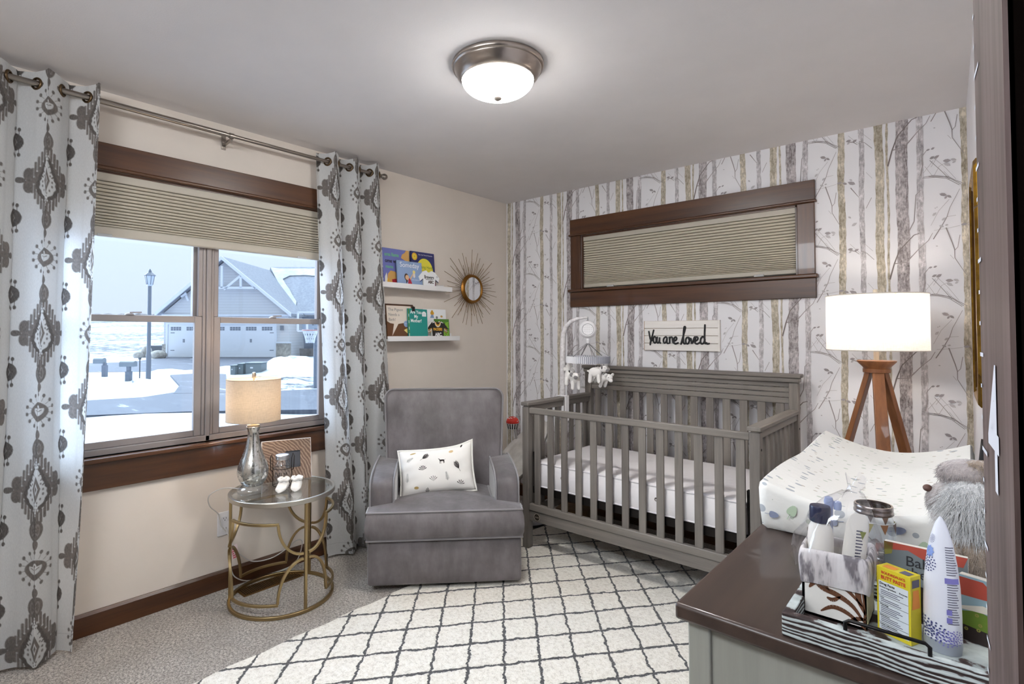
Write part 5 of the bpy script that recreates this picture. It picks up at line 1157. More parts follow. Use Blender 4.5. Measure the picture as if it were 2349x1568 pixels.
b = MB(); b.tube([(.535, -.30, .585), (.56, -.36, .54), (.575, -.42, .50), (.59, -.46, .40)], .008, 'strap_black', 6); build('strap', b, bo)
b = MB(); b.tube([(.40, -.30, .42), (.39, -.36, .56), (.405, -.40, .648)], .009, 'bouncer_frame', 10); build('toy_bar', b, bo)
tc_ = Vector((.405, -.42, .668)); b = MB(); b.lathe([(.001, .052), (.022, .048), (.040, .034), (.048, .012), (.046, .004), (.001, .002)][::-1], 'toy_red', 28, T(*tc_)); toy = build('spotted_toy', b, bo)
b = MB(); b.lathe([(.034, -.040), (.042, -.010), (.044, .002)], 'toy_white', 28, T(*tc_), cap=False)
for k in range(14):
    a = 2 * PI * k / 14; b.bar(tc_ + Vector((.0348 * math.cos(a), .0348 * math.sin(a), -.038)), tc_ + Vector((.0442 * math.cos(a), .0442 * math.sin(a), .0)), .009, .002, 'strap_black', up=(math.cos(a), math.sin(a), 0))
for k in range(16):
    a, e = k * 2.4, .35 + .9 * ((k * .37) % 1); b.ball(tc_ + Vector((.046 * math.cos(a) * math.cos(e), .046 * math.sin(a) * math.cos(e), .004 + .045 * math.sin(e))), (.0065, .0065, .004), 'toy_white', n=8)
build('toy_trim', b, toy)
# ================================================================== DRESSER
wood('espresso_y', (46, 34, 30), (70, 54, 46), 'y', .36, .7, .08, Coat_Weight=.2); wood('greige_z', (142, 142, 134), (158, 158, 149), 'z', .5, .9, .06); wood('greige_y', (142, 142, 134), (158, 158, 149), 'y', .5, .9, .06)
P('knob_metal', (120, 112, 104), .35, 1.0)
DX0, DX1, DY0, DY1, DZ = 2.510, 2.948, -2.522, -1.150, .830
dr = thing('dresser', ((DX0 + DX1) / 2, (DY0 + DY1) / 2, 0), 'greige dresser with dark brown top in the right foreground', 'dresser')
b = MB(); b.box(DX0, DX1, DY0, DY1, DZ - .030, DZ, 'espresso_y'); build('top', b, dr, bevel=.006)
cx0, cx1, cy0, cy1, cz1 = DX0 + .018, DX1 - .004, DY0 + .018, DY1 - .018, DZ - .030
for x0, x1 in ((cx0, cx0 + .040), (cx1 - .04, cx1)):
    for y0, y1 in ((cy0, cy0 + .040), (cy1 - .04, cy1)): b = MB(); b.box(x0, x1, y0, y1, 0, cz1, 'greige_z'); build('leg', b, dr, bevel=.003)
for y0, y1 in ((cy0 + .008, cy0 + .022), (cy1 - .022, cy1 - .008)): b = MB(); b.box(cx0 + .04, cx1 - .04, y0, y1, .09, cz1, 'greige_z'); build('side_panel', b, dr)
b = MB(); b.box(cx1 - .014, cx1 - .004, cy0 + .04, cy1 - .04, .09, cz1, 'greige_y'); build('back_panel', b, dr)
b = MB(); b.box(cx0 + .010, cx0 + .03, cy0 + .04, cy1 - .04, .07, cz1, 'greige_y'); build('front_frame', b, dr)
for row in range(3):
    for col_ in range(2):
        y0 = cy0 + .052 + col_ * ((cy1 - cy0 - .10) / 2 + .004); y1 = y0 + (cy1 - cy0 - .12) / 2; z0 = .10 + row * .228; z1 = z0 + .215
        b = MB(); b.box(cx0 - .002, cx0 + .016, y0, y1, z0, z1, 'greige_y'); d_ = build('drawer', b, dr, bevel=.003)
        for yk in (y0 + .14, y1 - .14): b = MB(); b.lathe([(.006, 0), (.006, .012), (.015, .018), (.015, .024), (.001, .027)], 'knob_metal', 20, frame((cx0 - .002, yk, (z0 + z1) / 2), (0, -1, 0), (0, 0, 1))); build('knob', b, d_)

# ================================================================== CHANGING PAD
m = P('pad_cover', (238, 236, 230), .85); t = NT(m); v = t.coord()
def blobs(scale, off, thr, sz=(1, 1, 1)):
    vo = t.node('ShaderNodeTexVoronoi', feature='F1'); vo.inputs['Scale'].default_value = scale; vo.inputs['Randomness'].default_value = .55
    t.l.new(t.coord(sz, loc=off), vo.inputs[0]); return t.math('LESS_THAN', vo.outputs['Distance'], thr), vo.outputs['Color']
cc = lin((238, 236, 230))
for sc, off, thr, col, sz in ((19, (0, 0, 0), .20, (176, 180, 184), (1, 1.7, 1)), (22, (.3, .11, .2), .16, (200, 206, 192), (1.2, 1.5, 1)), (25, (.7, .5, .1), .13, (196, 184, 170), (1, 1.6, 1))):
    mk, _ = blobs(sc, off, thr, sz); cc = t.mix(mk, cc, lin(col))
t.l.new(cc, t.b.inputs['Base Color']); t.bump(t.noise(v, 9, 4), .35, .02)
P('leaf_blue', (138, 146, 170), .85); P('leaf_green', (186, 204, 176), .85); P('leaf_taupe', (150, 138, 132), .85)
px0, px1, py0, py1 = 2.522, 2.925, -2.005, -1.175
pad = thing('changing_pad', ((px0 + px1) / 2, (py0 + py1) / 2, DZ), 'contoured changing pad in white leaf print cover on the dresser', 'changing pad')
def pad_z(u, v_): return .070 + .046 * abs(u) ** 1.8 + .012 * max(0, v_) ** 3 + .004 * math.sin(5 * v_ + 2 * u)
b = MB(); n1, n2 = 28, 40; rows = []
for j in range(n2 + 1):
    v_ = 2 * j / n2 - 1; row = []
    for i in range(n1 + 1):
        u = 2 * i / n1 - 1; row.append(((px0 + px1) / 2 + u * (px1 - px0) / 2 * .985, (py0 + py1) / 2 + v_ * (py1 - py0) / 2 * .99, DZ + pad_z(u, v_) + .012))
    rows.append(row)
b.grid(rows, 'pad_cover')
def rim(rows): return rows[0] + [r[-1] for r in rows[1:]] + rows[-1][-2::-1] + [r[0] for r in rows[-2:0:-1]]
R0 = rim(rows); cxp, cyp = (px0 + px1) / 2, (py0 + py1) / 2
def off(R, k, z=None, fz=None): 
    o = []
    for i, (x, y, zz) in enumerate(R):
        vx, vy = (x - cxp) / (px1 - px0), (y - cyp) / (py1 - py0); mxx = max(abs(vx), abs(vy)); sx_, sy_ = (vx if abs(vx) > .46 else 0), (vy if abs(vy) > .46 else 0); L = math.hypot(sx_, sy_) or 1
        o.append((x + sx_ / L * k, y + sy_ / L * k, fz(zz, i) if fz else z))
    return o
sidew = [R0, off(R0, .007, fz=lambda z, i: z - .006), off(R0, .010, fz=lambda z, i: z - .02), off(R0, .008, fz=lambda z, i: DZ + .45 * (z - DZ) + .003 * math.sin(i * 1.3)), off(R0, .002, fz=lambda z, i: DZ + .012 + .006 * math.sin(i * 1.1)), off(R0, -.012, z=DZ + .001)]
b.grid(sidew, 'pad_cover', closed=True); b.poly(sidew[-1], 'pad_cover')
pad_mb = b; b = MB()   # larger leaves printed on the near end and front side
def leafp(o, xa, ya, s, mat, rot):
    mt = frame(o, xa, ya) @ Matrix.Rotation(rot, 4, 'Z'); b.poly([mt @ Vector((s * .5 * math.cos(a) + .1 * s * math.cos(2 * a), s * .38 * math.sin(a), 0)) for a in np.linspace(0, 2 * PI, 14, endpoint=False)], mat); b.poly([mt @ Vector(q) for q in ((-s * .85, -s * .03, 0), (-s * .3, -s * .03, 0), (-s * .3, s * .03, 0), (-s * .85, s * .03, 0))], mat)
rr_ = random.Random(11); kk = 0
for i in range(9):
    x = px0 + .03 + i * .042; leafp((x, py0 - .0095, DZ + .045 + .022 * math.sin(i * 2.3)), (1, 0, 0), (0, 0, 1), .022 + .006 * (i % 2), ('leaf_blue', 'leaf_green', 'leaf_taupe')[i % 3], i * 1.1)
for i in range(16):
    y = py0 + .04 + i * .05; leafp((px0 - .0080, y, DZ + .060 + .026 * math.sin(i * 1.9)), (0, 1, 0), (0, 0, 1), .022 + .006 * (i % 2), ('leaf_blue', 'leaf_green', 'leaf_taupe')[(i + 1) % 3], i * 1.7)
build('padded_cover', merge(pad_mb, b), pad, angle=70)

# ================================================================== TRAY
m = P('distressed_wood', (198, 206, 204), .7); t = NT(m)
g1 = t.noise(t.coord((9, 9, 150)), 1.0, 6, .75); w = t.node('ShaderNodeTexWave', wave_type='BANDS', bands_direction='Z'); w.inputs['Scale'].default_value = 44; w.inputs['Distortion'].default_value = 9; w.inputs['Detail'].default_value = 5; w.inputs['Detail Scale'].default_value = 1.1; t.l.new(t.coord((.22, .22, 1)), w.inputs[0])
f = t.math('ADD', t.math('MULTIPLY', g1, .55), t.math('MULTIPLY', w.outputs[1], .35)); t.l.new(t.ramp(f, (.34, lin((40, 26, 24))), (.42, lin((74, 58, 56))), (.47, lin((164, 172, 172))), (.7, lin((206, 214, 212)))), t.b.inputs['Base Color']); t.bump(f, .5, .004)
P('handle_black', (20, 18, 18), .4, .6)
TX0, TX1, TY0, TY1, TZ = 2.687, 2.978, -2.509, -2.268, .868
tr = thing('serving_tray', ((TX0 + TX1) / 2, (TY0 + TY1) / 2, DZ), 'distressed whitewashed wooden tray with black handle on the near end of the dresser', 'tray')
for nm, (x0, x1, y0, y1) in (('side_rail', (TX0, TX1, TY0, TY0 + .016)), ('side_rail', (TX0, TX1, TY1 - .016, TY1)), ('side_rail', (TX0, TX0 + .016, TY0 + .016, TY1 - .016)), ('side_rail', (TX1 - .016, TX1, TY0 + .016, TY1 - .016))):
    b = MB(); b.box(x0, x1, y0, y1, DZ, TZ, 'distressed_wood'); build(nm, b, tr, bevel=.002)
b = MB(); b.box(TX0 + .016, TX1 - .016, TY0 + .016, TY1 - .016, DZ + .002, DZ + .010, 'distressed_wood'); build('tray_base', b, tr)
for yy in (TY0 + .006, TY1 - .006):
    b = MB(); b.tube([(2.775, yy, TZ - .004), (2.775, yy, TZ + .012), (2.780, yy, TZ + .016), (2.872, yy, TZ + .016), (2.877, yy, TZ + .012), (2.877, yy, TZ - .004)], .0028, 'handle_black', 8); build('handle', b, tr)
FZ = DZ + .0105

# ================================================================== ITEMS IN THE TRAY
P('linen_white', (226, 222, 216), .85); P('damask_brown', (96, 58, 34), .6); m = P('cuff_satin', (214, 208, 206), .6); t = NT(m); n = t.noise(t.coord((30, 30, 7)), 1.6, 4); t.l.new(t.ramp(n, (.42, lin((120, 114, 118))), (.50, lin((206, 200, 200))), (.7, lin((228, 224, 222)))), t.b.inputs['Base Color'])
thin_glass('cellophane', (.97, .97, .98), .05, .45, .08); P('ivory_side', (224, 218, 184), .8)
gx0, gx1, gy0, gy1 = 2.700, 2.793, -2.424, -2.330; gt = .955
gb = thing('gift_basket', ((gx0 + gx1) / 2, (gy0 + gy1) / 2, FZ), 'fabric basket with brown floral print wrapped in clear film standing in the tray', 'basket')
b = MB(); w_ = .004
for x0, x1, y0, y1 in ((gx0, gx1, gy0, gy0 + w_), (gx0, gx1, gy1 - w_, gy1)): b.box(x0, x1, y0, y1, FZ, gt - .018, 'linen_white')
b.box(gx0, gx0 + w_, gy0, gy1, FZ, gt - .018, 'linen_white'); b.box(gx1 - w_, gx1, gy0, gy1, FZ, gt - .018, 'ivory_side'); b.box(gx0, gx1, gy0, gy1, FZ, FZ + .004, 'linen_white'); bask_mb = b
b = MB()   # folded-down cuff, slightly wavy
def cuff(k, z, wv): 
    o = []
    for i, (x, y) in enumerate(rrect(gx1 - gx0 + 2 * k, gy1 - gy0 + 2 * k, .012, 4, (gx0 + gx1) / 2, (gy0 + gy1) / 2)): o.append((x + .0012 * math.sin(i * 2.1 + z * 300), y + .0012 * math.sin(i * 1.7 + z * 200), z + wv * math.sin(i * .9)))
    return o
b.grid([cuff(.004, gt - .058, .004), cuff(.0065, gt - .040, .001), cuff(.007, gt - .015, .001), cuff(.004, gt, .003), cuff(-.002, gt + .001, .003), cuff(-.004, gt - .02, 0)], 'cuff_satin', closed=True); build('cuff', b, gb, sub=1, angle=80)
b = MB(); mt = frame((gx0, gy0 - .0006, FZ), (1, 0, 0), (0, 0, 1)); gw = gx1 - gx0
def vine(pts, w0):
    V_ = smooth_path([Vector((x * gw, z * .075, 0)) for x, z in pts], 5); n = len(V_)
    for i in range(n - 1):
        d = (V_[i + 1] - V_[i]).normalized(); q = Vector((-d.y, d.x, 0)); a_, c_ = w0 * math.sin(PI * (i + .15) / n) + .0003, w0 * math.sin(PI * min(1, (i + 1.15) / n)) + .0003
        b.poly([mt @ (V_[i] + q * a_), mt @ (V_[i] - q * a_), mt @ (V_[i + 1] - q * c_), mt @ (V_[i + 1] + q * c_)], 'damask_brown')
for pts, w0 in (([(1, .1), (.8, .45), (.55, .62), (.3, .70), (.12, .95)], .0042), ([(1, .3), (.9, .6), (.85, .9), (.70, 1.0)], .004), ([(1.0, .0), (.75, .25), (.5, .32), (.3, .15)], .0034), ([(.95, .5), (.7, .8), (.45, .92), (.25, .86)], .0038), ([(.45, .66), (.32, .82), (.22, .80), (.12, .62)], .0046), ([(.62, .60), (.50, .48), (.40, .50)], .003), ([(.98, -.02), (.97, .5), (.93, 1.0)], .001), ([(.7, .05), (.85, .2), (1, .25)], .003)): vine(pts, w0)
build('fabric_body', merge(bask_mb, b), gb)
# clear film around the basket, gathered above
b = MB(); rows = []; rr_ = random.Random(5); NF = 36
ph = [rr_.uniform(0, 6.28) for _ in range(8)]
def film(k, z, cxo, cyo, r, jag):
    o = []
    for i in range(NF):
        a = 2 * PI * i / NF; j = 1 + jag * (math.sin(5 * a + ph[k % 8]) + .6 * math.sin(11 * a + ph[(k + 3) % 8]))
        o.append((cxo + r * j * math.cos(a) * 1.02, cyo + r * j * math.sin(a), z + .006 * jag * 10 * math.sin(3 * a + ph[k % 8])))
    return o
gcx, gcy = (gx0 + gx1) / 2, (gy0 + gy1) / 2
for k, (z, r, jg, ox) in enumerate(((.900, .064, .03, 0), (.935, .066, .06, 0), (.958, .064, .07, .002), (.985, .054, .05, .006), (1.010, .046, .05, .008), (1.030, .034, .05, .012), (1.046, .016, .10, .022), (1.058, .008, .10, .026), (1.075, .014, .20, .030))): rows.append(film(k, z, gcx + ox, gcy, r, jg))
b.grid(rows, 'cellophane', closed=True)
b.add([(gx0 - .018, gy0 - .004, .938), (gx0 - .002, gy0 - .004, .962), (gx0 + .004, gy0 - .002, .905), (gx0 - .006, gy0 - .006, .935)], [(0, 1, 3), (0, 3, 2), (1, 2, 3)], 'cellophane'); build('clear_wrap', b, gb, angle=80)
# bottles in the basket
P('navy_cap', (34, 38, 66), .3); P('lotion_white', (230, 226, 218), .4); P('label_ink', (86, 84, 104), .6); P('label_green', (126, 132, 58), .6)
bt = thing('lotion_bottle', (2.722, -2.385, FZ + .005), 'cream lotion bottle with dark navy cap standing in the wrapped basket', 'bottle')
b = MB(); b.lathe([(.001, FZ + .005), (.019, FZ + .005), (.020, FZ + .012), (.020, .965), (.0185, .982), (.0135, .992), (.0125, .996)], 'lotion_white', 28, T(2.722, -2.385, 0)); build('bottle_body', b, bt)
b = MB(); b.lathe([(.0130, .992), (.0165, .994), (.0165, 1.018), (.0155, 1.021), (.001, 1.022)], 'navy_cap', 28, T(2.722, -2.385, 0)); build('cap', b, bt)
tu = thing('cream_tube', (2.760, -2.375, FZ + .005), 'white squeeze tube with small print leaning in the wrapped basket', 'tube')
Mt_ = T(2.758, -2.372, FZ + .006) @ Matrix.Rotation(math.radians(7), 4, 'Y') @ Matrix.Rotation(math.radians(25), 4, 'Z')
b = MB(); rows = []
for z, a_, c_ in ((0, .017, .016), (.06, .0175, .015), (.11, .018, .010), (.150, .0175, .004), (.163, .015, .002), (.170, .009, .0012)): rows.append([(a_ * math.cos(q), c_ * math.sin(q), z) for q in np.linspace(0, 2 * PI, 28, endpoint=False)])
b.grid(rows, 'lotion_white', closed=True, M=Mt_); b.poly([Mt_ @ Vector(p) for p in rows[-1]], 'lotion_white'); tube_mb = b
b = MB()
for k in range(20):
    z = .040 + k * .0053; cw = .015 + (.010 - .015) * max(0, (z - .06)) / .05 if z < .11 else .010 - (z - .11) * .15
    L = .011 * (1 - .25 * ((k * 7) % 5) / 5)
    b.add([Mt_ @ Vector(p) for p in ((-.003, -cw - .0010, z), (-.003 + L, -cw * .86 - .0010, z), (-.003 + L, -cw * .86 - .0010, z + .0022), (-.003, -cw - .0010, z + .0022))], [(0, 1, 2, 3)], 'label_ink')
b.add([Mt_ @ Vector(p) for p in ((.002, -.0068, .142), (.012, -.0058, .142), (.007, -.0075, .128))], [(0, 1, 2)], 'label_green'); build('tube_body', merge(tube_mb, b), tu, angle=80)
bl = MB(); P('pale_blue', (160, 172, 206), .45)
bl.lathe([(.001, 1.032), (.006, 1.030), (.008, 1.022), (.0065, 1.014), (.006, .96)], 'pale_blue', 16, T(2.730, -2.352, 0)); bl.lathe([(.001, 1.026), (.006, 1.024), (.007, 1.018), (.006, 1.010)], 'pale_blue', 14, T(2.743, -2.350, 0)); build('blue_brush', bl, label='pale blue rounded plastic tool poking up behind the navy capped bottle', cat='baby care item')
# yellow ointment carton
P('carton_yellow', (214, 196, 40), .5); P('carton_panel', (214, 220, 224), .5); P('carton_red', (196, 60, 40), .5); P('carton_orange', (226, 140, 52), .5); P('print_black', (40, 40, 44), .6)
bc = thing('ointment_carton', (2.829, -2.400, FZ), 'upright yellow ointment carton with white fact panel standing in the tray', 'box')
o0 = Vector((2.806, -2.408, FZ)); dx_ = Vector((.866, -.42, 0)).normalized(); dy_ = Vector((.42, .866, 0)).normalized(); bw, bd, bh = .0500, .026, .1060
mt = frame(o0, dx_, (0, 0, 1)); b = MB(); b.prism([(0, 0), (bw, 0), (bw, bh), (0, bh)], -bd, 0, 'carton_yellow', mt); z_ = .0004
b.poly([mt @ Vector(q) for q in ((.003, .006, z_), (bw - .003, .006, z_), (bw - .003, .084, z_), (.003, .084, z_))], 'carton_panel')
TXT = MB()
b.text('BOUDREAUX\'S', .0056, 'carton_red', mt @ T(bw / 2, .0965, .0006), 'CENTER', .95, .0002); b.text('BUTT PASTE', .0078, 'carton_red', mt @ T(bw / 2, .0880, .0006), 'CENTER', .86, .0003)
b.text('Drug Facts', .0052, 'print_black', mt @ T(.0045, .0785, .0007), bold=.0002); b.text('Active ingredient', .0036, 'print_black', mt @ T(.0045, .0735, .0007), bold=.0001); b.text('Purpose', .0036, 'print_black', mt @ T(bw - .004, .0735, .0007), 'RIGHT', bold=.0001)
hd_ = {4: 'Uses', 8: 'Warnings', 14: 'Directions', 19: 'Other information'}
for k in range(22):
    z = .0690 - k * .0029
    if k in hd_: b.text(hd_[k], .0034, 'print_black', mt @ T(.0045, z - .0004, .0007), bold=.0001)
    elif k in (3, 7, 13, 18): b.poly([mt @ Vector(q) for q in ((.003, z, .0007), (bw - .003, z, .0007), (bw - .003, z + .0006, .0007), (.003, z + .0006, .0007))], 'print_black')
    else: L = .034 * (1 - .35 * ((k * 5) % 7) / 7); b.poly([mt @ Vector(q) for q in ((.006, z, .0007), (.006 + L, z, .0007), (.006 + L, z + .0011, .0007), (.006, z + .0011, .0007))], 'label_ink')
# side and top print
ms_ = frame(o0 + dx_ * bw, dy_, (0, 0, 1)); b.poly([ms_ @ Vector(q) for q in ((.004, .088, z_), (bd - .004, .088, z_), (bd - .004, .100, z_), (.004, .100, z_))], 'label_ink'); b.poly([ms_ @ Vector(q) for q in ((.003, .055, z_), (bd - .003, .055, z_), (bd - .006, .084, z_), (.006, .084, z_))], 'carton_orange')
mtop = frame(o0 + Vector((0, 0, bh)), dx_, dy_); b.poly([mtop @ Vector(q) for q in ((.006, .004, .0005), (.024, .004, .0005), (.024, .018, .0005), (.006, .018, .0005))], 'carton_orange'); b.poly([mtop @ Vector(q) for q in ((.032, .003, .0005), (.046, .003, .0005), (.046, .018, .0005), (.032, .018, .0005))], 'label_ink'); build('carton_body', b, bc)
# white and blue wash bottle
P('bottle_white', (222, 224, 234), .35); P('bottle_blue', (60, 66, 118), .5); P('bottle_sky', (128, 152, 210), .5); P('bottle_base', (150, 156, 166), .4); P('bottle_violet', (120, 116, 186), .5)
wc = Vector((2.888, -2.405, 0))
wb = thing('wash_bottle', (wc.x, wc.y, FZ), 'tall white wash bottle with blue flower print at the right end of the tray', 'bottle')
sec = [(FZ, .022, .019), (FZ + .012, .0235, .020), (.90, .0235, .020), (.94, .0222, .018), (.975, .0190, .015), (1.005, .0145, .011), (1.025, .0095, .0070), (1.038, .0050, .0035), (1.044, .0012, .001)]
aw = math.radians(-8)
def wpt(a, z, k=0.0):
    for (z0_, a0_, c0_), (z1_, a1_, c1_) in zip(sec[:-1], sec[1:]):
        if z <= z1_: break
    q = max(0, min(1, (z - z0_) / (z1_ - z0_))); rx_, ry_ = a0_ + (a1_ - a0_) * q + k, c0_ + (c1_ - c0_) * q + k
    x, y = rx_ * math.cos(a), ry_ * math.sin(a); return Vector((wc.x + x * math.cos(aw) - y * math.sin(aw), wc.y + x * math.sin(aw) + y * math.cos(aw), z))
b = MB(); zs = [FZ, FZ + .006, FZ + .012] + list(np.linspace(FZ + .02, 1.044, 22))
b.grid([[wpt(a, z) for a in np.linspace(0, 2 * PI, 36, endpoint=False)] for z in zs], 'bottle_white', closed=True); wash_mb = b
b = MB(); b.grid([[wpt(a, z, .0006) for a in np.linspace(0, 2 * PI, 36, endpoint=False)] for z in (FZ, FZ + .010, FZ + .019)], 'bottle_base', closed=True); build('base_band', b, wb)
b = MB()
def petal(a, z, ang, r0, r1, w, mat):
    q = []
    for t_, s_ in ((0, 0), (.3, .8), (.6, 1), (1, 0), (.6, -1), (.3, -.8)):
        rr2 = r0 + (r1 - r0) * t_; q.append(wpt(a + (rr2 * math.cos(ang) - s_ * w * math.sin(ang)) / .022, z + rr2 * math.sin(ang) + s_ * w * math.cos(ang), .0009))
    b.poly(q, mat)
CA = -PI / 2 + .0
for (a, z, R2, mat) in ((CA - .75, .972, .013, 'bottle_blue'), (CA - .95, .875, .016, 'bottle_blue'), (CA - .25, .872, .015, 'bottle_blue'), (CA + .35, .866, .013, 'bottle_violet'), (CA + .85, .868, .012, 'bottle_violet'), (CA - .7, 1.010, .007, 'bottle_blue')):
    for ringi, (f0, f1, n_) in enumerate(((.15, .42, 7), (.48, .72, 11), (.78, 1.0, 15))):
        for k in range(n_): petal(a, z, 2 * PI * k / n_ + ringi * .3, R2 * f0, R2 * f1, R2 * .085, mat)
for k in range(9): petal(CA - .8, .990, 2 * PI * k / 9, .001, .010, .003, 'bottle_sky')
for k in range(34):
    z = 1.000 - k * .0036
    if k in (12, 13, 14): continue
    a_, L = CA + .42, (.70 if k > 16 else .85) * (1 - .3 * ((k * 5) % 7) / 7)
    if .868 < z < .885 or z < .9 and k % 9 == 0: continue
    b.poly([wpt(a_, z, .0009), wpt(a_ + L * .5, z, .0009), wpt(a_ + L, z, .0009), wpt(a_ + L, z + .0012, .0009), wpt(a_ + L * .5, z + .0012, .0009), wpt(a_, z + .0012, .0009)], 'label_ink')
for z0_, z1_, a_, L in ((.948, .956, CA + .30, .95), (.902, .910, CA + .36, .28), (.890, .898, CA + .36, .28)): b.poly([wpt(a_, z0_, .001), wpt(a_ + L / 2, z0_, .001), wpt(a_ + L, z0_, .001), wpt(a_ + L, z1_, .001), wpt(a_ + L / 2, z1_, .001), wpt(a_, z1_, .001)], 'bottle_violet')
build('bottle_body', merge(wash_mb, b), wb, angle=80)
# board books behind
P('board_cream', (232, 226, 214), .6); P('cover_slate', (116, 124, 128), .5); P('cover_red', (176, 74, 58), .5); P('cover_dark', (44, 32, 30), .5); P('cover_leaf', (104, 132, 44), .5); P('cover_sky', (150, 178, 190), .5); P('cover_olive', (150, 146, 70), .5)
mt = frame((2.806, -2.318, FZ), (1, -.03, 0), (0, .10, 1)); bw, bh = .112, .118
bb = thing('board_book', (2.862, -2.32, FZ), 'slate coloured board book with dark lettering standing behind the yellow carton', 'book', 'board books in the tray')
b = MB(); b.prism([(0, 0), (bw, 0), (bw, bh), (0, bh)], -.016, -.001, 'board_cream', mt); build('page_block', b, bb, bevel=.001)
b = MB(); b.prism([(0, 0), (bw, 0), (bw, bh), (0, bh)], -.001, 0, 'cover_slate', mt)
for pts, mtl in (([(0, bh), (bw, bh), (bw * .95, bh * .86), (bw * .5, bh * .84), (bw * .3, bh * .93), (0, bh * .88)], 'cover_red'), ([(0, bh), (bw * .12, bh), (bw * .10, bh * .84), (0, bh * .8)], 'cover_olive'), ([(0, 0), (bw, 0), (bw, bh * .5), (bw * .5, bh * .45), (0, bh * .52)], 'cover_dark')): b.poly([mt @ Vector((x, y, .0005)) for x, y in pts], mtl)
b.text('Bab', .024, 'print_black', mt @ T(.030, .084, .0008), sx=.95); b.text('the', .024, 'print_black', mt @ T(.030, .066, .0008), sx=.95); b.ball(mt @ Vector((.03, .045, .0005)), (.009, .0006, .006), 'cover_red', n=10); build('front_cover', b, bb)
mt = frame((2.905, -2.345, FZ), (.9, -.25, 0), (0, .08, 1)); bw, bh = .050, .100
b2 = thing('board_book', (2.925, -2.35, FZ), 'round cornered red, blue and green board book at the right end of the tray', 'book', 'board books in the tray')
def rc(k): return [(0, 0), (bw - k, 0), (bw - k, bh - .02)] + [(bw - .02 - 0 + (.02 - k) * math.cos(a), bh - .02 + (.02 - k) * math.sin(a)) for a in np.linspace(0, PI / 2, 8)] + [(0, bh - k)]
b = MB()
for k in range(4): b.prism(rc(.0), -.004 - k * .0035, -.0015 - k * .0035, 'board_cream', mt)
build('page_block', b, b2)
b = MB(); b.prism(rc(.001), -.001, 0, 'cover_sky', mt)
def cp(pts, mtl, z=.0005): b.poly([mt @ Vector((x, y, z)) for x, y in pts], mtl)
cp([(0, bh - .004), (0, bh * .68), (bw - .006, bh * .70), (bw - .004, bh - .02), (bw - .02, bh - .004)], 'cover_red'); cp([(0, 0), (bw - .002, 0), (bw - .002, bh * .44), (bw * .5, bh * .50), (0, bh * .42)], 'cover_leaf'); cp([(0, 0), (bw - .002, 0), (bw - .002, bh * .2), (0, bh * .24)], 'cover_dark', .0007); cp([(0, bh * .5), (bw * .6, bh * .60), (bw - .004, bh * .58), (bw - .004, bh * .50), (0, bh * .46)], 'board_cream', .0006)
for k in range(6): b.lathe([(.001, .0009), (.0028, .0009)], 'cover_olive', 6, mt @ T(.01 + (k * .017) % .036, .018 + (k * .011) % .03, 0), cap=False)
build('front_cover', b, b2)
# cream block frame against the wall
b = MB(); mt = frame((wall_x(-2.42) - .022, -2.47, FZ), (0, 1, 0), (.06, 0, 1)); b.prism([(0, 0), (.14, 0), (.14, .105), (0, .105)], -.012, 0, 'board_cream', mt); b.prism([(.004, .045), (.136, .045), (.136, .047), (.004, .047)], 0, .001, 'carton', mt); build('cream_plaque', b, bevel=.002, label='narrow cream wooden frame leaning on the wall beside the wash bottle', cat='framed print')

# ================================================================== JAR, SCRUNCHIE, PLUSH, FRAME
P('ring_steel', (150, 140, 136), .25, 1.0); P('pennant_taupe', (136, 118, 112), .7); P('pennant_gold', (150, 138, 56), .45, .5); P('pennant_rust', (140, 98, 66), .6); P('white_thread', (232, 230, 228), .7)
jx, jy = 2.764, -2.062; jr_ = .0385
mj = thing('mason_jar', (jx, jy, DZ), 'open mason jar with steel band and pennant garland behind the wrapped basket', 'jar')
b = MB(); b.lathe([(.001, DZ + .004), (.030, DZ + .002), (.036, DZ + .008), (.039, DZ + .020), (jr_ + .001, DZ + .075), (.037, DZ + .092), (.033, DZ + .104), (.0325, DZ + .120)], 'clear_glass', 40, T(jx, jy, 0), cap=False); b.lathe([(.001, DZ + .010), (.030, DZ + .009), (.034, DZ + .014)], 'clear_glass', 40, T(jx, jy, 0), cap=False); jb = build('glass_body', b, mj)
zt_ = DZ + .108
b = MB(); b.lathe([(.0352, zt_), (.0365, zt_ + .002), (.0365, zt_ + .006), (.0352, zt_ + .008), (.0358, zt_ + .011), (.0358, zt_ + .017), (.0345, zt_ + .019), (.0315, zt_ + .019), (.0335, zt_ + .016), (.0335, zt_)], 'ring_steel', 44, T(jx, jy, 0), cap=False); build('screw_band', b, mj)
b = MB(); td = math.atan2(CAM.y - jy, CAM.x - jx); zg = DZ + .094
b.tube([(jx + .0385 * math.cos(a), jy + .0385 * math.sin(a), zg + .001 + .0012 * math.cos(9 * a)) for a in np.linspace(0, 2 * PI, 60, endpoint=False)], .0006, 'white_thread', 5, closed=True)
for k in range(9):
    a = td - .20 + k * 2 * PI / 9; hw = .20
    def jp(q, z): r_ = .0395 if z > DZ + .085 else .0405; return (jx + r_ * math.cos(q), jy + r_ * math.sin(q), z)
    b.add([jp(a - hw, zg), jp(a, zg), jp(a + hw, zg), jp(a + hw * .5, zg - .010), jp(a, zg - .020), jp(a - hw * .5, zg - .010)], [(0, 1, 4, 5), (1, 2, 3, 4)], ('pennant_gold', 'pennant_rust', 'pennant_taupe')[k % 3])
build('pennant_garland', b, jb)
b = MB(); P('paper_scrap', (196, 188, 178), .7)
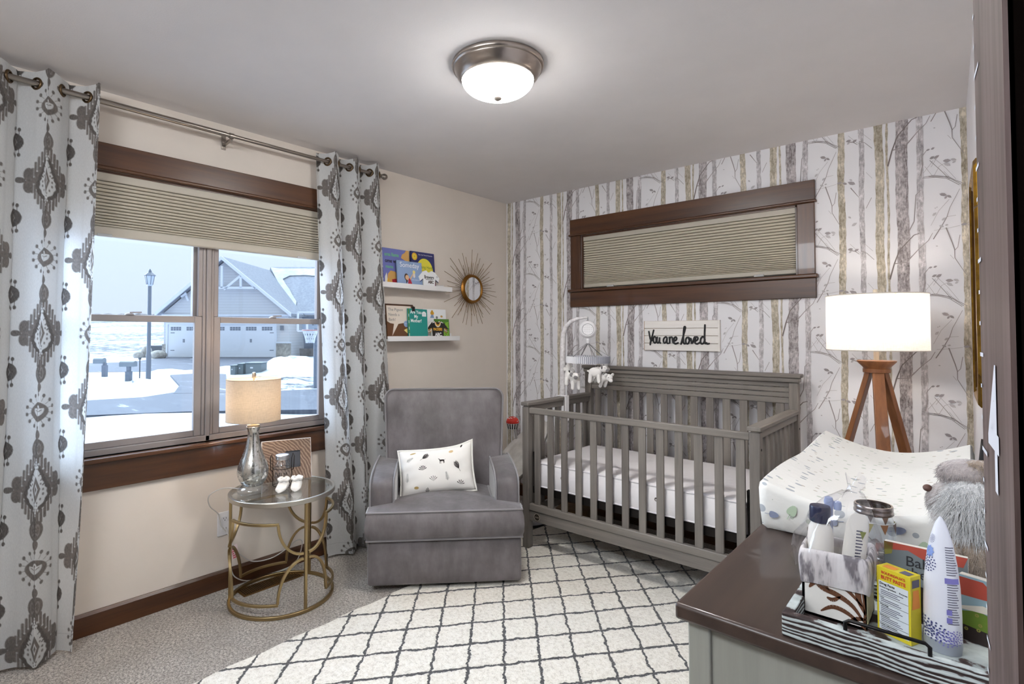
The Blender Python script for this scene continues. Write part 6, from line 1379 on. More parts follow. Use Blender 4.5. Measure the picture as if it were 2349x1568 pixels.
for k in range(5): mt = T(jx - .012 + k * .006, jy + .004 * k - .01, DZ + .014 + k * .0022) @ Matrix.Rotation(.5 + k * .4, 4, 'Z') @ Matrix.Rotation(.25, 4, 'Y'); b.box(-.015, .015, -.010, .010, 0, .0008, 'paper_scrap', mt)
build('paper_slips', b, label='folded paper slips lying in the bottom of the mason jar', cat='paper slips')
P('headband_white', (236, 228, 226), .85); P('headband_coral', (222, 138, 124), .7)
hb_ = thing('headband', (2.835, -2.205, DZ), 'ruffled white headband with coral ribbon lying behind the board book', 'headband')
b = MB(); pts, rs = [], []
for k in range(64):
    q = k / 63; pts.append((2.792 + .080 * q + .004 * math.sin(k * 1.3), -2.185 - .035 * q + .012 * math.sin(q * 7) + .004 * math.sin(k * 2.2), DZ + .022 + .016 * math.sin(q * 5) ** 2 + .005 * math.sin(k * 1.9) + .020 * q)); rs.append(.0105 + .0050 * math.sin(k * 2.0))
b.tube(pts, rs, 'headband_white', 12); build('ruffle', b, hb_, sub=1)
b = MB()
for k in (8, 44): c = Vector(pts[k]); b.tube([c + Vector((.004 * math.sin(a) , .0165 * math.cos(a), .0165 * math.sin(a))) for a in np.linspace(0, 2 * PI, 18, endpoint=False)], .0030, 'headband_coral', 8, closed=True)
build('ribbon', b, hb_)
# plush animal
noisy('fur_brown', (150, 128, 108), (186, 168, 150), 26, .95, .9, 130, bdist=.012, stretch=(1, 1, .6), Sheen_Weight=.6); noisy('fur_white', (240, 238, 236), (250, 249, 248), 20, .95, 1.0, 120, bdist=.012, Sheen_Weight=.6); noisy('fur_grey', (160, 150, 148), (186, 176, 172), 30, .95, .8, 140, bdist=.006, Sheen_Weight=.5); P('nose_brown', (96, 66, 58), .5)
pc_ = Vector((2.920, -2.085, DZ))
pl_ = thing('plush_animal', tuple(pc_), 'plush animal with brown fur body and big white furry cheeks sitting against the side wall', 'plush toy')
def furball(nm, c, r, mat, amp=.08, fr=9, par=None, n=40, hair=0, hlen=.012):
    b = MB(); rows = []
    for i in range(n // 2 + 1):
        th_2 = PI * i / (n // 2); row = []
        for k in range(n):
            a = 2 * PI * k / n; s_ = max(.02, math.sin(th_2)); w_ = 1 + amp * (math.sin(fr * a + 3 * math.sin(5 * th_2)) * math.sin(fr * th_2 + math.cos(3 * a)) + .6 * math.sin(2.1 * fr * a + 7 * th_2) * s_)
            row.append((c[0] + r[0] * w_ * s_ * math.cos(a), c[1] + r[1] * w_ * s_ * math.sin(a), c[2] - r[2] * w_ * math.cos(th_2)))
        rows.append(row)
    b.grid(rows, mat, closed=True)
    o = build(nm, b, par or pl_, angle=80)
    if hair:     # pile of the plush as hair strands growing from this part
        ps = o.modifiers.new('pile', 'PARTICLE_SYSTEM').particle_system; st = ps.settings; st.type = 'HAIR'; st.count = hair; st.hair_length = hlen; st.hair_step = 3; st.render_step = 3; st.display_step = 2
        st.root_radius = .9; st.tip_radius = .2; st.radius_scale = .0009; st.use_hair_bspline = False; st.brownian_factor = .0; st.factor_random = .25 * hlen; st.use_advanced_hair = True; st.normal_factor = .6 * hlen; st.object_align_factor = (0, 0, -.5 * hlen); ps.seed = 3
        st.hair_length = hlen; st.material = 1
    return o
furball('body', pc_ + Vector((.005, .0, .060)), (.050, .055, .064), 'fur_brown', .03, hair=5000, hlen=.008)
furball('arm', pc_ + Vector((-.030, -.048, .055)), (.026, .026, .040), 'fur_brown', .02, hair=2200, hlen=.007); furball('leg', pc_ + Vector((-.050, -.055, .022)), (.040, .024, .022), 'fur_brown', .02, hair=2200, hlen=.007); furball('leg', pc_ + Vector((-.050, .030, .022)), (.040, .024, .022), 'fur_brown', .02, hair=2200, hlen=.007); furball('foot', pc_ + Vector((-.080, -.052, .026)), (.014, .022, .024), 'fur_white', .02, hair=2200, hlen=.007)
furball('cheek_fur', pc_ + Vector((.006, -.010, .172)), (.046, .044, .048), 'fur_white', .05, hair=7000, hlen=.016)
furball('muzzle', pc_ + Vector((-.034, .000, .165)), (.030, .028, .036), 'fur_grey', .02, hair=2200, hlen=.003); furball('mouth', pc_ + Vector((-.038, -.010, .134)), (.020, .020, .016), 'fur_grey', .02)
b = MB(); b.ball(pc_ + Vector((-.062, -.006, .186)), (.008, .010, .007), 'nose_brown'); build('nose', b, pl_)
furball('crown', pc_ + Vector((.004, .010, .222)), (.050, .040, .028), 'fur_grey', .02, hair=3000, hlen=.005); furball('ear', pc_ + Vector((.020, -.006, .232)), (.030, .016, .022), 'fur_brown', .02, hair=2200, hlen=.007)
# dark slim frame on the dresser under the gilt mirror
for k, (yy, h_) in enumerate(((-1.22, .20), (-1.29, .17))):
    xw = wall_x(yy) - .014 - .008 * k; b = MB(); mt = frame((xw, yy - .07, DZ), (0, 1, 0), (.10, 0, 1)); b.prism([(0, 0), (.14, 0), (.14, h_), (0, h_)], -.012, 0, 'strap_black', mt); b.prism([(.012, .012), (.128, .012), (.128, h_ - .012), (.012, h_ - .012)], 0, .0012, 'print_paper', mt)
    build('framed_print', b, label=('taller black frame leaning on the wall below the gilt mirror', 'shorter black frame leaning in front of the taller one below the gilt mirror')[k], cat='framed print')
# gilt mirror on the side wall
noisy('gilt', (158, 120, 44), (120, 88, 34), 30, .35, .35, 60, metal=1.0, bdist=.003); P('gilt_dark', (92, 62, 30), .4, 1.0)
gm = thing('gilt_mirror', (wall_x(-1.1), -1.1, 1.08), 'heavy gilt framed mirror hanging on the side wall by the floor lamp', 'mirror')
def gpt(y, z, d): return (wall_x(y) - d, y, z)
GY0, GY1, GZ0, GZ1 = -1.30, -.88, 1.10, 1.875
OUTG = [(GY0, GZ0 + .10), (GY0, GZ1 - .16), (GY0 + .02, GZ1 - .15), (GY0 + .02, GZ1 - .02), (GY0 + .04, GZ1), (GY1 - .04, GZ1), (GY1, GZ1 - .04), (GY1, GZ0 + .10), (GY1 - .04, GZ0), (GY0 + .05, GZ0)]
cyg, czg = (GY0 + GY1) / 2, (GZ0 + GZ1) / 2
def sc(k, d): return [gpt(cyg + (y - cyg) * k, czg + (z - czg) * (1 - (1 - k) * .55), d) for y, z in OUTG]
b = MB(); b.grid([sc(1, 0), sc(1, .014), sc(.96, .021), sc(.90, .022), sc(.86, .014)], 'gilt', False, closed=True); b.grid([sc(.86, .014), sc(.82, .017), sc(.78, .010)], 'gilt_dark', False, closed=True); build('gilt_frame', b, gm)
b = MB(); b.poly(sc(.78, .010), 'mirror_silver'); build('mirror_glass', b, gm)

# ================================================================== GROWTH CHART
m = P('chart_stain', (92, 72, 68), .5); t = NT(m); n = t.noise(t.coord((50, 50, 3)), 1.0, 5, .65); t.l.new(t.ramp(n, (.36, lin((70, 54, 50))), (.66, lin((112, 94, 92)))), t.b.inputs['Base Color']); P('chart_white', (226, 230, 240), .5)
fa, nb = Vector((2.9338, -2.906, 0)), Vector((2.9447, -3.066, 0))
gd = (nb - fa).normalized(); mt = frame(fa + Vector((0, 0, .30)), gd, (0, 0, 1)); cw = (fa - nb).length; chh = 1.95
gc = thing('growth_chart', (2.94, -2.99, .30), 'tall dark wooden growth chart ruler with white numbers at the right edge', 'growth chart')
b = MB(); b.prism([(0, 0), (cw, 0), (cw, chh), (0, chh)], -.0025, 0, 'chart_stain', mt)
for k in range(72):
    L = .034 if k % 12 == 0 else (.022 if k % 3 == 0 else .008); b.poly([mt @ Vector(q) for q in ((0, k * .0254 + .02, .0006), (L, k * .0254 + .02, .0006), (L, k * .0254 + .0232, .0006), (0, k * .0254 + .0232, .0006))], 'chart_white')
for num, z in (('5', 1.34), ('4', .92), ('3', .60)): b.text(num, .125, 'chart_white', mt @ T(cw * .28, z, .0007), bold=.001)
build('board', b, gc)
# ================================================================== TRIPOD FLOOR LAMP
wood('walnut_z', (112, 66, 34), (160, 102, 58), 'z', .4, .8, .1, Coat_Weight=.2)
fabric_translucent('white_shade', (236, 232, 228), .55); P('pale_pole', (224, 212, 190), .4)
fx, fy = 2.602, -.430; s0, s1, srf = 1.2530, 1.5075, .197
fl = thing('floor_lamp', (fx, fy, 0), 'wooden tripod floor lamp with white drum shade in the corner behind the changing pad', 'floor lamp')
b = MB(); b.lathe([(srf, s0), (srf, s1)], 'white_shade', 72, T(fx, fy, 0), cap=False); shf = build('lamp_shade', b, fl)
for zz in (s0, s1): b = MB(); b.tube([(fx + srf * math.cos(a), fy + srf * math.sin(a), zz) for a in np.linspace(0, 2 * PI, 72, endpoint=False)], .0022, 'white_shade', 6, closed=True); build('shade_ring', b, shf)
b = MB()
for k in range(3): a = k * 2 * PI / 3 + 1.0; b.bar((fx, fy, s1 - .018), (fx + srf * math.cos(a), fy + srf * math.sin(a), s1 - .004), .006, .004, 'pale_pole')
b.lathe([(.022, s1 - .020), (.022, s1 - .016)], 'pale_pole', 20, T(fx, fy, 0)); build('spider_fitter', b, shf)
b = MB(); b.lathe([(.011, 1.205), (.011, 1.33), (.016, 1.332), (.016, 1.352)], 'pale_pole', 20, T(fx, fy, 0)); build('stem', b, fl)
b = MB()
for s_ in (-1, 1): b.tube([(fx + s_ * .045 * math.sin(q), fy, 1.335 + (s1 - .018 - 1.335) * (1 - math.cos(q)) / 2) for q in np.linspace(0, PI, 18)], .0022, 'pale_pole', 6)
build('harp', b, fl)
b = MB(); b.lathe([(.009, s1 - .018), (.009, s1 + .028), (.001, s1 + .029)], 'pale_pole', 18, T(fx, fy, 0)); build('finial', b, fl)
emit('warm_bulb_floor', (1.0, 0.90, 0.78), FLOOR_LAMP)
b = MB(); b.ball((fx, fy, 1.392), (.030, .030, .037), 'warm_bulb_floor'); build('bulb', b, fl)
b = MB(); b.lathe([(.050, 1.148), (.054, 1.150), (.054, 1.166), (.050, 1.168), (.052, 1.172), (.076, 1.198), (.077, 1.204), (.001, 1.206)], 'walnut_z', 40, T(fx, fy, 0)); build('top_hub', b, fl)
for a in (math.radians(165), math.radians(-75), math.radians(45)):
    d = Vector((math.cos(a), math.sin(a), 0)); b = MB(); p0 = Vector((fx, fy, 1.152)) + d * .030; p1 = Vector((fx, fy, 0)) + d * .34
    s_ = d.cross(Vector((0, 0, 1))); ax2 = (p1 - p0).normalized(); nrm = s_.cross(ax2)
    vs = [p + s_ * (w_ * i) + nrm * (.011 * j) for p, w_ in ((p0, .022), (p1, .036)) for i, j in ((-1, -1), (1, -1), (1, 1), (-1, 1))]
    for i_ in range(4, 8): vs[i_].z = max(.001, vs[i_].z)
    b.add(vs, [(0, 1, 2, 3), (7, 6, 5, 4), (0, 4, 5, 1), (1, 5, 6, 2), (2, 6, 7, 3), (3, 7, 4, 0)], 'walnut_z'); build('leg', b, fl, bevel=.003)
b = MB(); b.tube(smooth_path([(fx + .02, fy - .01, 1.15), (fx + .03, fy - .03, .95), (fx + .055, fy - .02, .80), (fx + .06, fy + .05, .5), (fx + .10, fy + .2, .1), (fx + .2, fy + .3, .01)]), .003, 'cord_white', 8); build('power_cord', b, fl)
# ================================================================== OUTSIDE: snowy street and the house across
RH = Vector((math.cos(hd), math.sin(hd), 0)); FH = Vector((-math.sin(hd), math.cos(hd), 0)); GZ = -0.35
def Q(u, v, D): p = CAM + RH * ((u - 1115.9) * D / F_) + FH * D; return Vector((p.x, p.y, CAM.z + (764.8 - v) * D / F_))
def QG(u, v, z=GZ): return Q(u, v, (CAM.z - z) * F_ / (v - 764.8))
noisy('snow', (214, 218, 226), (188, 194, 206), 1.2, .8, .6, 2.5, bdist=.08)
m = P('snow_stubble', (232, 236, 242), .9); t = NT(m); v = t.coord((1, 1, 1)); n = t.noise(v, .9, 6, .75); n2 = t.noise(v, .05, 3)
t.l.new(t.ramp(t.math('ADD', t.math('MULTIPLY', n, .75), t.math('MULTIPLY', n2, .3)), (.44, lin((58, 60, 64))), (.50, lin((104, 108, 116))), (.56, lin((200, 206, 216)))), t.b.inputs['Base Color'])
m = P('asphalt', (128, 134, 144), .85); t = NT(m); v = t.coord(); n = t.noise(t.coord((.5, 2.2, 1), rot=(0, 0, .5)), .7, 5, .6); t.l.new(t.ramp(n, (.50, lin((80, 84, 94))), (.64, lin((88, 92, 102))), (.72, lin((180, 186, 196)))), t.b.inputs['Base Color'])
def siding(name, c, per):
    m = P(name, c, .7); t = NT(m); w = t.node('ShaderNodeTexWave', wave_type='BANDS', bands_direction='Z', wave_profile='SAW'); w.inputs['Scale'].default_value = .314 / per * 1.0; t.l.new(t.coord(), w.inputs[0]); t.bump(w.outputs[1], .6, .03); t.l.new(t.ramp(w.outputs[1], (.0, lin([x * .88 for x in c])), (.15, lin(c))), t.b.inputs['Base Color'])
siding('siding_grey', (210, 211, 214), .20); siding('siding_blue', (140, 148, 162), .18)
noisy('roof_shingle', (142, 146, 156), (156, 160, 170), 6, .85, .3, 10); P('trim_white', (226, 230, 238), .6); P('door_white', (232, 236, 244), .5); P('door_lite', (120, 128, 142), .3)
noisy('field_stone', (150, 146, 140), (190, 186, 178), 5, .85, .6, 7, bdist=.05); P('post_grey', (112, 120, 132), .5); P('mail_grey', (128, 138, 146), .5); P('lantern_glass', (196, 206, 222), .3); P('stake_dark', (84, 88, 94), .7); P('utility_green', (112, 124, 128), .6); P('hoop_white', (222, 226, 234), .5); P('rim_red', (190, 130, 126), .5); noisy('hedge_brown', (118, 112, 110), (140, 134, 132), 3, .9)
def add_ground():
    b = MB(); Ds = [2.2, 4, 6, 8, 9.5, 11, 13, 15, 18, 22, 27, 33, 40, 50, 65, 85, 110, 150, 200, 260, 320, 420]
    def hgt(D, u): return GZ + (0 if D < 42 else 13.2 * min(1, (D - 42) / 270) ** 1.25) + (.05 * math.sin(u * .9 + D * .7) if D < 12 else 0)
    rows = []
    for D in Ds: rows.append([CAM * 1 + RH * x + FH * D + Vector((0, 0, hgt(D, x) - CAM.z)) for x in [(k / 30 - .78) * (D * 1.7 + 6) for k in range(31)]])
    # the ground stays outside the house wall
    rows = [[Vector((min(p.x, -.30), p.y, p.z)) for p in r] for r in rows]
    near = [r for r, D in zip(rows, Ds) if D <= 42]; far = [r for r, D in zip(rows, Ds) if D >= 40]
    b.grid(near[::-1], 'snow'); build('snowy_ground', b, kind='structure', base=(0, 0, 0))
    b = MB(); b.grid(far[::-1], 'snow_stubble'); build('snowy_field', b, kind='structure', base=(-50, 50, 0))
add_ground()
def flat(name, pix, mat, dz, label=None):
    b = MB(); pts = [QG(u, v, GZ) for u, v in pix]; b.add([(p.x, p.y, GZ + dz) for p in pts] + [(p.x, p.y, GZ - .1) for p in pts], [tuple(range(len(pts)))] + [(k, (k + 1) % len(pts), len(pts) + (k + 1) % len(pts), len(pts) + k) for k in range(len(pts))], mat); return build(name, b, kind='structure')
flat('street', [(60, 962), (300, 953), (430, 948), (600, 945), (780, 943), (780, 893), (640, 899), (450, 905), (405, 902), (330, 914), (60, 930)], 'asphalt', .06)
flat('driveway', [(385, 817.5), (645, 817.5), (660, 831), (520, 837), (446, 846), (330, 851), (120, 853), (120, 834), (300, 829)], 'asphalt', .012)
flat('driveway', [(392, 862), (470, 857), (520, 860), (520, 903), (400, 906), (414, 886)], 'asphalt', .065)
def hump(name, pix, h, mat='snow', seed=0):
    P_ = [QG(u, v) for u, v in pix]; c = sum(P_, Vector()) / len(P_); b = MB(); rows = []
    for k in (1, .8, .6, .4, .2, .02): rows.append([(c.x + (p.x - c.x) * k, c.y + (p.y - c.y) * k, GZ - .02 + h * (1 - k * k) * (1 + .25 * math.sin(i * 2.3 + k * 9 + seed))) for i, p in enumerate(P_)])
    b.grid(rows, mat, closed=True); b.poly(rows[-1], mat); return build(name, b, kind='structure', angle=80)
hump('snow_island', [(170, 905), (300, 908), (370, 908), (400, 898), (408, 888), (385, 872), (340, 866), (290, 862), (240, 862), (170, 870)], .14)
hump('snow_bank', [(300, 862), (440, 858), (446, 850), (400, 847), (330, 852)], .16, seed=2)
hump('snow_bank', [(560, 858), (640, 862), (760, 860), (760, 832), (690, 828), (630, 826), (580, 838)], .5, seed=4)
hump('snow_bank', [(520, 895), (640, 898), (770, 892), (770, 866), (640, 860), (520, 864)], .18, seed=6, mat='snow_stubble')

# lamp post
D = 20.0; g = GZ
def px(dpx, D): return dpx * D / F_
c = QG(342, 868.5); lpst = thing('street_lamp', (c.x, c.y, GZ), 'grey street lamp post with lantern head standing in the snowy island outside', 'street lamp')
zt = Q(342, 655, D).z
b = MB(); b.lathe([(.085, GZ - .05), (.085, GZ + .9), (.068, GZ + .95), (.060, zt)], 'post_grey', 20, T(c.x, c.y, 0)); build('post', b, lpst)
b = MB(); b.lathe([(.06, zt), (.10, zt + .02), (.10, zt + .06), (.155, zt + .36), (.155, zt + .38)], 'lantern_glass', 6, T(c.x, c.y, 0), smooth=False); ln = build('lantern', b, lpst)
b = MB(); b.lathe([(.19, zt + .38), (.20, zt + .40), (.06, zt + .52), (.05, zt + .58), (.03, zt + .60), (.012, zt + .64)], 'post_grey', 6, T(c.x, c.y, 0), smooth=False)
for k in range(6):
    a = k * PI / 3; b.bar((c.x + .10 * math.cos(a), c.y + .10 * math.sin(a), zt + .05), (c.x + .155 * math.cos(a), c.y + .155 * math.sin(a), zt + .38), .02, .02, 'post_grey')
build('lantern_cap', b, ln)
# mailboxes
def mailbox(u, vb, vt, u0, u1, vbx, label):
    c = QG(u, vb); D = (CAM.z - GZ) * F_ / (vb - 764.8); r = thing('mailbox', (c.x, c.y, GZ), label, 'mailbox', 'mailboxes outside in the snow')
    zt = Q(u, vt, D).z; zb = Q(u, vbx, D).z; b = MB(); b.bar((c.x, c.y, GZ - .05), (c.x, c.y, zb + .02), .10, .10, 'post_grey', up=tuple(FH)); b.bar((c.x, c.y, GZ), (c.x, c.y, GZ + .45), .15, .15, 'post_grey', up=tuple(FH)); build('post', b, r)
    w = (u1 - u0) * D / F_; cc_ = c + RH * (((u0 + u1) / 2 - u) * D / F_); hgt = zt - zb
    prof = [(-hgt * .5, zb), (hgt * .5, zb), (hgt * .5, zb + hgt * .6)] + [(hgt * .5 * math.cos(a), zb + hgt * .6 + hgt * .4 * math.sin(a)) for a in np.linspace(0, PI, 10)[1:-1]] + [(-hgt * .5, zb + hgt * .6)]
    b = MB(); mt = frame((cc_.x - RH.x * w / 2, cc_.y - RH.y * w / 2, 0), FH, (0, 0, 1)); b.prism(prof, 0, w, 'mail_grey', mt); build('box', b, r)
mailbox(297, 881, 826, 279, 312, 839, 'nearer grey mailbox on a post in the snow left of the street lamp')
mailbox(242, 862, 819, 219, 241, 832, 'further grey mailbox at the curtain edge outside')
c = QG(322, 870); b = MB(); b.bar((c.x, c.y, GZ - .05), (c.x, c.y, Q(322, 818, 19.7).z), .035, .02, 'stake_dark', up=tuple(FH)); b.bar((c.x, c.y, Q(322, 823, 19.7).z), (c.x, c.y, Q(322, 818, 19.7).z), .09, .03, 'stake_dark', up=tuple(FH)); build('marker_stake', b, label='thin dark marker stake between the mailbox and the street lamp outside', cat='stake')
# basketball hoop
D = 16.5; c = QG(724, 890); D = (CAM.z - GZ) * F_ / (890 - 764.8)
hp = thing('basketball_hoop', (c.x, c.y, GZ), 'white basketball hoop on grey pole by the street outside', 'basketball hoop')
b = MB(); b.tube([(c.x, c.y, GZ - .05), (c.x, c.y, Q(724, 752, D).z)], .055, 'post_grey', 14); build('pole', b, hp)
z0b, z1b = Q(724, 758, D).z, Q(724, 738, D).z; bc_ = c - FH * .25
b = MB(); w = .46
for a, e in (((-w, z0b), (w, z0b)), ((-w, z1b + .3), (w, z1b + .3)), ((-w, z0b), (-w, z1b + .3)), ((w, z0b), (w, z1b + .3)), ((-.18, z0b + .05), (-.18, z0b + .35)), ((.18, z0b + .05), (.18, z0b + .35))): b.bar(bc_ + RH * a[0] + Vector((0, 0, a[1] - bc_.z)), bc_ + RH * e[0] + Vector((0, 0, e[1] - bc_.z)), .05, .05, 'hoop_white', up=tuple(FH))
b.box(0, 0, 0, 0, 0, 0, 'hoop_white'); build('backboard', b, hp)
rc_ = bc_ - FH * .25; b = MB(); b.tube([(rc_.x + .225 * math.cos(a), rc_.y + .225 * math.sin(a), z0b + .02) for a in np.linspace(0, 2 * PI, 28, endpoint=False)], .016, 'rim_red', 8, closed=True); build('rim', b, hp)
b = MB()
for k in range(14):
    a = 2 * PI * k / 14
    for s in (-1, 1): b.tube([(rc_.x + r_ * math.cos(a + s * q), rc_.y + r_ * math.sin(a + s * q), z0b + .02 - h_) for r_, h_, q in ((.22, 0, 0), (.18, .12, .22), (.14, .25, .45), (.12, .38, .67))], .008, 'hoop_white', 5)
build('net', b, hp)
b = MB(); b.bar(c + Vector((0, 0, z0b - GZ + .2)), bc_ + Vector((0, 0, z0b - bc_.z + .2)), .06, .06, 'post_grey'); build('bracket', b, hp)
# utility boxes
def ubox(u0, u1, vb, vt, label, depth=.7):
    D = (CAM.z - GZ) * F_ / (vb - 764.8); c = QG((u0 + u1) / 2, vb); w = (u1 - u0) * D / F_; h_ = Q(0, vt, D).z - GZ
    r = thing('utility_box', (c.x, c.y, GZ), label, 'utility box', 'green boxes across the street'); mt = frame(c - RH * w / 2, RH, FH); b = MB(); b.prism([(0, 0), (w, 0), (w, depth), (0, depth)], -.05, h_ * .9, 'utility_green', mt); build('cabinet', b, r, bevel=.02); b = MB(); b.prism([(-.02, -.02), (w + .02, -.02), (w + .02, depth + .02), (-.02, depth + .02)], h_ * .9, h_, 'utility_green', mt); build('lid', b, r, bevel=.02)
    b = MB(); mf = frame(c - RH * w * .2, RH, (0, 0, 1)); b.prism([(0, h_ * .5), (w * .18, h_ * .5), (w * .18, h_ * .62), (0, h_ * .62)], 0, .004, 'hoop_white', mf); build('label_plate', b, r)
ubox(564, 600, 857, 830, 'large grey-green utility box across the street', .6); ubox(546, 558, 857, 832, 'middle slim grey-green utility box across the street', .5); ubox(529, 540, 858, 836, 'small grey-green utility box at the left across the street', .4)
# stones beside the driveway
rr_ = random.Random(2)
for k, (u, v, w, h_, lb) in enumerate(((318, 819, .8, .45, 'low rounded boulder left of the street lamp pole outside'), (337, 818, .85, .85, 'tallest boulder behind the street lamp pole outside'), (364, 820, 1.3, .55, 'long pale boulder beside the garage corner outside'))):
    c = QG(u, v); b = MB(); b.ball((c.x, c.y, GZ + h_ * .4), (w / 2, w / 2.4, h_ * .62), 'field_stone', n=14); build('boulder', b, label=lb, cat='boulder', group='boulders by the driveway')
c = Q(361, 812, 41); b = MB(); b.box(-.6, .6, -.3, .3, 0, .8, 'stake_dark', frame((c.x, c.y, GZ), RH, FH)); build('planter_box', b, label='low dark box behind the boulders at the garage corner outside', cat='box')
# tree line on the horizon
b = MB(); rr_ = random.Random(9)
for k in range(150):
    u = 120 + k * 4.4; D = 300; p = Q(u, 722, D); w = rr_.uniform(1.2, 3.0); h_ = rr_.uniform(.3, 1.1) * (1.6 if rr_.random() < .1 else 1); b.ball((p.x, p.y, p.z), (w, w, h_), 'hedge_brown', n=8)
tl = build('tree_line', b); tag(tl, 'faint grey-brown line of far trees on the horizon outside', 'trees', kind='stuff')

# house
D0 = 39.0
hs = thing('house', tuple(QG(530, 818)), 'grey sided house with gabled double garage across the street', 'house')
def hb(nm, faces, mat, par=hs, bev=0):
    b = MB()
    for f in faces: b.poly(f, mat)
    return build(nm, b, par)
def ext(nm, pts, d0, d1, mat, par=None):
    """polygon drawn at depth D0 (pixel outline) pushed back from d0 to d1 metres"""
    A = [Q(u, v, D0) + FH * d0 for u, v in pts]; B = [Q(u, v, D0) + FH * d1 for u, v in pts]; n = len(pts); b = MB()
    b.add(A + B, [tuple(range(n)), tuple(range(n, 2 * n))[::-1]] + [(k, (k + 1) % n, n + (k + 1) % n, n + k) for k in range(n)], mat); return build(nm, b, par or hs)
ext('garage_wall', [(376, 819), (376, 716), (515, 597), (660, 716), (667, 819)], .0, 9.0, 'siding_grey')
ext('stone_base', [(374, 819), (374, 788), (387, 788), (387, 819)], -.10, .0, 'field_stone'); ext('stone_base', [(634, 819), (634, 785), (668, 785), (668, 819)], -.10, .0, 'field_stone'); ext('stone_ledge', [(633, 786), (633, 783), (669, 783), (669, 786)], -.16, .0, 'trim_white')
def slope(nm, a, e, d0, d1, th, mat):
    A = [Q(*a, D0), Q(*e, D0)]; upz = Vector((0, 0, th)); b = MB(); v_ = [A[0] + FH * d0, A[1] + FH * d0, A[1] + FH * d1, A[0] + FH * d1]; b.add(v_ + [p + upz for p in v_], [(3, 2, 1, 0), (4, 5, 6, 7), (0, 1, 5, 4), (1, 2, 6, 5), (2, 3, 7, 6), (3, 0, 4, 7)], mat); return build(nm, b, hs)
slope('roof', (515, 594), (366, 722), -.55, 10.0, .18, 'roof_shingle'); slope('roof', (515, 594), (674, 724), -.55, 9.4, .18, 'roof_shingle')
slope('rake_board', (515, 596), (366, 724), -.62, -.50, .26, 'trim_white'); slope('rake_board', (515, 596), (674, 726), -.62, -.50, .26, 'trim_white')
for a, e in (((558, 634), (612, 660)),): pass
b = MB()
for a, e in (((484, 660), (592, 660)), ((515, 610), (515, 660)), ((558, 632), (520, 664)), ((558, 632), (594, 662)), ((558, 636), (558, 660)), ((470, 632), (500, 662))): b.bar(Q(*a, D0) - FH * .45, Q(*e, D0) - FH * .45, .16, .12, 'trim_white', up=tuple(FH))
build('gable_truss', b, hs)
b = MB(); b.bar(Q(374, 722, D0) - FH * .1, Q(668, 722, D0) - FH * .1, .14, .22, 'trim_white', up=tuple(FH)); build('frieze_board', b, hs)
b = MB(); b.bar(Q(425, 668, D0) - FH * .2, Q(432, 688, D0) - FH * .02, .14, .12, 'trim_white', up=tuple(FH)); b.bar(Q(420, 680, D0) - FH * .3, Q(432, 672, D0) - FH * .3, .14, .12, 'trim_white', up=tuple(FH)); build('eave_bracket', b, hs)
def garage(u0, u1):
    b = MB(); mk = lambda pts, d0, d1, mt: None
    def e2(bb, pts, d0, d1, mat):
        A = [Q(u, v, D0) + FH * d0 for u, v in pts]; B = [Q(u, v, D0) + FH * d1 for u, v in pts]; n = len(pts); bb.add(A + B, [tuple(range(n)), tuple(range(n, 2 * n))[::-1]] + [(k, (k + 1) % n, n + (k + 1) % n, n + k) for k in range(n)], mat)
    e2(b, [(u0, 818.5), (u0, 743), (u1, 743), (u1, 818.5)], -.06, -.005, 'door_white'); gd_ = build('garage_door', b, hs)
    b = MB(); 
    for p in ([(u0 - 4, 819), (u0 - 4, 739), (u0, 739), (u0, 819)], [(u1, 819), (u1, 739), (u1 + 3, 739), (u1 + 3, 819)], [(u0, 743), (u0, 739), (u1, 739), (u1, 743)]): e2(b, p, -.12, -.0, 'trim_white')
    build('door_trim', b, gd_)
    n = max(1, round((u1 - u0) / 34)); st = (u1 - u0) / n
    for i in range(n):
        b = MB(); x0 = u0 + st * i + st * .16; cw_ = st * .68 / 4
        for a in range(4):
            for r_ in range(2): e2(b, [(x0 + a * cw_ + .5, 756.5 + r_ * -4.4), (x0 + a * cw_ + .5, 752.8 + r_ * -4.4), (x0 + (a + 1) * cw_ - .6, 752.8 + r_ * -4.4), (x0 + (a + 1) * cw_ - .6, 756.5 + r_ * -4.4)], -.075, -.06, 'door_lite')
        build('window_lites', b, gd_)
    b = MB()
    for u, v in ((u0 + 6, 762), (u0 + 6, 802), (u1 - 12, 762), (u1 - 12, 802)): e2(b, [(u, v + .8), (u, v - .8), (u + 9, v - .8), (u + 9, v + .8)], -.075, -.06, 'door_lite')
    um = (u0 + u1) / 2 if u1 - u0 < 90 else u0 + (u1 - u0) * .62
    for k in (-1.6, 1.0): e2(b, [(um + k, 784), (um + k, 776), (um + k + 1.2, 776), (um + k + 1.2, 784)], -.085, -.06, 'door_lite')
    build('hinge', b, gd_)
garage(387, 459); garage(486, 632)
b = MB(); b.bar(Q(648, 751, D0) - FH * .02, Q(648, 751, D0) - FH * .18, .22, .34, 'post_grey'); build('wall_lantern', b, hs)
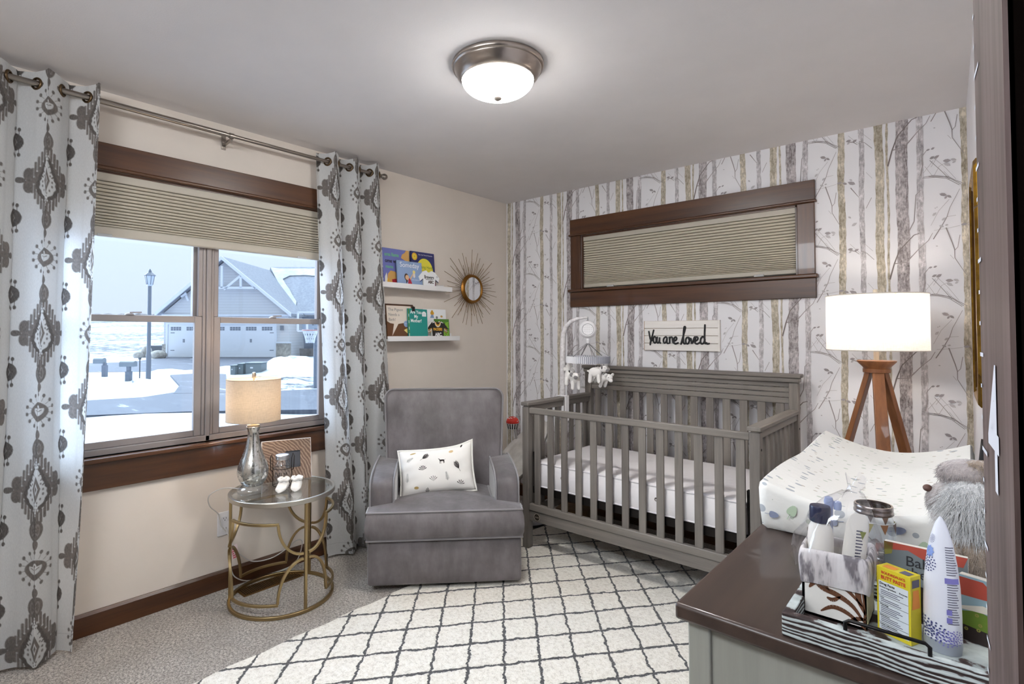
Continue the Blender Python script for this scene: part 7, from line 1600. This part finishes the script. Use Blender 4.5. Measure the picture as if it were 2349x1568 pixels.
# main wing to the right, set back
D1 = 42.0
def E2(nm, pts, D, d1, mat):
    A = [Q(u, v, D) for u, v in pts]; B = [p + FH * d1 for p in A]; n = len(pts); b = MB(); b.add(A + B, [tuple(range(n)), tuple(range(n, 2 * n))[::-1]] + [(k, (k + 1) % n, n + (k + 1) % n, n + k) for k in range(n)], mat); return build(nm, b, hs)
E2('side_wall', [(660, 815), (660, 718), (830, 718), (830, 815)], D1, 7, 'siding_blue')
wf = E2('window', [(677, 764), (677, 738), (743, 738), (743, 764)], D1 - .08, .06, 'trim_white'); 
b = MB(); b.poly([Q(u, v, D1 - .09) for u, v in ((682, 760), (682, 741), (703, 741), (703, 760))], 'lantern_glass'); b.poly([Q(u, v, D1 - .09) for u, v in ((708, 760), (708, 741), (738, 741), (738, 760))], 'lantern_glass'); build('pane', b, wf)
w2 = E2('window', [(728, 786), (728, 762), (760, 762), (760, 786)], D1 - .08, .06, 'trim_white'); b = MB(); b.poly([Q(u, v, D1 - .09) for u, v in ((731, 783), (731, 765), (757, 765), (757, 783))], 'door_lite'); build('pane', b, w2)
E2('gutter_board', [(678, 721), (678, 715), (835, 715), (835, 721)], D1 - .7, .12, 'trim_white'); E2('downspout', [(676, 815), (676, 716), (679, 716), (679, 815)], D1 - .2, .1, 'trim_white')
b = MB(); p = [Q(676, 718, D1 - .8), Q(840, 718, D1 - .8), Q(840, 611, D1 + 5.5), Q(619, 611, D1 + 5.5)]; b.poly(p, 'roof_shingle'); b.poly([q - Vector((0, 0, .2)) for q in p][::-1], 'roof_shingle'); b.poly([Q(840, 611, D1 + 5.5), Q(619, 611, D1 + 5.5), Q(600, 718, D1 + 12), Q(840, 718, D1 + 12)][::-1], 'roof_shingle'); build('roof', b, hs)
# snow lying along the valley and under the ridge
def on_roof(u, v):
    A, B, C_ = p[0], p[1], p[2]; n = (B - A).cross(C_ - A); d = Q(u, v, 1.0) - CAM; k = (A - CAM).dot(n) / d.dot(n); return CAM + d * k + n.normalized() * (.08 if n.z > 0 else -.08)
b = MB(); sn_ = [(620, 613), (640, 616), (740, 616), (830, 617), (830, 632), (760, 630), (735, 634), (700, 631), (664, 632), (648, 640), (655, 652), (664, 664), (670, 676), (680, 692), (678, 704), (680, 716), (672, 710), (655, 680), (636, 645)]
b.poly([on_roof(u, v) for u, v in sn_], 'snow'); b.poly([on_roof(u, v) - Vector((0, 0, .07)) for u, v in sn_][::-1], 'snow'); build('roof_snow', b, hs)
b = MB(); b.bar(Q(684, 813, D1 - .9), Q(800, 813, D1 - .9), .3, 1.0, 'hedge_brown', up=(0, 0, 1)); build('low_shrubs', b, label='low bare shrubs along the foot of the blue side wall outside', cat='shrub')
